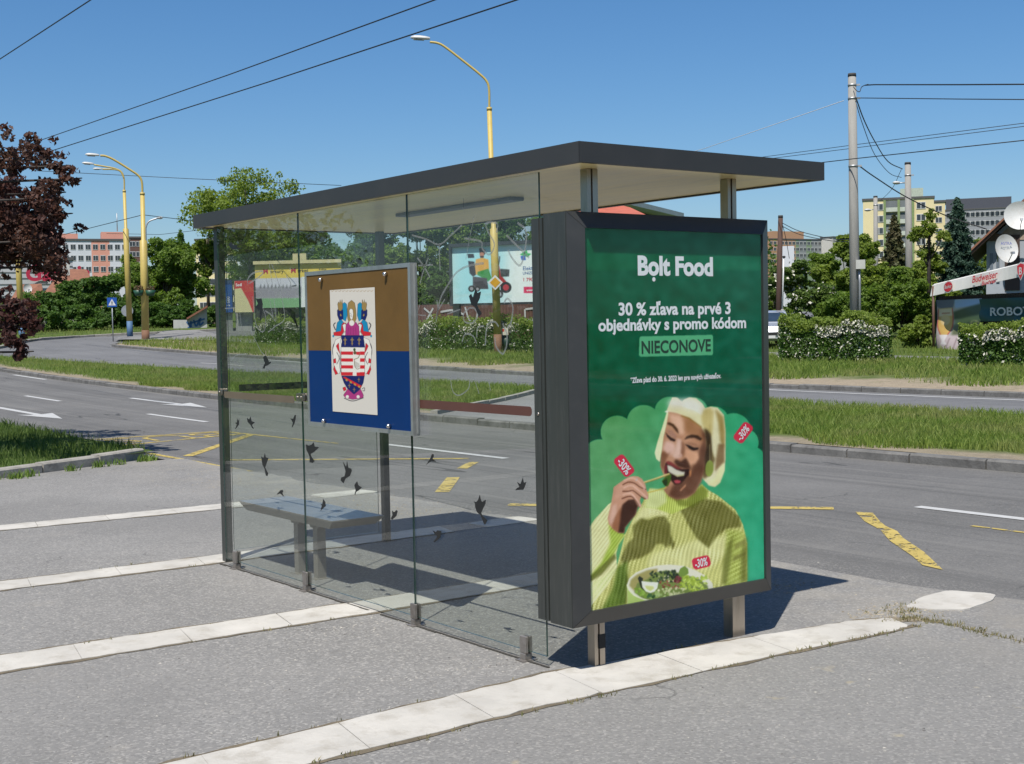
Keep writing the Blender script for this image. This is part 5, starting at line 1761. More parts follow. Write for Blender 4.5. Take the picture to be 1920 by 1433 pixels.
# left side, behind the lamp posts
tree('shrub', 'dark green bushy shrub in front of the red roofed house', 'shrub', 128, 526, 92, 130, 'dark', 10000, .22, 1, trunk_h=.05)
tree('shrub', 'tall dark shrub rising beside the house gable, behind the crossing sign', 'shrub', 200, 516, 90, 100, 'dark', 9000, .22, 2, trunk_h=.05)
tree('shrub', 'low mid green shrub at the left end of the far bushes, under the copper tree', 'shrub', 28, 560, 88, 110, 'mid', 5000, .2, 3, trunk_h=.05)
tree('tree', 'broad green tree standing behind the two tall yellow lamp posts', 'tree', 310, 446, 92, 170, 'mid', 24000, .24, 4, trunk_h=.05, nb=17)
tree('tree', 'slim green tree left of the brown-footed lamp post', 'tree', 238, 470, 97, 70, 'mid', 7000, .22, 14, trunk_h=.1)
tree('tree', 'dark poplar tip showing above the broad tree by the lamp posts', 'tree', 345, 438, 160, 24, 'dark', 2500, .3, 5, shape='column')
tree('shrub', 'small dark bush at the foot of the graffitied white wall', 'shrub', 402, 572, 84, 40, 'dark', 3000, .2, 6, trunk_h=.03)
for u, vt, D, wp, lab in ((62, 578, 84, 100, 'low dark shrub right of the copper tree, along the far kerb'), (150, 570, 85, 110, 'low dark shrub under the red roof, left of the crossing sign'), (222, 566, 86, 90, 'low shrub between the crossing sign and the blue footed lamp'), (296, 566, 86, 100, 'low shrub right behind the rust footed lamp'), (344, 560, 90, 70, 'low shrub behind the small white wall')):
    tree('shrub', lab, 'shrub', u, vt, D, wp, 'dark', 6500, .2, int(u), trunk_h=.0)
tree('maple_tree', 'light green maple rising above the left end of the shelter roof', 'tree', 470, 310, 96, 235, 'light', 13000, .25, 7, trunk_h=.40, nb=20)
tree('maple_tree', 'lower light green bough of maple leaves beside the left shelter post', 'tree', 392, 404, 97, 66, 'light', 3600, .25, 8, trunk_h=.45)
for i, (u, vt, D, wp, lf, lab) in enumerate([
    (505, 432, 104, 150, 'mid', 'green tree seen through the far glass pane, left of the yellow billboard top'),
    (600, 412, 106, 170, 'dark', 'dark green tree behind the yellow topped billboard'),
    (700, 404, 104, 180, 'dark', 'dark green tree above the coat of arms board'),
    (790, 398, 100, 170, 'mid', 'green tree left of the mobility scooter billboard'),
    (872, 394, 104, 160, 'mid', 'green tree directly above the left half of the scooter billboard'),
    (955, 390, 102, 170, 'dark', 'dark tree behind the yellow lamp post with the priority sign'),
    (1040, 394, 104, 170, 'mid', 'green tree partly hidden by the poster case, right of the lamp post'),
    (735, 470, 92, 140, 'mid', 'lower green bush left of the scooter billboard, above the brown fence'),
    (812, 500, 80, 110, 'dark', 'dark shrub at the left edge of the scooter billboard'),
    (560, 446, 96, 130, 'mid', 'mid green tree right behind the yellow billboard'),
    (655, 470, 98, 130, 'mid', 'mid green tree just right of the yellow billboard, mostly behind the board'),
]):
    tree('tree', lab, 'tree', u, vt, D, wp, lf, 13000, .27, 20 + i, trunk_h=.06, nb=15)
# right side


def wood(label, spots, n, ls, seed):
    """a belt of trees that reads as one mass"""
    r = np.random.default_rng(seed)
    cs = []; rs = []
    for x, y, h, w_ in spots:
        z0 = float(T(x, y))
        for k in range(12):
            t_ = r.uniform(.05, .9); q = w_ * .32 * (1 - abs(t_ - .45)); a = r.uniform(0, 6.28)
            rad = w_ * r.uniform(.16, .28)
            cs.append((x + q * math.cos(a), y + q * math.sin(a), z0 + h * t_)); rs.append((rad, rad, rad))
    return tag(leaf_cloud('wood', cs, rs, n, ls, LEAF['dark'], None, seed, .3), label, 'trees', kind='stuff')


wood('unseen belt of dark green trees, added to darken the reflections in the shelter panes', [(-9, 22, 3.6, 6), (-13, 30, 4.4, 7), (-16, 40, 5, 8), (-20, 52, 6, 9), (-26, 66, 7, 11), (-12, 15, 2.8, 5), (-34, 84, 8, 13)], 26000, .26, 91)  # trees out of view, put in so the panes mirror less bright sky
wood('far green trees behind the poster case', [tuple(at(u_, 600, 95)[:2]) + (5.2, 7) for u_ in (1180, 1260, 1330, 1390)], 9000, .3, 92)
tree('lilac_shrub', 'flowering pale shrub beside the brown wooden pole', 'shrub', 1495, 488, 62, 130, 'lilac', 15000, .15, 40, trunk_h=.04, blossom=420)
tree('tree', 'round green tree in front of the orange apartment block', 'tree', 1540, 474, 80, 120, 'mid', 12000, .22, 41, trunk_h=.06)
tree('tree', 'bright green tree left of the tall concrete pole', 'tree', 1590, 440, 76, 130, 'light', 16000, .22, 42, trunk_h=.06)
tree('tree', 'bright green tree between the two concrete poles', 'tree', 1636, 446, 82, 120, 'light', 13000, .22, 43, trunk_h=.06)
tree('conifer', 'brownish conifer in front of the yellow apartment block', 'conifer', 1678, 400, 92, 92, 'conifer', 13000, .24, 44, shape='cone', trunk_h=.06, bark=BARKD)
tree('conifer', 'dark blue green spruce left of the house with the satellite dishes', 'conifer', 1796, 370, 74, 128, 'spruce', 24000, .2, 45, shape='cone', trunk_h=.05, bark=BARKD, nb=11)
tree('tree', 'thin young tree with sparse leaves in front of the yellow block', 'tree', 1742, 392, 62, 72, 'light', 1600, .16, 46, trunk_h=.62, bark=BARKD, nb=6)
tree('shrub', 'bright green shrub between the second concrete pole and the spruce', 'shrub', 1738, 470, 66, 120, 'light', 13000, .17, 47, trunk_h=.05)
tree('shrub', 'dark green shrub at the foot of the second concrete pole', 'shrub', 1690, 500, 62, 140, 'mid', 12000, .17, 48, trunk_h=.03)
tree('shrub', 'leafy shrub behind the white flowering hedge, beside the tall pole', 'shrub', 1610, 535, 60, 150, 'mid', 11000, .16, 49, trunk_h=.03)
tree('shrub', 'small green shrub left of the beer banner fence', 'shrub', 1722, 590, 52.5, 70, 'light', 4200, .13, 50, trunk_h=.02)
tree('tree', 'green tree beside the eaves of the house, right of the spruce', 'tree', 1842, 432, 86, 70, 'light', 6000, .2, 51, trunk_h=.1)
tree('shrub', 'green shrub behind the car, left of the wooden pole', 'shrub', 1448, 520, 66, 70, 'mid', 5000, .16, 52, trunk_h=.03)

# the copper-leaved tree on the near verge
ct = thing('copper_tree', (-.9, 13.4, .1), 'dark copper red leaved tree hanging into the left edge of the view', 'tree')
tips = [((128, 336), 14.6, .24), ((108, 312), 14.8, .20), ((72, 300), 15.0, .38), ((60, 285), 15.4, .30), ((18, 300), 14.6, .45), ((100, 362), 15.0, .32), ((112, 402), 14.8, .22), ((72, 372), 14.4, .42), ((30, 380), 15.2, .5), ((86, 432), 15.2, .32), ((55, 452), 14.6, .38), ((20, 450), 15.2, .45), ((96, 470), 14.9, .2), ((66, 500), 15.0, .14), ((30, 492), 15.2, .2),
        ((22, 572), 14.2, .2), ((52, 583), 14.2, .2), ((38, 606), 14.1, .17), ((12, 612), 14.1, .2), ((62, 612), 14.0, .10), ((12, 634), 13.9, .09), ((30, 640), 13.9, .09), ((42, 660), 13.9, .07), ((-30, 590), 14.5, .3),
        ((-40, 340), 15, .4), ((-80, 430), 15, .6), ((-160, 420), 15.2, .7), ((-240, 420), 15.5, .8), ((-320, 440), 15.5, .8), ((-200, 350), 15.3, .6), ((-290, 360), 15.3, .6), ((-130, 350), 15, .5), ((-90, 500), 15, .4), ((-180, 500), 15.4, .7), ((-60, 420), 17.5, .6), ((-20, 420), 18, .6), ((20, 400), 18.5, .5), ((10, 350), 18, .4), ((-120, 440), 18, .7), ((40, 450), 20, .6), ((0, 380), 20.5, .6), ((-30, 470), 21, .6)]
cs = np.array([at(u, v, D + 3.4 if D < 17 else D + 1.5) for (u, v), D, r in tips]); rs = np.array([r * (1.0 if v > 430 else .62) for (u, v), _, r in tips])
r_c = np.random.default_rng(77)
fc = []; fr = []
for c, q in zip(cs, rs):
    fc.append(c); fr.append(q * .7)
    for k in range(8):
        d_ = r_c.normal(size=3); d_ /= np.linalg.norm(d_)
        fc.append(c + d_ * q * r_c.uniform(.6, 1.35) + np.array([0, 0, .1]) * q); fr.append(max(.06, q * r_c.uniform(.18, .42)))
leaf_cloud('crown', fc, fr, 30000, .066, LEAF['copper'], ct, 61, .15, .8, .2, .75)
mb = MB()
tb = np.array([-.9, 13.4, .05])
mb.tube([tb, tb + (0, 0, 1.2), tb + (.1, .1, 2.4), tb + (.1, .3, 4.2)], [.14, .11, .09, .04], 10)
for c, r in zip(cs, rs):
    s = tb + np.array([.05, .1, max(1.0, min(3.4, c[2] - .6))])
    mid = (s + c) / 2 + np.array([0, 0, .18])
    mb.tube(smooth_line([s, mid, c, c + (c - mid) * .12], 4), np.linspace(.03, .004, 13), 6)
mb.build('trunk', BARKD, ct)


def hedge(label, u0, D0, u1, D1, h, depth, n, seed, blossom, top_light=.3, vb=None):
    a = at(u0, 600, D0); b_ = at(u1, 600, D1)
    r = np.random.default_rng(seed)
    ctr = (a + b_) / 2
    z0 = float(T(ctr[0], ctr[1])) + .1
    root = thing('hedge', (ctr[0], ctr[1], z0), label, 'hedge', 'clipped hedges with white blossom along the far footpath')
    d = (b_ - a)[:2]; L = np.hypot(*d); d = d / L; nn = np.array([-d[1], d[0]])
    if nn @ (CAM[:2] - ctr[:2]) < 0:
        nn = -nn

    def pts(m, zlo, zhi, front):
        s = r.uniform(-.01, 1.01, m)
        zz = r.uniform(zlo, zhi, m)
        face = r.uniform(0, 1, m)
        f = np.where(face < front, depth / 2 + r.normal(0, .06, m), r.uniform(-depth / 2, depth / 2, m))
        edge = np.minimum(1, np.minimum(s + .02, 1.02 - s) * L / .5)
        wob = .11 * np.sin(s * L * 2.1 + seed) + .08 * np.sin(s * L * 5.3) + .05 * np.sin(s * L * 11.7 + 2 * seed)
        zz = z0 + zz * (h + wob) * (0.82 + .18 * np.sqrt(np.clip(edge, 0, 1)))
        f = f * np.sqrt(np.clip(edge, .1, 1)) + wob * .6
        xy = a[:2] + d * (s * L)[:, None] + nn * f[:, None]
        return np.concatenate([xy, zz[:, None]], 1)

    def cards(name, P, ls, mat):
        m = len(P)
        nrm = r.normal(size=(m, 3)) * .8 + np.array([nn[0] * .5, nn[1] * .5, .5]); nrm /= np.linalg.norm(nrm, axis=1)[:, None]
        t_ = np.cross(nrm, r.normal(size=(m, 3))); t_ /= np.linalg.norm(t_, axis=1)[:, None]; b2 = np.cross(nrm, t_)
        s = (ls * r.uniform(.6, 1.3, m))[:, None]
        V = np.stack([P - t_ * s * .5, P + b2 * s * .32, P + t_ * s * .5, P - b2 * s * .32], 1).reshape(-1, 3)
        q = np.arange(m) * 4
        return raw_mesh(name, V, np.stack([q, q + 1, q + 2, q + 3], -1), mat, root)

    k = int(n * (1 - top_light))
    cards('foliage', pts(k, 0, .80, .5), .085, LEAF['dark'])
    cards('young_shoots', pts(n - k, .70, 1.0, .35), .085, LEAF['light'])
    # blossom sits in drifts along the upper front
    P = pts(blossom * 3, .60, .84, .95)
    s = (P[:, :2] - a[:2]) @ d
    keep = (np.sin(s * 3.1 + seed) + np.sin(s * 1.3 + 2 * seed) + r.normal(0, .6, len(P))) > .1
    P2 = pts(int(blossom * .16), .02, .6, .97)
    cards('blossom', np.concatenate([P[keep][:blossom], P2]), .085, BLOSSOM)
    mb = MB()
    for s in np.arange(.4, L, .8):
        q = a[:2] + d * s
        mb.tube([(q[0], q[1], z0 - .1), (q[0], q[1], z0 + h * .6)], .025, 5)
    mb.tube([(*(a[:2] + d * .3), z0), (*(a[:2] + d * (L - .3)), z0)], .03, 5)
    mb.build('stems', BARKD, root)
    return root


hedge('clipped hedge with a thick band of white blossom, in front of the tall concrete pole', 1468, 44.5, 1668, 43.0, 1.42, 1.3, 22000, 71, 4200, .42)
hedge('white blossomed hedge at the right edge of the view, in front of the banner fence', 1812, 40.8, 2010, 39.0, 1.2, 1.4, 20000, 72, 2600, .30)
hedge('white blossomed hedge seen through the glass behind the yellow lamp post', 782, 57.5, 1052, 52.5, 1.4, 1.3, 22000, 73, 3200, .30)
hedge('short white blossomed hedge seen through the far pane, left of the coat of arms', 486, 66, 566, 64, 1.25, 1.2, 9000, 74, 1500, .25)


# ================================================================== STREET FURNITURE
YEL = M('yellow lamp post paint', (.58, .44, .12), .5, 0, .08, 2, dirt=(.40, .28, .09), dirt_amt=.35)
RUSTB = M('rust brown post foot', (.20, .10, .055), .8, 0, .2, 5)
BLUEB = M('blue post foot', (.075, .16, .29), .7, 0, .15, 4)
LUM = M('pale lamp housing', (.62, .62, .60), .4, 0, .08, 4)
LUMG = M('lamp glass', (.35, .36, .36), .2)
CONC = M('concrete pole', (.33, .32, .295), .85, 0, .14, 1.6, .3, 20, dirt=(.20, .19, .175), dirt_amt=.4, stretch=(4, 4, .5))
GALV = M('galvanised steel', (.40, .41, .42), .5, .7, .12, 4)
WOOD = M('brown tarred pole', (.085, .045, .032), .85, 0, .2, 3, .4, 30, stretch=(5, 5, .5))
CABLE = M('black cable', (.012, .013, .015), .6)
WCABLE = M('white cable', (.6, .6, .6), .6)


def pole_lamp(label, u, D, ztopv, arm, lum, w0, w1, foot, foot_v, step_v, group, second=None, vbase=None):
    p, rt_, aw = view_axes(u, D)
    z0 = float(T(p[0], p[1])) + .05
    root = thing('street_lamp', (p[0], p[1], z0), label, 'street lamp', group)
    zf = at(u, foot_v, D)[2]; zs = at(u, step_v, D)[2]; zt = at(u, ztopv, D)[2]
    top = at(arm[0][0], ztopv, D)
    lean = lambda zz: np.array([p[0], p[1]]) + (top[:2] - p[:2]) * (zz - z0) / (zt - z0)
    q = lambda zz: (*lean(zz), zz)
    mb = MB()
    mb.tube([q(zf), q(zs), q(zs + .06), q(zt)], [w0, w0, w1, w1], 14)
    mb.tube([q(zt - .02), q(zt + .10)], [w1 * 1.12, w1 * 1.05], 14)
    mb.build('pole', YEL, root)
    MB().tube([q(z0 - .2), q(zf + .02)], [w0 * 1.04, w0 * 1.04], 14).build('pole_foot', foot, root)
    for pts, lm in ([(arm, lum)] + ([second] if second else [])):
        mb = MB()
        A_ = np.array([at(a_[0], a_[1], D) for a_ in pts])
        mb.tube(smooth_line(A_, 6), w1 * .48, 10)
        mb.build('arm', YEL, root)
        (lu, lv), ln = lm[0], lm[1]
        c = at(lu, lv, D); ax = A_[-1] - A_[-2]; ax = ax / np.linalg.norm(ax); ax = -rt_ * (1 if lm[2] < 0 else -1) + np.array([0, 0, ax[2] * .5]); ax /= np.linalg.norm(ax)
        dn = np.array([0, 0, 1.0]); dn = dn - ax * (dn @ ax); dn /= np.linalg.norm(dn); sd = np.cross(ax, dn)
        hl = ln / 2 / FPX * D
        prof = [(-1, .35), (-.95, .62), (-.55, .85), (.1, 1.0), (.6, .92), (.9, .6), (1, .2)]
        mb = MB(); vs = []; fs = []; n = 12
        for t_, rr in prof:
            for k in range(n):
                a_ = 2 * math.pi * k / n
                zz = math.sin(a_)
                vs.append(c + ax * hl * t_ + sd * (math.cos(a_) * rr * hl * .34) + dn * (zz * rr * hl * (.30 if zz > 0 else .14)))
        for i in range(len(prof) - 1):
            for k in range(n):
                fs.append((i * n + k, i * n + (k + 1) % n, (i + 1) * n + (k + 1) % n, (i + 1) * n + k))
        fs.append(tuple(range(n))); fs.append(tuple((len(prof) - 1) * n + k for k in reversed(range(n))))
        mb.smooth = True
        mb.add(vs, fs)
        lo = mb.build('lamp_head', LUM, root)
        mb = MB()
        mb.obox(c - dn * hl * .16 + ax * hl * .15, ax * hl * .55, sd * hl * .22, dn * hl * .03)
        mb.build('lamp_glass', LUMG, lo)
    return root


LG = 'tall yellow street lamps'
lampA = pole_lamp('tall yellow street lamp rising behind the shelter with a sign on its post', 933, 53, 206, [(917.5, 206), (917, 168), (912, 152), (898, 138), (868, 114), (834, 88), (820, 81), (806, 79)], ((788, 72), 36, -1), .155, .098, RUSTB, 628, 430, LG)
pole_lamp('tall yellow street lamp with a rust brown foot and flower basket, left of the shelter', 272, 71.5, 365, [(267, 365), (266, 342), (260, 330), (243, 318), (214, 300), (198, 293), (188, 292)], ((173, 291), 24, -1), .195, .115, RUSTB, 620, 452, LG)
pole_lamp('yellow street lamp with a blue foot and two lamp heads', 243, 76, 360, [(233, 360), (232.5, 335), (227, 322), (215, 316), (200, 313), (176, 309)], ((165, 307), 20, -1), .155, .085, BLUEB, 603, 430, LG, second=([(232.5, 335), (226, 322), (214, 318), (192, 317.5)], ((183, 317), 16, -1)))
pole_lamp('yellow street lamp with a blue foot, mostly hidden by the copper tree', 40, 77, 400, [(30, 400), (29, 380), (20, 360), (-10, 345), (-30, 342)], ((-40, 341), 20, -1), .16, .09, BLUEB, 615, 450, LG)
# slim grey lamp behind the rust-footed one
p, rt_, aw = view_axes(279, 74)
root = thing('street_lamp', (p[0], p[1], float(T(p[0], p[1]))), 'slim grey street lamp with a curved arm, right behind the rust footed yellow one', 'street lamp')
MB().tube(smooth_line(np.array([at(279, 640, 74) * (1, 1, 0) + (0, 0, float(T(p[0], p[1]))), at(276, 520, 74), at(273.5, 440, 74), at(274, 425, 74), at(280, 415, 74), at(296, 409, 74)]), 5), .045, 8).build('pole', GALV, root)
MB().ellipsoid(at(300, 408.5, 74), (.16, .16, .08), 10, 6).build('lamp_head', LUM, root)
# flower baskets on the rust-footed lamp
for k, (u, lab) in enumerate(((260, 'left'), (282, 'right'))):
    c = at(u, 549, 71.3)
    bk = thing('flower_basket', c, 'green plastic flower basket hung on the %s side of the rust footed lamp post' % lab, 'flower basket', None)
    mb = MB(); mb.tube([c - (0, 0, .16), c + (0, 0, .12)], [.18, .27], 12); mb.build('pot', M('green plastic', (.02, .09, .05), .5), bk)
    leaf_cloud('flowers', [c + np.array([0, 0, .2])], [.26], 220, .09, leafmat('basket leaf', (.04, .10, .03), (.25, .10, .08), .3), bk, 80 + k, .2, .7)


def sign_pole(root, p, z0, z1, r=.03):
    return MB().tube([(p[0], p[1], z0 - .1), (p[0], p[1], z1)], r, 8).build('post', GALV, root)


# pedestrian crossing sign
p, rt_, aw = view_axes(211, 72)
z0 = float(T(p[0], p[1])); zc = at(209, 567, 72)[2]; hs = 8.3 / FPX * 72
sg = thing('crossing_sign', (p[0], p[1], z0), 'blue square pedestrian crossing sign on a thin post left of the lamp posts', 'road sign')
sign_pole(sg, p, z0, zc + hs)
c = np.array([p[0], p[1], zc]) - aw * .05
mb = MB()
mb.mat(0).obox(c, rt_ * hs, aw * .012, np.array([0, 0, hs]))
UPV = np.array([0, 0, 1.0])
mb.mat(1).prism([(-hs * .78, -hs * .68), (hs * .78, -hs * .68), (0, hs * .72)], c - aw * .014, rt_, UPV, -aw, .002)
# walking figure
g = hs * .9
for poly in ([(-.05, .18), (.06, .18), (.10, -.12), (-.08, -.12)], [(-.08, -.10), (.0, -.12), (-.14, -.60), (-.24, -.58)], [(.0, -.12), (.10, -.10), (.24, -.58), (.14, -.62)], [(-.05, .15), (-.02, .05), (-.22, -.10), (-.25, -.04)], [(.05, .15), (.08, .08), (.22, -.08), (.18, -.13)]):
    mb.mat(2).prism([(x * g, y * g) for x, y in poly], c - aw * .0175, rt_, UPV, -aw, .001)
mb.mat(2).prism([(.085 * g * math.cos(a), .29 * g + .085 * g * math.sin(a)) for a in np.linspace(0, 6.28, 12, endpoint=False)], c - aw * .0175, rt_, UPV, -aw, .001)
mb.build('sign_plate', [M('blue sign', (.012, .09, .42), .4), M('white sign', (.75, .75, .75), .4), M('black sign', (.02, .02, .02), .5)], sg)
# back of a round sign behind it
p, rt_, aw = view_axes(239, 79)
z0 = float(T(p[0], p[1])); zc = at(238, 583, 79)[2]
sg = thing('road_sign', (p[0], p[1], z0), 'round road sign seen from its plain grey back beside the blue footed lamp', 'road sign')
sign_pole(sg, p, z0, zc + .3)
MB().prism([(.33 * math.cos(a), .33 * math.sin(a)) for a in np.linspace(0, 6.28, 24, endpoint=False)], np.array([p[0], p[1], zc]) - aw * .06, rt_, UPV, -aw, .02).build('sign_plate', GALV, sg)
# priority sign and small notice box with a bin on the central lamp
D = 52.6
p, rt_, aw = view_axes(928, D)
c = at(928.5, 530, D); q = 14.2 / FPX * D
sg = thing('priority_sign', c, 'yellow and white diamond priority road sign fixed to the tall yellow lamp', 'road sign')
mb = MB()
di = lambda k: [(0, -q * k), (q * k, 0), (0, q * k), (-q * k, 0)]
mb.mat(0).prism(di(1), c, rt_, UPV, -aw, .02)
mb.mat(1).prism(di(.70), c - aw * .022, rt_, UPV, -aw, .004)
mb.build('sign_plate', [M('white sign enamel', (.72, .73, .72), .4), M('amber sign enamel', (.66, .34, .02), .4)], sg)
MB().obox(c + aw * .05, rt_ * .05, aw * .05, UPV * .1).build('bracket', GALV, sg)
p, rt_, aw = view_axes(946, 53.4)
z0 = float(T(p[0], p[1]))
bn = thing('litter_bin', (p[0], p[1], z0), 'small dark green litter bin on a post under a white notice, beside the yellow lamp', 'litter bin')
c = np.array([p[0], p[1], 0])
zt, zb_ = at(946, 629, 53.4)[2], at(946, 657, 53.4)[2]
mb = MB(); mb.tube([c + rt_ * .05 + (0, 0, zb_), c + rt_ * .05 + (0, 0, zt)], [.15, .18], 12); mb.build('bin_body', M('dark green bin', (.015, .045, .03), .5), bn)
MB().tube([c - rt_ * .2 + (0, 0, z0 - .1), c - rt_ * .2 + (0, 0, zt + .3)], .035, 8).build('post', RUSTB, bn)
c2 = at(943, 622, 53.2)
mb = MB(); mb.mat(0).obox(c2, rt_ * .21, aw * .03, UPV * .14)
mb.mat(1).prism([(-.05, 0), (.05, 0), (.06, .1), (-.02, .12)], c2 - aw * .032, rt_, UPV, -aw, .002)
mb.build('notice', [M('cream notice', (.62, .58, .48), .6, 0, .15, 8), M('red notice mark', (.5, .04, .03), .6)], bn)

# concrete and wooden poles of the right side
PG = 'grey concrete utility poles'


def utility_pole(label, u, ub, vt, vb, D, r0, r1, mat, group=None, name='utility_pole', straps=()):
    p, rt_, aw = view_axes(ub, D)
    z0 = float(T(p[0], p[1])) - .1
    t_ = at(u, vt, D)
    root = thing(name, (p[0], p[1], z0), label, 'utility pole', group)
    b_ = np.array([p[0], p[1], z0])
    MB().tube([b_, b_ * .5 + t_ * .5, t_], [r0, (r0 + r1) / 2, r1], 16).build('pole', mat, root)
    MB().tube([t_ - (0, 0, .01), t_ + (0, 0, .09)], [r1 * 1.08, r1 * 1.02], 14).build('cap', M('dark pole cap', (.05, .05, .05), .8), root)
    for v in straps:
        zz = at(u, v, D)[2]; f = (zz - z0) / (t_[2] - z0); c = b_ + (t_ - b_) * f
        rr = r0 + (r1 - r0) * f
        mb = MB(); mb.tube([c - (0, 0, .03), c + (0, 0, .03)], rr * 1.1, 14); mb.obox(c + rt_ * rr * 1.4, rt_ * rr * .5, aw * .03, UPV * .03)
        mb.build('strap', GALV, root)
    return root, b_, t_, rt_, aw


upA = utility_pole('tall near concrete utility pole with a grey box, right of the shelter', 1597.5, 1604, 143, 640, 47, .185, .135, CONC, PG, straps=(160, 185, 312))
bx = at(1613.5, 496, 46.75)
mb = MB(); mb.obox(bx, upA[3] * .155, upA[4] * .10, UPV * .155); mb.build('meter_box', M('pale grey cabinet', (.52, .52, .48), .6, 0, .1, 4), upA[0])
MB().tube([at(1611, 505, 46.8), at(1612, 530, 46.8), at(1612, 640, 46.8)], .04, 8).build('conduit', GALV, upA[0])
c = at(1599, 178, 46.8)
upB = utility_pole('middle concrete utility pole with a pale lamp head near its top', 1702, 1706, 308, 640, 68, .19, .145, CONC, PG, straps=(329,))
upC = utility_pole('farthest of the concrete utility poles, with a lamp head, in front of the yellow block', 1641.5, 1643, 370, 610, 96, .19, .14, CONC, PG, straps=(385,))
for up, (lu, lv), ln, D, (au, av) in ((upB, (1681, 343), 20, 68, (1698, 343)), (upC, (1627, 394), 17, 96, (1639, 393))):
    a_ = at(lu, lv, D); b_ = at(au, av, D)
    MB().tube([a_, b_], .035, 6).build('lamp_arm', GALV, up[0])
    hl = ln / 2 / FPX * D
    MB().ellipsoid(a_, (hl * .9, hl * .6, hl * .30), 12, 8).build('lamp_head', LUM, up[0])
upD = utility_pole('brown wooden utility pole just right of the poster case', 1463.5, 1458, 408, 640, 58, .14, .10, WOOD, None)
p, rt_, aw = view_axes(1467, 57)
z0 = float(T(p[0], p[1]))
wp = thing('post', (p[0], p[1], z0), 'thin white post with a dark tip standing beside the wooden pole', 'post')
MB().tube([(p[0], p[1], z0), at(1467, 580, 57)], .06, 8).build('post_foot', CONC, wp)
MB().tube([at(1467, 580, 57), at(1469.5, 484, 57)], [.032, .028], 8).build('pole', M('white post paint', (.7, .7, .68), .5), wp)
MB().ellipsoid(at(1470, 482, 57), (.07, .07, .05), 8, 6).build('tip', BLACK, wp)


def cable(label, pts, rad, sag=0.0, mat=CABLE, name='cable', group=None):
    P = np.asarray(pts, float)
    if len(P) == 2 and sag:
        t_ = np.linspace(0, 1, 24)[:, None]
        P = P[0] * (1 - t_) + P[1] * t_ - np.array([0, 0, 1]) * sag * 4 * t_ * (1 - t_)
    o = MB().tube(P, rad, 6).build(name, mat)
    return tag(o, label, 'cable', group)


cable('short overhead wire crossing the top left corner', [at(-60, 150, 34), at(170, 0, 24), at(300, -84, 20)], .011)
cable('upper of two long overhead wires sloping down to the copper tree', [at(20, 284, 66), at(68, 266, 62), at(430, 140, 42), at(818, -1, 30), at(960, -55, 27)], .016)
cable('lower of two long overhead wires, passing the tall lamp head', [at(20, 306, 66), at(75, 290, 62), at(500, 155, 43), at(972, -1, 30), at(1100, -46, 27)], .018)
cable('faint wire from the copper tree towards the maple', [at(60, 320, 85), at(350, 335, 85), at(640, 348, 85)], .018)
cable('wire rising from the left to the rust footed lamp', [at(60, 455, 88), at(180, 425, 80), at(268, 403, 71.7)], .018)
cable('wire from the rust footed lamp to the right', [at(268, 403, 71.7), at(360, 414, 78), at(520, 425, 90)], .018)
cable('lower faint wire behind the slim grey lamp', [at(200, 438, 95), at(300, 440, 90), at(520, 415, 80)], .015)
cable('thick top cable running right from the tall concrete pole', [at(1622, 160, 46.9), at(1640, 159, 46.6), at(1800, 159, 42), at(1960, 158, 38)], .022)
cable('twisted cable below the top cable, right of the tall concrete pole', [at(1604, 184, 46.9), at(1620, 184, 46.6), at(1800, 186, 42), at(1960, 187, 38)], .016)
cable('upper of a close pair of wires crossing behind the tall concrete pole', [at(1330, 308, 62), at(1600, 272, 55), at(1960, 226, 45)], .012)
cable('lower of a close pair of wires crossing behind the tall concrete pole', [at(1330, 312, 62), at(1600, 278, 55), at(1960, 232, 45)], .012)
cable('thick dark wire running right from the roof edge past the pole', [at(1430, 318, 52), at(1600, 298, 46.5), at(1960, 259, 38)], .016)
cable('white wire rising from the shelter roof to the tall concrete pole', [at(1200, 312, 70), at(1320, 279, 66), at(1582, 189, 48)], .012, mat=WCABLE)
for k, (pts, lab) in enumerate((([(1605, 184, 46.9), (1620, 225, 50), (1640, 265, 54), (1665, 303, 60), (1692, 317, 67.5)], 'heavy sagging cable between the tall and the middle concrete poles'),
                                ([(1604, 190, 46.9), (1618, 235, 50), (1640, 290, 55), (1668, 325, 62), (1690, 333, 67.5)], 'thinner sagging cable between the tall and the middle concrete poles'),
                                ([(1612, 312, 47), (1640, 332, 50), (1700, 370, 54), (1775, 405, 58), (1850, 430, 58)], 'cable from the strap of the tall pole down to the house'),
                                ([(1690, 318, 67.8), (1672, 355, 78), (1650, 377, 95)], 'cable from the middle to the farthest concrete pole'),
                                ([(1466, 418, 58), (1500, 434, 56), (1560, 448, 52), (1604, 449, 47.2)], 'upper wire between the wooden pole and the tall concrete pole'),
                                ([(1466, 424, 58), (1500, 440, 56), (1560, 452, 52), (1604, 454, 47.2)], 'lower wire between the wooden pole and the tall concrete pole'),
                                ([(1600, 163, 46.8), (1606, 170, 46.7), (1612, 172, 46.7), (1616, 163, 46.8), (1628, 158, 46.7)], 'looped jumper cable at the top of the tall concrete pole'),
                                ([(1467, 420, 58), (1474, 450, 58), (1480, 485, 58)], 'stay wire of the wooden pole'))):
    cable(lab, smooth_line(np.array([at(*q) for q in pts]), 5), .022 if k in (0, 2) else .014)

# ================================================================== SIGNBOARDS AND BUILDINGS
DARKF = M('dark billboard frame', (.03, .035, .04), .5)


def board_plane(u0, v0, u1, v1, D0, D1):
    """vertical rectangle between two photo columns at their own distances: origin (lower left), right axis, width, height"""
    a0 = at(u0, v1, D0); b0 = at(u1, v1, D1); a1 = at(u0, v0, D0)
    d = b0 - a0; d[2] = 0; w_ = np.linalg.norm(d)
    return a0, d / w_, w_, a1[2] - a0[2]


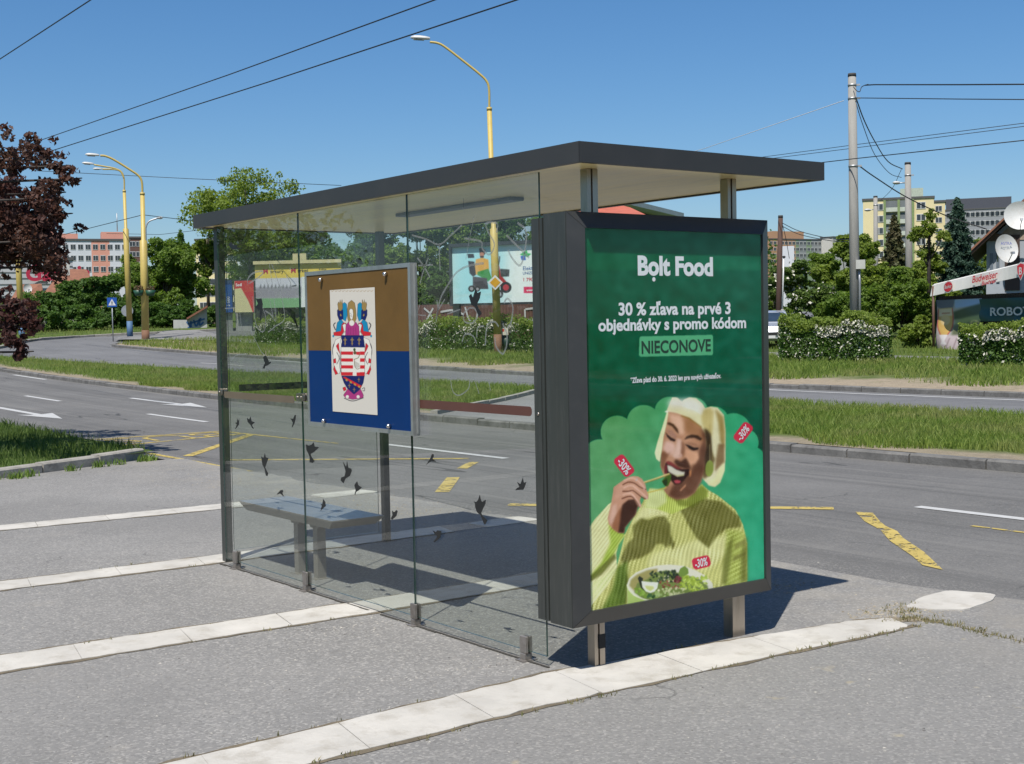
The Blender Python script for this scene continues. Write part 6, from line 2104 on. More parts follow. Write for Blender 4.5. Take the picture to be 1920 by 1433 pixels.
# billboard with the mobility scooter
bb = thing('billboard', at(950, 600, 62), 'big framed billboard with a man on a mobility scooter, behind the tall yellow lamp', 'billboard')
o, ax, w_, h_ = board_plane(848, 464, 1066, 570, 62.5, 60)
aw = np.array([-ax[1], ax[0], 0.0])
if aw @ (o - CAM) < 0:
    aw = -aw
cb = Canvas(840, 450, 1080, 580, 4, (206, 226, 224))
cb.poly([(848, 460), (950, 460), (935, 575), (848, 575)], (160, 214, 220), 14)
cb.poly([(960, 460), (1070, 460), (1070, 575), (950, 575)], (222, 230, 226), 10)
zd = lambda pts: zoomed(pts, *Dd)
cb.poly(zd([(540, 430), (560, 425), (580, 440), (578, 470), (545, 470)]), (50, 40, 40), .4)
cb.ell(*zd([(558, 468)])[0], 4.2, 5.2, (176, 120, 96), .4)
cb.poly(zd([(545, 478), (572, 478), (568, 492), (550, 492)]), (60, 40, 36), .5)
cb.poly(zd([(520, 500), (560, 490), (600, 500), (605, 580), (570, 570), (530, 600), (505, 590)]), (214, 164, 84), .5)
cb.poly(zd([(465, 465), (505, 465), (510, 490), (470, 492)]), (40, 42, 52), .5)
cb.poly(zd([(470, 510), (510, 515), (520, 600), (500, 610), (480, 590)]), (46, 46, 56), .5)
cb.poly(zd([(530, 580), (600, 560), (620, 620), (600, 640), (530, 600)]), (60, 140, 70), .5)
cb.poly(zd([(500, 610), (590, 620), (600, 690), (500, 690)]), (70, 66, 74), .6)
cb.poly(zd([(640, 520), (665, 520), (680, 600), (720, 650), (700, 680), (640, 660)]), (160, 40, 46), .6)
cb.poly(zd([(675, 560), (735, 565), (732, 610), (680, 612)]), (60, 64, 66), .4)
cb.line(zd([(672, 480), (668, 520), (650, 560)]), 2, (50, 50, 56), .4)
for cx, cy, r in ((492, 688, 6.2), (530, 690, 5), (712, 680, 10.5), (668, 722, 8)):
    cb.ell(*zd([(cx, cy)])[0], r, r, (42, 40, 46), .3); cb.ell(*zd([(cx, cy)])[0], r * .55, r * .55, (176, 60, 70) if r > 10 else (150, 150, 156), .3)
cb.poly(zd([(800, 470), (845, 440), (850, 460), (875, 465), (850, 485), (830, 480)]), (60, 170, 90), .4)
cb.poly(zd([(805, 480), (835, 475), (840, 505), (812, 505)]), (40, 90, 180), .4)
cb.poly(zd([(826, 676), (1100, 676), (1100, 714), (826, 716)]), (206, 40, 90), .4)
cb.line([(850, 556), (900, 552), (960, 556)], 3, (180, 206, 204), 2, .6)
fr_ = MB()
pt = lambda s, t_, k=0.0: o + ax * s + UPV * t_ + aw * k
t2 = .12
for a, b_, c, d in ((-.1, w_ + .1, -.1, 0), (-.1, w_ + .1, h_, h_ + .16), (-.1, 0, 0, h_), (w_, w_ + .1, 0, h_)):
    fr_.obox(pt((a + b_) / 2, (c + d) / 2, .05), ax * (b_ - a) / 2, aw * .12, UPV * (d - c) / 2)
fr_.obox(pt(w_ / 2, h_ / 2, .14), ax * w_ / 2, aw * .03, UPV * h_ / 2)
fr_.build('frame', DARKF, bb)
sheetb = printed('poster', pt(0, 0, .1), ax, UPV, w_, h_, 220, 110, cb, vcolmat('billboard print', .5), .78, bb)
mb = MB()
dk = [M('blue print', (.02, .09, .32), .5), M('red print', (.55, .02, .06), .5), M('green print', (.10, .35, .12), .5), M('white billboard print', (.8, .8, .8), .5)]


def bline(mb, body, u, v, D, cap, mi, bold=.01, width=None, plane=None, shear=0.0):
    """text starting at photo u,v (baseline) on the billboard plane"""
    q = ray(u, v); n_ = aw
    t_ = ((pt(0, 0, BK) - CAM) @ n_) / (q @ n_)
    P = CAM + q * t_
    letters(mb, body, P, ax, UPV, cap / FPX * D / .685, bold, align='LEFT', mi=mi, shear=shear)


BK = .097
bline(mb, 'UNIZDRAV', 1001, 483, 61, 9, 0, .02, shear=.2)
bline(mb, 'Elektrický vozík', 980, 507, 61, 7, 0, .012)
bline(mb, 'UNIZDRAV', 980, 515, 61, 5, 0)
bline(mb, '1 790,- €', 980, 528, 61, 6.5, 1, .015)
bline(mb, 'www.unizdrav.sk', 987, 546.5, 61, 4.5, 3, .015)
mb.build('lettering', dk, sheetb)
for u in (857, 1045):
    q = at(u, 580, 62); z0 = float(T(q[0], q[1]))
    MB().obox((q[0], q[1], (z0 + o[2]) / 2), ax * .16, aw * .10, UPV * (o[2] - z0) / 2).build('leg', DARKF, bb)

# yellow-topped billboard seen through the far pane
bb = thing('billboard', at(560, 600, 82), 'billboard with a yellow top band and black lettering, left of the coat of arms', 'billboard')
o, ax, w_, h_ = board_plane(479, 497, 641, 578, 82.5, 81)
aw = np.array([-ax[1], ax[0], 0.0]); aw = aw if aw @ (o - CAM) > 0 else -aw
cb = Canvas(470, 485, 650, 590, 5, (190, 190, 196))
cb.poly([(470, 480), (650, 480), (650, 519), (470, 523)], (226, 196, 84), .4)
cb.poly([(470, 523), (650, 519), (650, 540), (470, 545)], (206, 204, 214), .6)
cb.poly([(470, 540), (650, 536), (650, 560), (470, 560)], (150, 146, 156), 2)
cb.poly([(470, 560), (650, 558), (650, 590), (470, 590)], (122, 168, 122), .6)
cb.poly([(566, 519), (580, 519), (580, 590), (564, 590)], (226, 228, 226), .3)
cb.poly([(547, 536), (556, 534), (556, 537), (547, 538)], (60, 60, 70), .3)
for k in range(9):
    cb.poly([(486 + k * 7, 541), (489 + k * 7, 532), (491 + k * 7, 541)], (120, 118, 128), .5)
fr_ = MB()
pt = lambda s, t_, k=0.0: o + ax * s + UPV * t_ + aw * k
fr_.mat(0).obox(pt(w_ / 2, h_ + .12, .02), ax * (w_ / 2 + .05), aw * .12, UPV * .10)
fr_.mat(1).obox(pt(w_ / 2, h_ / 2, .14), ax * w_ / 2, aw * .04, UPV * h_ / 2)
fr_.mat(0).obox(pt(w_ * .53, h_ + .42, .05), ax * .42, aw * .15, UPV * .2)
fr_.build('frame', [M('cream light box', (.66, .56, .30), .5), DARKF], bb)
sheetb = printed('poster', pt(0, 0, .09), ax, UPV, w_, h_, 160, 90, cb, vcolmat('billboard print', .5), .78, bb)
mb = MB()
kk = [M('black print', (.02, .02, .02), .5), M('red print', (.55, .02, .06), .5)]
BK = .087
for body, u, v, cap, mi in (('M', 493, 513.5, 9, 1), ('erkury', 506.5, 512.5, 6.5, 0), ('M', 545, 512, 9, 1), ('arket', 558, 511, 6.5, 0), ('Košice', 598, 507, 3.5, 0)):
    bline(mb, body, u, v, 82, cap, mi, .02)
mb.build('lettering', kk, sheetb)
for u in (500, 545, 620):
    q = at(u, 590, 82.5); z0 = float(T(q[0], q[1]))
    MB().obox((q[0], q[1], (z0 + o[2]) / 2), ax * .7, aw * .08, UPV * (o[2] - z0) / 2).build('leg', DARKF, bb)
# narrow pair of panels
for lab, (u0, v0, u1, v1, D0, D1), bgc, polys, txt in (
    ('narrow blue poster panel with white lettering beside the left shelter post', (421, 526, 437, 586, 80, 80.15), (28, 84, 160), [([(421, 526), (437, 526), (437, 534), (421, 534)], (20, 50, 110))], [('2 000', 431, 575, 5.5, 0)]),
    ('poster panel with a red and cream advert beside the narrow blue one', (440, 527, 476, 586, 80, 79.5), (206, 196, 150), [([(440, 527), (476, 525), (476, 590), (466, 565), (452, 540), (440, 542)], (190, 40, 50))], [('Sedl', 442, 537, 5, 0)])):
    root = thing('billboard', at((u0 + u1) / 2, 600, D0), lab, 'billboard')
    o, ax, w_, h_ = board_plane(u0, v0, u1, v1, D0, D1)
    aw = np.array([-ax[1], ax[0], 0.0]); aw = aw if aw @ (o - CAM) > 0 else -aw
    pt = lambda s, t_, k=0.0: o + ax * s + UPV * t_ + aw * k
    cb = Canvas(u0 - 4, v0 - 6, u1 + 6, v1 + 8, 5, bgc)
    for pl, c_ in polys:
        cb.poly(pl, c_, .5)
    MB().obox(pt(w_ / 2, h_ / 2, .14), ax * (w_ / 2 + .06), aw * .06, UPV * (h_ / 2 + .06)).build('frame', DARKF, root)
    sh = printed('poster', pt(0, 0, .07), ax, UPV, w_, h_, 40, 60, cb, vcolmat('billboard print', .5), .75, root)
    mb = MB()
    BK = .067
    for body, u, v, cap, mi in txt:
        if bgc[2] > 155:
            q = ray(u, v); t_ = ((pt(0, 0, .067) - CAM) @ aw) / (q @ aw); P_ = CAM + q * t_
            letters(mb, body, P_, UPV, -ax, cap / FPX * 80 / .685, .01, align='LEFT', mi=mi)
        else:
            bline(mb, body, u, v, 80, cap, mi, .02)
    mb.build('lettering', M('white billboard print', (.8, .8, .8), .5), sh)
    q = at((u0 + u1) / 2, 600, D0 + .4); z0 = float(T(q[0], q[1]))
    MB().obox((q[0], q[1], (z0 + o[2]) / 2 - .04), ax * (w_ * .42), aw * .08, UPV * (o[2] - z0) / 2).build('leg', M('grey panel foot', (.3, .3, .29), .8), root)

# brown profiled fence with painted tags
a = at(700, 600, 72); b_ = at(1130, 600, 63)
fn = thing('fence', (a + b_) / 2 * (1, 1, 0) + (0, 0, float(T(*((a + b_) / 2)[:2]))), 'brown corrugated metal fence with pale graffiti behind the hedge', 'fence')
d = (b_ - a); d[2] = 0; L = np.linalg.norm(d); d /= L; nn = np.array([-d[1], d[0], 0]); nn = nn if nn @ (a - CAM) < 0 else -nn
mb = MB()
N_ = int(L / .1)
zt = at(850, 570, 68)[2]
for k in range(N_):
    p0 = a + d * (k * L / N_); p1 = a + d * ((k + 1) * L / N_)
    o0, o1 = (.0, .03) if k % 2 else (.03, .0)
    z0, z1 = float(T(p0[0], p0[1])), float(T(p1[0], p1[1]))
    A_, B_ = p0 + nn * o0, p1 + nn * o1
    mb.add([(A_[0], A_[1], z0), (B_[0], B_[1], z1), (B_[0], B_[1], zt), (A_[0], A_[1], zt)], [(0, 1, 2, 3)])
mb.build('sheeting', M('brown profiled sheet', (.13, .058, .046), .6, 0, .12, .6), fn)
mb = MB()
GW_ = M('pale spray paint', (.50, .50, .50), .8)
for pts in ([(984, 580), (985, 602)], [(985, 580), (1002, 578)], [(1001, 579), (1002, 603)], [(986, 600), (1002, 600)], [(795, 578), (806, 588), (812, 600)], [(812, 578), (800, 600)], [(826, 585), (850, 582), (870, 590)], [(872, 576), (880, 600), (892, 600), (897, 578)]):
    w3 = []
    for u, v in pts:
        q = ray(u, v); t_ = ((a + nn * .05 - CAM) @ nn) / (q @ nn); P_ = CAM + q * t_
        w3.append((float((P_ - a) @ d), P_[2]))
    ribbon(mb, w3, .10, a * (1, 1, 0) + nn * .05, d, UPV)
mb.build('graffiti', GW_, fn)

# little white graffitied wall, left
A4 = [(325, 600), (352, 600), (388, 577), (388, 623), (325, 623)]
wl = [at(u, v, 83) for u, v in A4]
root = thing('wall', (wl[3] + wl[4]) / 2, 'small white wall with a sloping top and blue graffiti, right of the lamp posts', 'wall')
p, rt_, aw = view_axes(356, 83)
o = wl[4]
mb = MB()
mb.prism([(float((q - o) @ rt_), q[2] - o[2] - (.6 if i > 2 else 0)) for i, q in enumerate(wl)], o, rt_, UPV, aw, .25)
mb.build('masonry', M('white render', (.52, .52, .50), .85, 0, .12, 1.5, dirt=(.3, .3, .28), dirt_amt=.4), root)
mb = MB()
for a_, b_, w3 in (((350, 600), (389, 576.5), .25),):
    A_, B_ = at(*a_, 82.9), at(*b_, 82.9)
    mb.obox((A_ + B_) / 2 + (0, 0, .06), (B_ - A_) / 2, aw * .3, UPV * .06)
mb.build('coping', M('red brown coping', (.25, .10, .06), .8), root)
mb = MB()
for pts in ([(350, 603), (356, 612), (352, 615)], [(358, 602), (358, 614)], [(363, 600), (368, 612), (374, 598)], [(376, 596), (374, 610), (382, 604)], [(352, 608), (384, 598)]):
    ribbon(mb, [(float((at(u, v, 82.7) - o) @ rt_), at(u, v, 82.7)[2] - o[2]) for u, v in pts], .11, o - aw * .02, rt_, UPV)
mb.build('graffiti', M('blue spray paint', (.06, .16, .34), .7), root)


def facade(name, label, cat, u0, D0, u1, D1, v_top, depth, cols, nfl, ncol, fl_h, win, mats, group=None, roof=True, floors_from_top=None, margin=.06, ztop=None, wmat=None):
    """flat-roofed block: wall strips of colour, one window mesh per opening, roof slab. cols=[(fraction,end,matindex)]"""
    a = at(u0, v_top, D0); b_ = at(u1, v_top, D1)
    zt = a[2] if ztop is None else ztop
    d = b_ - a; d[2] = 0; L = np.linalg.norm(d); d /= L
    nn = np.array([-d[1], d[0], 0.0]); nn = nn if nn @ (a - CAM) > 0 else -nn
    zb_ = float(T(a[0], a[1])) - 1
    root = thing(name, (*((a + b_) / 2)[:2], zb_), label, cat, group)
    mb = MB()
    o = np.array([a[0], a[1], 0])
    for f0, f1, mi in cols:
        mb.mat(mi).obox(o + d * L * (f0 + f1) / 2 + nn * depth / 2 + UPV * (zb_ + zt) / 2, d * L * (f1 - f0) / 2, nn * depth / 2, UPV * (zt - zb_) / 2)
    mb.build('wall', mats, root)
    if roof:
        MB().obox(o + d * L / 2 + nn * depth / 2 + UPV * (zt + .25), d * (L / 2 + .2), nn * (depth / 2 + .2), UPV * .25).build('roof', mats[-1], root)
    wm_ = [WINF, WING]
    first = None
    for fi in range(nfl):
        zc = zt - fl_h * (fi + .55)
        for ci in range(ncol):
            s = L * (margin + (1 - 2 * margin) * (ci + .5) / ncol)
            c = o + d * s + UPV * zc
            m2 = MB()
            ww, wh = win
            m2.mat(0).obox(c - nn * .02, d * ww / 2, nn * .06, UPV * wh / 2)
            m2.mat(1)
            for k in (-1, 1):
                m2.obox(c + d * k * ww * .24 - nn * .07, d * ww * .21, nn * .03, UPV * wh * .41)
            m2.build('window', wm_, root)
    return root, o, d, nn, L, zt


WINF = M('white window frame', (.66, .66, .64), .5)
WING = M('dark window glass', (.05, .06, .07), .08, 0, .35, .12)
PINK = M('salmon render', (.74, .35, .26), .85, 0, .06, .3)
GREY = M('pale grey render', (.68, .70, .74), .85, 0, .05, .3)
YELB = M('cream yellow render', (.80, .69, .40), .85, 0, .05, .3)
BROWN = M('dark brown brick', (.15, .08, .06), .9)
ROOFD = M('dark roofing', (.10, .10, .10), .9)
bk, o, d, nn, L, zt = facade('apartment_block', 'long pink and grey apartment block at the left behind the shopping centre', 'apartment block', -60, 352, 243, 352, 451, 14,
                             [(0, .08, 1), (.08, .25, 0), (.25, .37, 1), (.37, .49, 0), (.49, .555, 0), (.555, .755, 1), (.755, .87, 0), (.87, 1, 1)], 4, 21, 2.8, (1.25, 1.4), [PINK, GREY, ROOFD], margin=.01)
for (u0, u1, va, vb_, mt) in ((95, 146, 437, 457, PINK), (190, 234, 434, 450, PINK), (60, 104, 432, 455, PINK)):
    A_, B_ = at(u0, va, 352), at(u1, va, 352)
    c = (A_ + B_) / 2
    MB().obox(np.array([c[0], c[1], 0]) + nn * 5 + UPV * ((A_[2] + zt) / 2), d * np.linalg.norm((B_ - A_)[:2]) / 2, nn * 3, UPV * (A_[2] - zt) / 2).build('stair_tower', mt, bk)
an = at(220, 434, 355)
MB().tube([an, at(219, 400, 355)], .12, 5).build('aerial', GALV, bk)
facade('apartment_block', 'dark brown brick block just right of the pink and grey one', 'apartment block', 240, 380, 268, 380, 447, 12, [(0, 1, 0)], 3, 2, 2.8, (1.6, 1.4), [BROWN, ROOFD])
facade('apartment_block', 'cream yellow block showing between the maple leaves and through the far glass', 'apartment block', 366, 330, 474, 322, 452, 13, [(0, .30, 0), (.30, .72, 0), (.72, 1, 1)], 6, 8, 2.8, (2.0, 1.5), [YELB, GREY, ROOFD])
facade('office_block', 'pale block with long bands of windows showing through the maple, above the shelter panes', 'building', 420, 400, 560, 392, 436, 13, [(0, 1, 0)], 4, 12, 3.0, (2.0, 1.6), [GREY, ROOFD])
# shopping centre with its red script sign
sc_, o, d, nn, L, zt = facade('shopping_centre', 'pale grey shopping centre with red script lettering behind the copper tree', 'building', -60, 238, 136, 238, 488, 25, [(0, 1, 0)], 0, 0, 3, (1, 1), [M('pale cladding', (.52, .53, .54), .7, 0, .05, .4), ROOFD])
mb = MB()
for k in range(1, 7):
    mb.obox(o + d * L / 2 - nn * .05 + UPV * (zt - k * 1.0), d * L / 2, nn * .05, UPV * .06)
mb.build('cladding_joint', M('grey joint', (.3, .3, .31), .8), sc_)
q = at(47, 526, 237)
mb = MB(); letters(mb, 'Galéria', np.array([q[0], q[1], q[2]]) - nn * .3, d, UPV, 27 / FPX * 237 / .72, .035, align='LEFT', shear=.1)
mb.build('lettering', M('red sign letters', (.50, .02, .06), .5), sc_)

TILE = M('red roof tile', (.27, .115, .065), .85, 0, .25, 3, .4, 14, dirt=(.16, .075, .05), dirt_amt=.5)
TILE2 = M('orange roof tile', (.52, .17, .10), .8, 0, .12, 2, .3, 14)
PLAST = M('cream plaster', (.50, .46, .38), .9, 0, .1, 1)
# red-roofed house left: hipped roof over low walls
hs_ = thing('house', at(125, 620, 112) * (1, 1, 0) + (0, 0, 2), 'low house with a red tiled roof and white chimney behind the shrubs', 'house')
p, rt_, aw = view_axes(130, 112)
o = at(82, 540, 112)
mb = MB()
R4 = [at(80, 552, 110), at(184, 545, 112), at(184, 545, 112) + aw * 9, at(80, 552, 110) + aw * 9]
ridge = [at(118, 500, 113) + aw * 4, at(163, 501, 113) + aw * 4]
mb.add(R4 + ridge, [(0, 1, 5, 4), (1, 2, 5), (2, 3, 4, 5), (3, 0, 4)])
rf = mb.build('roof', TILE, hs_)
mb = MB(); zb_ = 1.5
q = [(x[0], x[1], zb_) for x in R4]
mb.add(q + [(x[0], x[1], x[2] + .05) for x in R4], [(0, 1, 5, 4), (1, 2, 6, 5), (2, 3, 7, 6), (3, 0, 4, 7)])
mb.build('wall', PLAST, hs_)
c = at(124, 506, 111); MB().obox(c, rt_ * .27, aw * .25, UPV * .45).build('chimney', M('white chimney render', (.62, .6, .56), .8), rf)
h2 = thing('house', at(45, 620, 118) * (1, 1, 0) + (0, 0, 2), 'second red tiled roof low at the left, with a white dish in front', 'house')
mb = MB()
R4 = [at(14, 572, 104), at(84, 566, 106), at(84, 566, 106) + aw * 7, at(14, 572, 104) + aw * 7]
ridge = [at(36, 534, 108), at(78, 532, 108)]
mb.add(R4 + ridge, [(0, 1, 5, 4), (1, 2, 5), (2, 3, 4, 5), (3, 0, 4)])
mb.build('roof', TILE, h2)
mb = MB()
mb.add([(x[0], x[1], 1.2) for x in R4] + [(x[0], x[1], x[2] + .05) for x in R4], [(0, 1, 5, 4), (1, 2, 6, 5), (2, 3, 7, 6), (3, 0, 4, 7)])
mb.build('wall', PLAST, h2)


def dish(label, u, v, D, ru, rv, mat, yaw=0.0, text=None):
    c = at(u, v, D); p, rt_, aw = view_axes(u, D)
    root = thing('satellite_dish', c, label, 'satellite dish')
    a = rt_ * math.cos(yaw) + aw * math.sin(yaw)
    n_ = np.cross(UPV, a); n_ = n_ if n_ @ aw < 0 else -n_
    n_ = n_ / np.linalg.norm(n_); up2 = UPV * .96 - n_ * .2
    R_, S_ = ru / FPX * D / max(math.cos(yaw), .4), rv / FPX * D
    mb = MB(); vs = []; fs = []; n = 28; m_ = 6
    for side in (0, 1):
        k0 = len(vs)
        for j in range(m_ + 1):
            t_ = j / m_
            for k in range(n):
                an_ = 2 * math.pi * k / n
                vs.append(c + a * R_ * t_ * math.cos(an_) + up2 * S_ * t_ * math.sin(an_) - n_ * (R_ * .28 * (1 - t_ * t_) + side * .02))
        for j in range(m_):
            for k in range(n):
                f = (k0 + j * n + k, k0 + j * n + (k + 1) % n, k0 + (j + 1) * n + (k + 1) % n, k0 + (j + 1) * n + k)
                fs.append(f if side == 0 else f[::-1])
    mb.smooth = True
    mb.add(vs, fs)
    mb.build('reflector', mat, root)
    mb = MB(); tip = c + n_ * R_ * .75 - up2 * S_ * .35
    mb.tube([c - up2 * S_ * .92, tip], .018, 6); mb.obox(tip, a * .05, n_ * .08, up2 * .05)
    mb.build('receiver_arm', GALV, root)
    mb = MB(); mb.tube([c - n_ * R_ * .34, c - n_ * (R_ * .34 + .5), c - n_ * (R_ * .34 + .5) - UPV * .5], .03, 6); mb.build('bracket', GALV, root)
    if text:
        mb = MB(); letters(mb, text, c - a * R_ * .5 + up2 * S_ * .25 + n_ * .0, a, up2, S_ * .30, .0, align='LEFT', width=R_ * 1.0)
        mb.build('lettering', M('blue dish print', (.06, .08, .38), .5), root)
    return root


DISHW = M('white dish', (.66, .66, .64), .45, 0, .04, 2, dirt=(.45, .30, .16), dirt_amt=.3)
dish('white satellite dish low on the left house roof', 52, 541, 103, 7.2, 8.4, DISHW, .3)
# house at the right edge
hr = thing('house', at(1880, 620, 58) * (1, 1, 0) + (0, 0, .5), 'old house with a tiled gable roof at the right edge, carrying satellite dishes', 'house')
p, rt_, aw = view_axes(1880, 58)
o = at(1848, 640, 58); zg = float(T(o[0], o[1])) - .2
o = np.array([o[0], o[1], 0])
L2 = lambda u, v: (float((at(u, v, 58) - o) @ rt_), at(u, v, 58)[2])
wallp = [(L2(1848, 600)[0], zg), (L2(2075, 600)[0], zg), L2(2075, 455), L2(1962, 352), L2(1850, 455)]
mb = MB(); mb.mat(0).prism(wallp, o, rt_, UPV, aw, 9)
# exposed brick of the gable, proud of the render
mb.mat(1).prism([L2(1866, 450), L2(1962, 450), L2(1962, 362), L2(1880, 436)], o - aw * .03, rt_, UPV, aw, .029)
mb.mat(2).prism([L2(1846, 452), L2(1905, 452), L2(1905, 446), L2(1860, 436)], o - aw * .10, rt_, UPV, aw, .068)
mb.build('wall', [M('bluish grey render', (.40, .43, .47), .9, 0, .08, 1), M('old gable brick', (.36, .28, .22), .9, 0, .3, 5, .7, 12), M('weathered boards', (.14, .085, .06), .85, 0, .25, 4)], hr)
rf = []
mb = MB()
for A_, B_ in (((1822, 472), (1962, 340)), ((1962, 340), (2100, 472))):
    a_, b_ = L2(*A_), L2(*B_)
    mb.mat(0).prism([a_, (a_[0], a_[1] - .14), (b_[0], b_[1] - .14), b_], o - aw * .7, rt_, UPV, aw, 10.2)
    mb.mat(1).prism([(a_[0], a_[1] + .004), b_ if False else (b_[0], b_[1] + .004), (b_[0], b_[1] + .10), (a_[0], a_[1] + .10)], o - aw * .78, rt_, UPV, aw, 10.35)
rfo = mb.build('roof', [M('dark eaves boards', (.10, .06, .042), .85, 0, .25, 4), TILE], hr)
mb = MB(); a_, b_ = L2(1884, 545), L2(1912, 440)
mb.prism([(a_[0], a_[1]), (b_[0], a_[1]), b_, (a_[0], b_[1])], o - aw * .05, rt_, UPV, aw, .045)
mb.build('door', M('dark brown door', (.07, .04, .032), .7), hr)
for u in (1856, 1868):
    mb = MB(); a_, b_ = L2(u, 530), L2(u + 6, 475)
    mb.prism([(a_[0], a_[1]), (b_[0], a_[1]), b_, (a_[0], b_[1])], o - aw * .04, rt_, UPV, aw, .035)
    mb.build('window', M('shuttered pane', (.16, .19, .23), .4), hr)
dish('large white satellite dish on the gable at the right edge', 1912, 404, 56.6, 26, 26, DISHW, .15)
dish('white oval satellite dish with blue lettering below the large one', 1888, 466, 56.4, 18.5, 26, DISHW, .55, 'ASTRA')

# beer-garden fence: awning edge, banners
VAL = M('white awning cloth', (.86, .84, .78), .7, 0, .06, 2)
aw_ = thing('awning', at(1830, 560, 50), 'white awning edge with red beer lettering and badges above the banner fence', 'awning')
p, rt_, aw = view_axes(1835, 50)
a0, b0, a1, b1 = at(1744, 556, 51.5), at(1960, 509, 45.5), at(1748, 535, 51.5), at(1960, 484, 45.5)
dv = (b0 - a0); Lv = np.linalg.norm(dv); dv = dv / Lv
mb = MB()
N_ = 24
for i in range(N_):
    s, e = i / N_, (i + 1) / N_
    k = lambda q, lo, hi: lo + (hi - lo) * q
    w0, w1 = .05 * math.sin(s * 18), .05 * math.sin(e * 18)
    A_, B_, C_, D_ = k(s, a0, b0) + aw * w0, k(e, a0, b0) + aw * w1, k(e, a1, b1), k(s, a1, b1)
    mb.add([A_, B_, C_, D_], [(0, 1, 2, 3)])
    if True:
        mb.add([D_ - UPV * .02, C_ - UPV * .02, C_ + aw * 2.4 + UPV * .10, D_ + aw * 2.4 + UPV * .10], [(0, 1, 2, 3)])
mb.build('valance', VAL, aw_)
pr = mb = MB()
nrm_ = np.cross(dv, UPV); nrm_ = nrm_ / np.linalg.norm(nrm_); nrm_ = nrm_ if nrm_ @ aw < 0 else -nrm_
upv = UPV
vp = lambda u, v: CAM + ray(u, v) * (((a0 + nrm_ * .07 - CAM) @ nrm_) / (ray(u, v) @ nrm_))
REDP = M('red awning print', (.75, .035, .05), .5); WHP = M('white awning print', (.75, .73, .70), .6)
q = vp(1822, 531)
letters(mb, 'Budweiser', q, dv, upv, 12 / FPX * 48 / .685, .02, align='LEFT', mi=0, width=float(np.linalg.norm(vp(1869, 522) - q)), shear=.25)
letters(mb, 'Budvar', vp(1840, 534) - upv * .03, dv, upv, 6.5 / FPX * 48 / .685, .02, align='LEFT', mi=0, width=float(np.linalg.norm(vp(1867, 526) - vp(1840, 534))), shear=.25)


def badge(c, ru, rv, mi, off, n=24, shape=None):
    R_, S_ = ru / FPX * 48.5, rv / FPX * 48.5
    pts = shape or [(math.cos(a), math.sin(a)) for a in np.linspace(0, 6.28, n, endpoint=False)]
    mb.prism([(x * R_, y * S_) for x, y in pts], c + nrm_ * off, dv, upv, nrm_, .004) if False else mb.mat(mi).prism([(x * R_, y * S_) for x, y in pts], c + nrm_ * off, dv, upv, nrm_, .004)


c = vp(1778, 538)
badge(c, 16, 11, 1, .0); badge(c, 14.5, 9, 0, .006)
letters(mb.mat(1), 'Budvar', c + nrm_ * .013 - upv * .05, dv, upv, .17, .02, mi=1, width=.46, shear=.2)
c = vp(1914, 508)
sh_ = [(-1, .75), (0, 1), (1, .75), (.85, -.2), (0, -1.1), (-.85, -.2)]
badge(c, 12, 15, 1, .0, shape=sh_); badge(c, 10, 12.5, 0, .006, shape=sh_)
letters(mb.mat(1), 'B', c + nrm_ * .013 - upv * .12, dv, upv, .34, .02, mi=1)
mb.build('print', [REDP, WHP], aw_)
mb = MB()
for u, D in ((1750, 51.4), (1946, 46)):
    t_ = at(u, 552, D); zz = float(T(t_[0], t_[1]))
    mb.tube([(t_[0], t_[1], zz), t_ + (0, 0, .3)], .05, 8)
mb.build('post', M('brown awning post', (.12, .06, .04), .7), aw_)

fb = thing('banner_fence', at(1800, 650, 50), 'timber fence of a beer garden hung with banners, behind the right hand hedge', 'fence')
p, rt_, aw = view_axes(1800, 50)
oL, oR = at(1757, 657, 51.8), at(1842, 652, 50.2)
oR2 = at(1990, 640, 46)
GRB = M('dark green banner cloth', (.018, .085, .075), .55, 0, .08, 2)


def billow(k, f=9):
    return lambda P, s, t_: P + nb_ * (k * np.sin(s * f + 2 * t_) * (1 - .5 * t_) + k * .6 * np.sin(t_ * 7 + s * 3))[..., None]


mb = MB()
for s in (0, 1):
    pass
q0 = np.array([oL[0], oL[1], float(T(oL[0], oL[1]))]); q1 = np.array([oR2[0], oR2[1], float(T(oR2[0], oR2[1]))])
dd = q1 - q0; dd[2] = 0; LL = np.linalg.norm(dd); dd /= LL; nb_ = np.cross(dd, UPV); nb_ = nb_ if nb_ @ aw < 0 else -nb_
zt = at(1760, 556, 51.8)[2]
for s in np.arange(0, LL, .14):
    mb.obox(q0 + dd * (s + .065) - nb_ * .08 + UPV * (zt - q0[2]) * .5, dd * .06, nb_ * .012, UPV * (zt - q0[2]) * .5)
mb.build('boards', M('dark fence boards', (.06, .04, .03), .8, 0, .25, 3), fb)
mb = MB()
back = q0 - nb_ * 7
mb.obox((q0 + back) / 2 - dd * .06 + UPV * (zt - q0[2]) * .5, nb_ * 3.5, dd * .03, UPV * (zt - q0[2]) * .5)
mb.build('side_netting', M('dark green netting', (.012, .03, .025), .9, 0, .3, 4), fb)
cbn = Canvas(1750, 550, 1850, 670, 5, (168, 164, 160))
cbn.poly([(1750, 550), (1792, 550), (1792, 563), (1785, 580), (1770, 582), (1750, 572)], (96, 104, 118), 1)
cbn.poly([(1790, 562), (1850, 560), (1850, 572), (1790, 578)], (150, 176, 210), 1.2)
cbn.poly([(1786, 585), (1850, 566), (1850, 590), (1800, 600), (1786, 600)], (70, 86, 66), 1.5)
cbn.poly([(1788, 600), (1830, 592), (1850, 588), (1850, 612), (1786, 632)], (150, 160, 110), 2)
cbn.poly([(1784, 610), (1850, 600), (1850, 628), (1784, 634)], (96, 100, 74), 2)
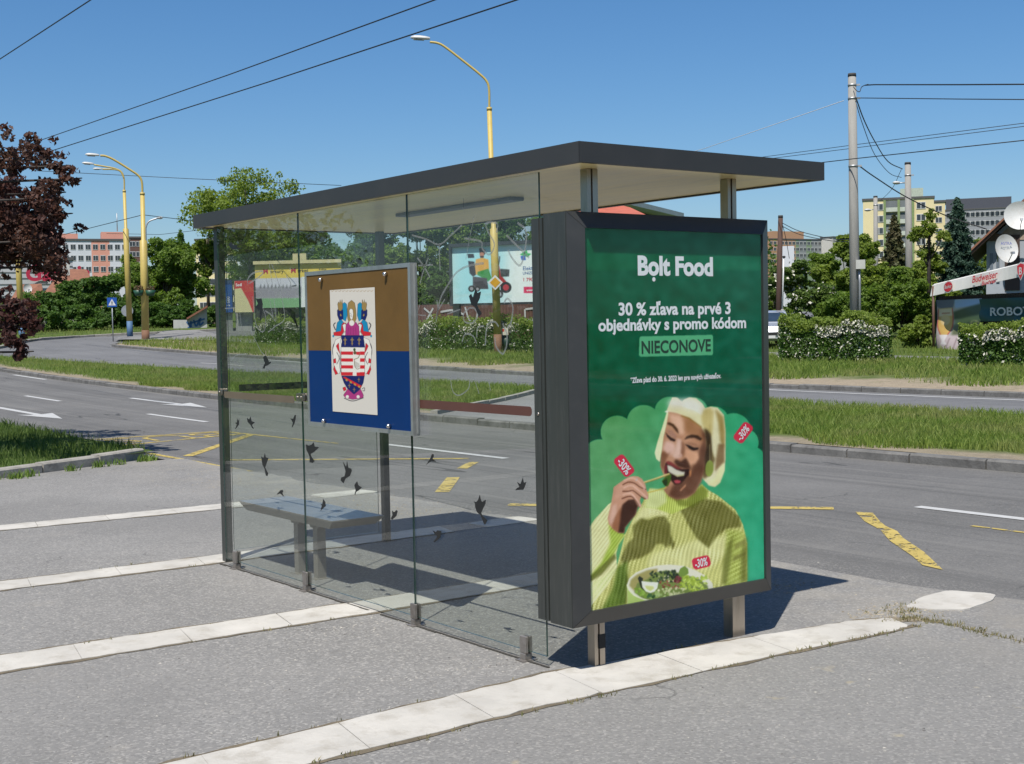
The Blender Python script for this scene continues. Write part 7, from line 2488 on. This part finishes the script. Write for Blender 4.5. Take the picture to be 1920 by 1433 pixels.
cbn.poly([(1757, 630), (1850, 626), (1850, 670), (1757, 670)], (186, 170, 172), 1.5)
for k in range(7):
    cbn.line([(1775 + k * 12, 660), (1782 + k * 11, 634)], 1.4, (110, 86, 88), .6, .7)
cbn.poly([(1760, 579), (1785, 577), (1784, 612), (1778, 628), (1766, 628), (1759, 610)], (196, 160, 90), .6)
cbn.poly([(1761, 580), (1785, 578), (1785, 592), (1760, 594)], (206, 190, 160), .8)
cbn.line([(1760, 580), (1759, 610), (1766, 628)], 1.6, (170, 60, 50), .5); cbn.line([(1785, 578), (1784, 612), (1778, 628)], 1.6, (170, 60, 50), .5)
cbn.ell(1772, 600, 8, 10, (206, 180, 130), .6); cbn.line([(1766, 588), (1780, 587)], 1.5, (150, 70, 50), .5)
cbn.poly([(1764, 628), (1778, 628), (1774, 640), (1778, 646), (1766, 646), (1769, 640)], (214, 206, 206), .6)
pw = lambda u, v: CAM + ray(u, v) * (((q0 + nb_ * .06 - CAM) @ nb_) / (ray(u, v) @ nb_))
A_, B_, C_ = pw(1758, 655), pw(1840, 650), pw(1758, 563)
printed('banner', np.array([A_[0], A_[1], A_[2]]), dd, UPV, float((B_ - A_) @ dd), C_[2] - A_[2], 60, 60, cbn, vcolmat('beer banner print', .5), 1.05, fb, warp=billow(.05, 8))
cg = Canvas(1836, 550, 2000, 615, 4, (24, 74, 72))
A_, B_, C_ = pw(1838, 603), pw(1975, 597), pw(1838, 561)
gb_ = printed('banner', A_, dd, UPV, float((B_ - A_) @ dd), C_[2] - A_[2], 60, 20, cg, vcolmat('green banner print', .5), .95, fb, warp=billow(.05, 14))
mb = MB(); q = pw(1861, 592); letters(mb, 'ROBOTA', q + nb_ * .12, dd, UPV, 13.5 / FPX * 49.5 / .685, .02, align='LEFT', width=float((pw(1953, 588) - q) @ dd))
mb.build('lettering', M('white banner print', (.75, .75, .73), .6), gb_)

# apartment blocks on the right
by_, o, d, nn, L, zt = facade('apartment_block', 'cream yellow apartment block with green balconies behind the concrete poles', 'apartment block', 1618, 326, 1751, 326, 377, 13, [(0, 1, 0)], 7, 1, 2.8, (.01, .01), [YELB, ROOFD])
for ch in list(by_.children):
    if ch.name.startswith('window'):
        bpy.data.objects.remove(ch, do_unlink=True)
GRN_ = M('green balcony frame', (.22, .30, .12), .8); BALC = M('balcony shade', (.16, .18, .19), .7, 0, .2, .4); PAR = M('pale balcony parapet', (.52, .56, .48), .8)
for fi in range(7):
    zc = zt - 2.8 * fi - 1.6
    for u in (1648, 1727):
        s = (u - 1618) / (1751 - 1618) * L
        c = o + d * s + UPV * zc
        m2 = MB(); m2.mat(0).obox(c - nn * .03, d * 1.05, nn * .08, UPV * .8)
        for k in (-1, 1):
            m2.mat(1).obox(c + d * k * .5 - nn * .09, d * .42, nn * .04, UPV * .66)
        m2.build('window', [WINF, WING], by_)
    m2 = MB(); s0, s1 = (1659 - 1618) / 133 * L, (1712 - 1618) / 133 * L
    c = o + d * (s0 + s1) / 2 + UPV * zc
    m2.mat(0).obox(c - nn * .02 + UPV * .2, d * (s1 - s0) / 2, nn * .10, UPV * 1.1)
    for k in (-1, 0, 1):
        m2.mat(1).obox(c + d * k * (s1 - s0) / 2 - nn * .3 + UPV * .1, d * .28, nn * .42, UPV * 1.4)
    m2.mat(2).obox(c - nn * .5 - UPV * .75, d * ((s1 - s0) / 2 - .3), nn * .06, UPV * .5)
    m2.build('balcony', [BALC, GRN_, PAR], by_)
c = o + d * ((1710 - 1618) / 133 * L) + nn * 5 + UPV * (zt + 1.3)
MB().obox(c, d * 2.6, nn * 2.5, UPV * 1.4).build('roof_house', M('pale green render', (.46, .52, .42), .8), by_)
wing, *_r = facade('apartment_block', 'narrow set back wing of the cream yellow block, beside the grey tower', 'apartment block', 1748, 345, 1772, 345, 380, 10, [(0, 1, 0)], 6, 1, 2.8, (1.6, 1.4), [YELB, ROOFD])
gy_, o, d, nn, L, zt = facade('office_block', 'wide grey office block with a dark roof storey behind the spruce', 'building', 1766, 540, 1920, 540, 396, 20, [(0, 1, 0)], 4, 16, 3.4, (2.8, 1.9), [M('grey cladding', (.30, .31, .33), .8, 0, .06, .2), ROOFD], margin=.02)
c = o + d * L * .45 + nn * 6 + UPV * (zt + 2.2)
MB().obox(c, d * L * .40, nn * 6, UPV * 2.2).build('roof_storey', M('dark slate cladding', (.07, .075, .10), .7), gy_)
ob, o, d, nn, L, zt = facade('apartment_block', 'distant orange and green apartment block right of the poster case', 'apartment block', 1440, 620, 1542, 640, 449, 14,
                             [(0, .50, 0), (.50, .56, 1), (.56, .70, 2), (.70, .80, 1), (.80, 1, 2)], 5, 14, 2.8, (1.7, 1.5), [M('orange render', (.52, .30, .17), .85), M('green render', (.24, .33, .20), .85), M('grey balcony render', (.30, .32, .32), .85), ROOFD], margin=.02)
c = o + d * L * .42 + nn * 5 + UPV * (zt + 2)
MB().obox(c, d * 9, nn * 3, UPV * 2).build('roof_house', M('orange render', (.52, .30, .17), .85), ob)
facade('apartment_block', 'distant white block end right of the orange one', 'apartment block', 1538, 640, 1562, 636, 447, 14, [(0, 1, 0)], 0, 0, 2.8, (1.5, 1.4), [M('off white render', (.62, .60, .56), .85), ROOFD])
lw = thing('shed', at(1476, 620, 90) * (1, 1, 0), 'low grey flat roofed building just behind the wooden pole', 'building')
A_ = at(1466, 467, 90); p, rt_, aw = view_axes(1476, 90)
MB().obox(at(1477, 520, 90), rt_ * .42, aw * 2, UPV * 1.95).build('wall', GREY, lw)
# little gable roof among the trees
sh2 = thing('shed', at(1572, 620, 88) * (1, 1, 0), 'small shed with an orange tiled roof among the green trees left of the tall pole', 'shed')
p, rt_, aw = view_axes(1570, 88)
mb = MB(); A_, B_ = at(1554, 549, 88), at(1584, 549, 88)
mb.add([A_, B_, at(1576, 530, 88) + aw * 1.5, at(1560, 530, 88) + aw * 1.5], [(0, 1, 2, 3)]); mb.build('roof', TILE2, sh2)
MB().obox(at(1569, 572, 88.6), rt_ * .45, aw * .3, UPV * .85).build('wall', M('dark shed wall', (.08, .07, .06), .9), sh2)
MB().obox(at(1583, 585, 71), rt_ * .55, aw * .03, UPV * .22).build('sheet_fence', GALV, sh2)
# roofs peeping between the shelter roof and the poster case
rr = thing('house', at(1150, 620, 74) * (1, 1, 0), 'house with a bright red roof between the shelter roof and the poster case', 'house')
p, rt_, aw = view_axes(1160, 74)
mb = MB()
E0, E1 = at(1060, 412, 72), at(1222, 408, 72); R0, R1 = at(1100, 360, 74) + aw * 3, at(1182, 380, 74) + aw * 3
mb.add([E0, E1, R1, R0, E1 + aw * 7, E0 + aw * 7], [(0, 1, 2, 3), (1, 4, 2), (5, 3, 2, 4), (0, 3, 5)]); mb.build('roof', M('bright red roof', (.50, .13, .08), .75, 0, .12, 2, .3, 12), rr)
mb = MB(); zb_ = float(T(p[0], p[1]))
mb.add([(E0[0], E0[1], zb_), (E1[0], E1[1], zb_), (E1 + aw * 7) * (1, 1, 0) + (0, 0, zb_), (E0 + aw * 7) * (1, 1, 0) + (0, 0, zb_), E0, E1, E1 + aw * 7, E0 + aw * 7], [(0, 1, 5, 4), (1, 2, 6, 5), (2, 3, 7, 6), (3, 0, 4, 7)])
mb.build('wall', PLAST, rr)
cn, o, d, nn, L, zt = facade('office_block', 'blue white building with a wide flat roof edge behind the red roofed house', 'building', 1150, 150, 1252, 170, 392, 16, [(0, 1, 0)], 0, 0, 3, (1, 1), [M('light blue cladding', (.30, .42, .52), .7), ROOFD], roof=False)
MB().obox(o + d * (L / 2 - 1) + nn * 4 + UPV * (zt + .65), d * (L / 2 + 1.4), nn * 6, UPV * .28).build('roof', M('white roof edge', (.62, .63, .63), .7), cn)
for k in range(9):
    MB().obox(o + d * L * (.5 + k * .055) - nn * .03 + UPV * (zt - .3), d * .26, nn * .06, UPV * .33).build('window', WING, cn)

# the silver car behind the hedge
p, rt_, aw = view_axes(1441, 55)
zg = float(T(p[0], p[1])) + .1
car = thing('parked_car', (p[0], p[1], zg), 'silver car mostly hidden between the poster case and the blossoming hedge', 'car')
O = np.array([p[0], p[1], zg])
fw2 = -aw     # its nose points at the camera
CARP = M('silver car paint', (.50, .53, .58), .3, .4, .05, 2, coat=.6); CGL = M('car glass', (.03, .05, .08), .06); TYRE = M('tyre rubber', (.02, .02, .02), .9)
side = [(2.05, .35), (2.08, .62), (1.95, .82), (1.0, .98), (.25, 1.40), (-.2, 1.47), (-1.2, 1.44), (-1.75, 1.05), (-2.05, .98), (-2.08, .40), (-1.9, .28), (1.9, .26)]
mb = MB()
wdt = .86
vs = []
for y, k in ((-1, 1.0), (-.96, 1.0), (.96, 1.0), (1, 1.0)):
    for a_, z_ in side:
        tuck = 1 - .22 * max(0, (z_ - .9) / .57)
        ins = .985 if abs(y) == 1 else 1
        vs.append(O + fw2 * a_ * ins + rt_ * y * wdt * tuck + UPV * (z_ if abs(y) < 1 else .5 + (z_ - .5) * .98))
n = len(side); fs = []
for j in range(3):
    for i in range(n):
        fs.append((j * n + i, (j + 1) * n + i, (j + 1) * n + (i + 1) % n, j * n + (i + 1) % n))
fs += [tuple(range(n)), tuple(3 * n + i for i in reversed(range(n)))]
mb.smooth = False
mb.add(vs, fs); mb.build('body', CARP, car)
wsq = lambda a_, z_, y: O + fw2 * (a_ + .012) + rt_ * y * (1 - .22 * max(0, (z_ - .9) / .57)) + UPV * (z_ + .008)
MB().add([wsq(.93, 1.01, -.76), wsq(.93, 1.01, .76), wsq(.30, 1.375, .74), wsq(.30, 1.375, -.74)], [(0, 1, 2, 3)]).build('windscreen', CGL, car)
for s in (-1, 1):
    MB().obox(O + fw2 * 2.04 + rt_ * s * .62 + UPV * .66, rt_ * .17, fw2 * .06, UPV * .09).build('headlight', M('headlight glass', (.7, .72, .75), .1), car)
    sw = lambda a_, z_: O + fw2 * a_ + rt_ * s * (wdt * (1 - .22 * max(0, (z_ - .9) / .57)) + .006) + UPV * z_
    MB().add([sw(.75, 1.0), sw(-1.5, 1.02), sw(-1.15, 1.38), sw(.2, 1.36)], [(0, 1, 2, 3) if s < 0 else (3, 2, 1, 0)]).build('side_window', CGL, car)
    for a_ in (1.3, -1.35):
        c = O + fw2 * a_ + rt_ * s * .78 + UPV * .31
        wh = MB().tube([c - rt_ * .09, c + rt_ * .09], .31, 20).build('wheel', TYRE, car)
        MB().tube([c + rt_ * s * .085, c + rt_ * s * .098], .19, 16).build('rim', GALV, wh)
    MB().obox(O + fw2 * .55 + rt_ * s * .98 + UPV * 1.02, rt_ * .09, fw2 * .05, UPV * .07).build('mirror', CARP, car)
MB().obox(O + fw2 * 2.09 + UPV * .42, rt_ * .26, fw2 * .015, UPV * .055).build('number_plate', M('plate white', (.7, .7, .68), .5), car)
MB().obox(O + fw2 * 2.07 + UPV * .55, rt_ * .40, fw2 * .03, UPV * .06).build('grille', BLACK, car)
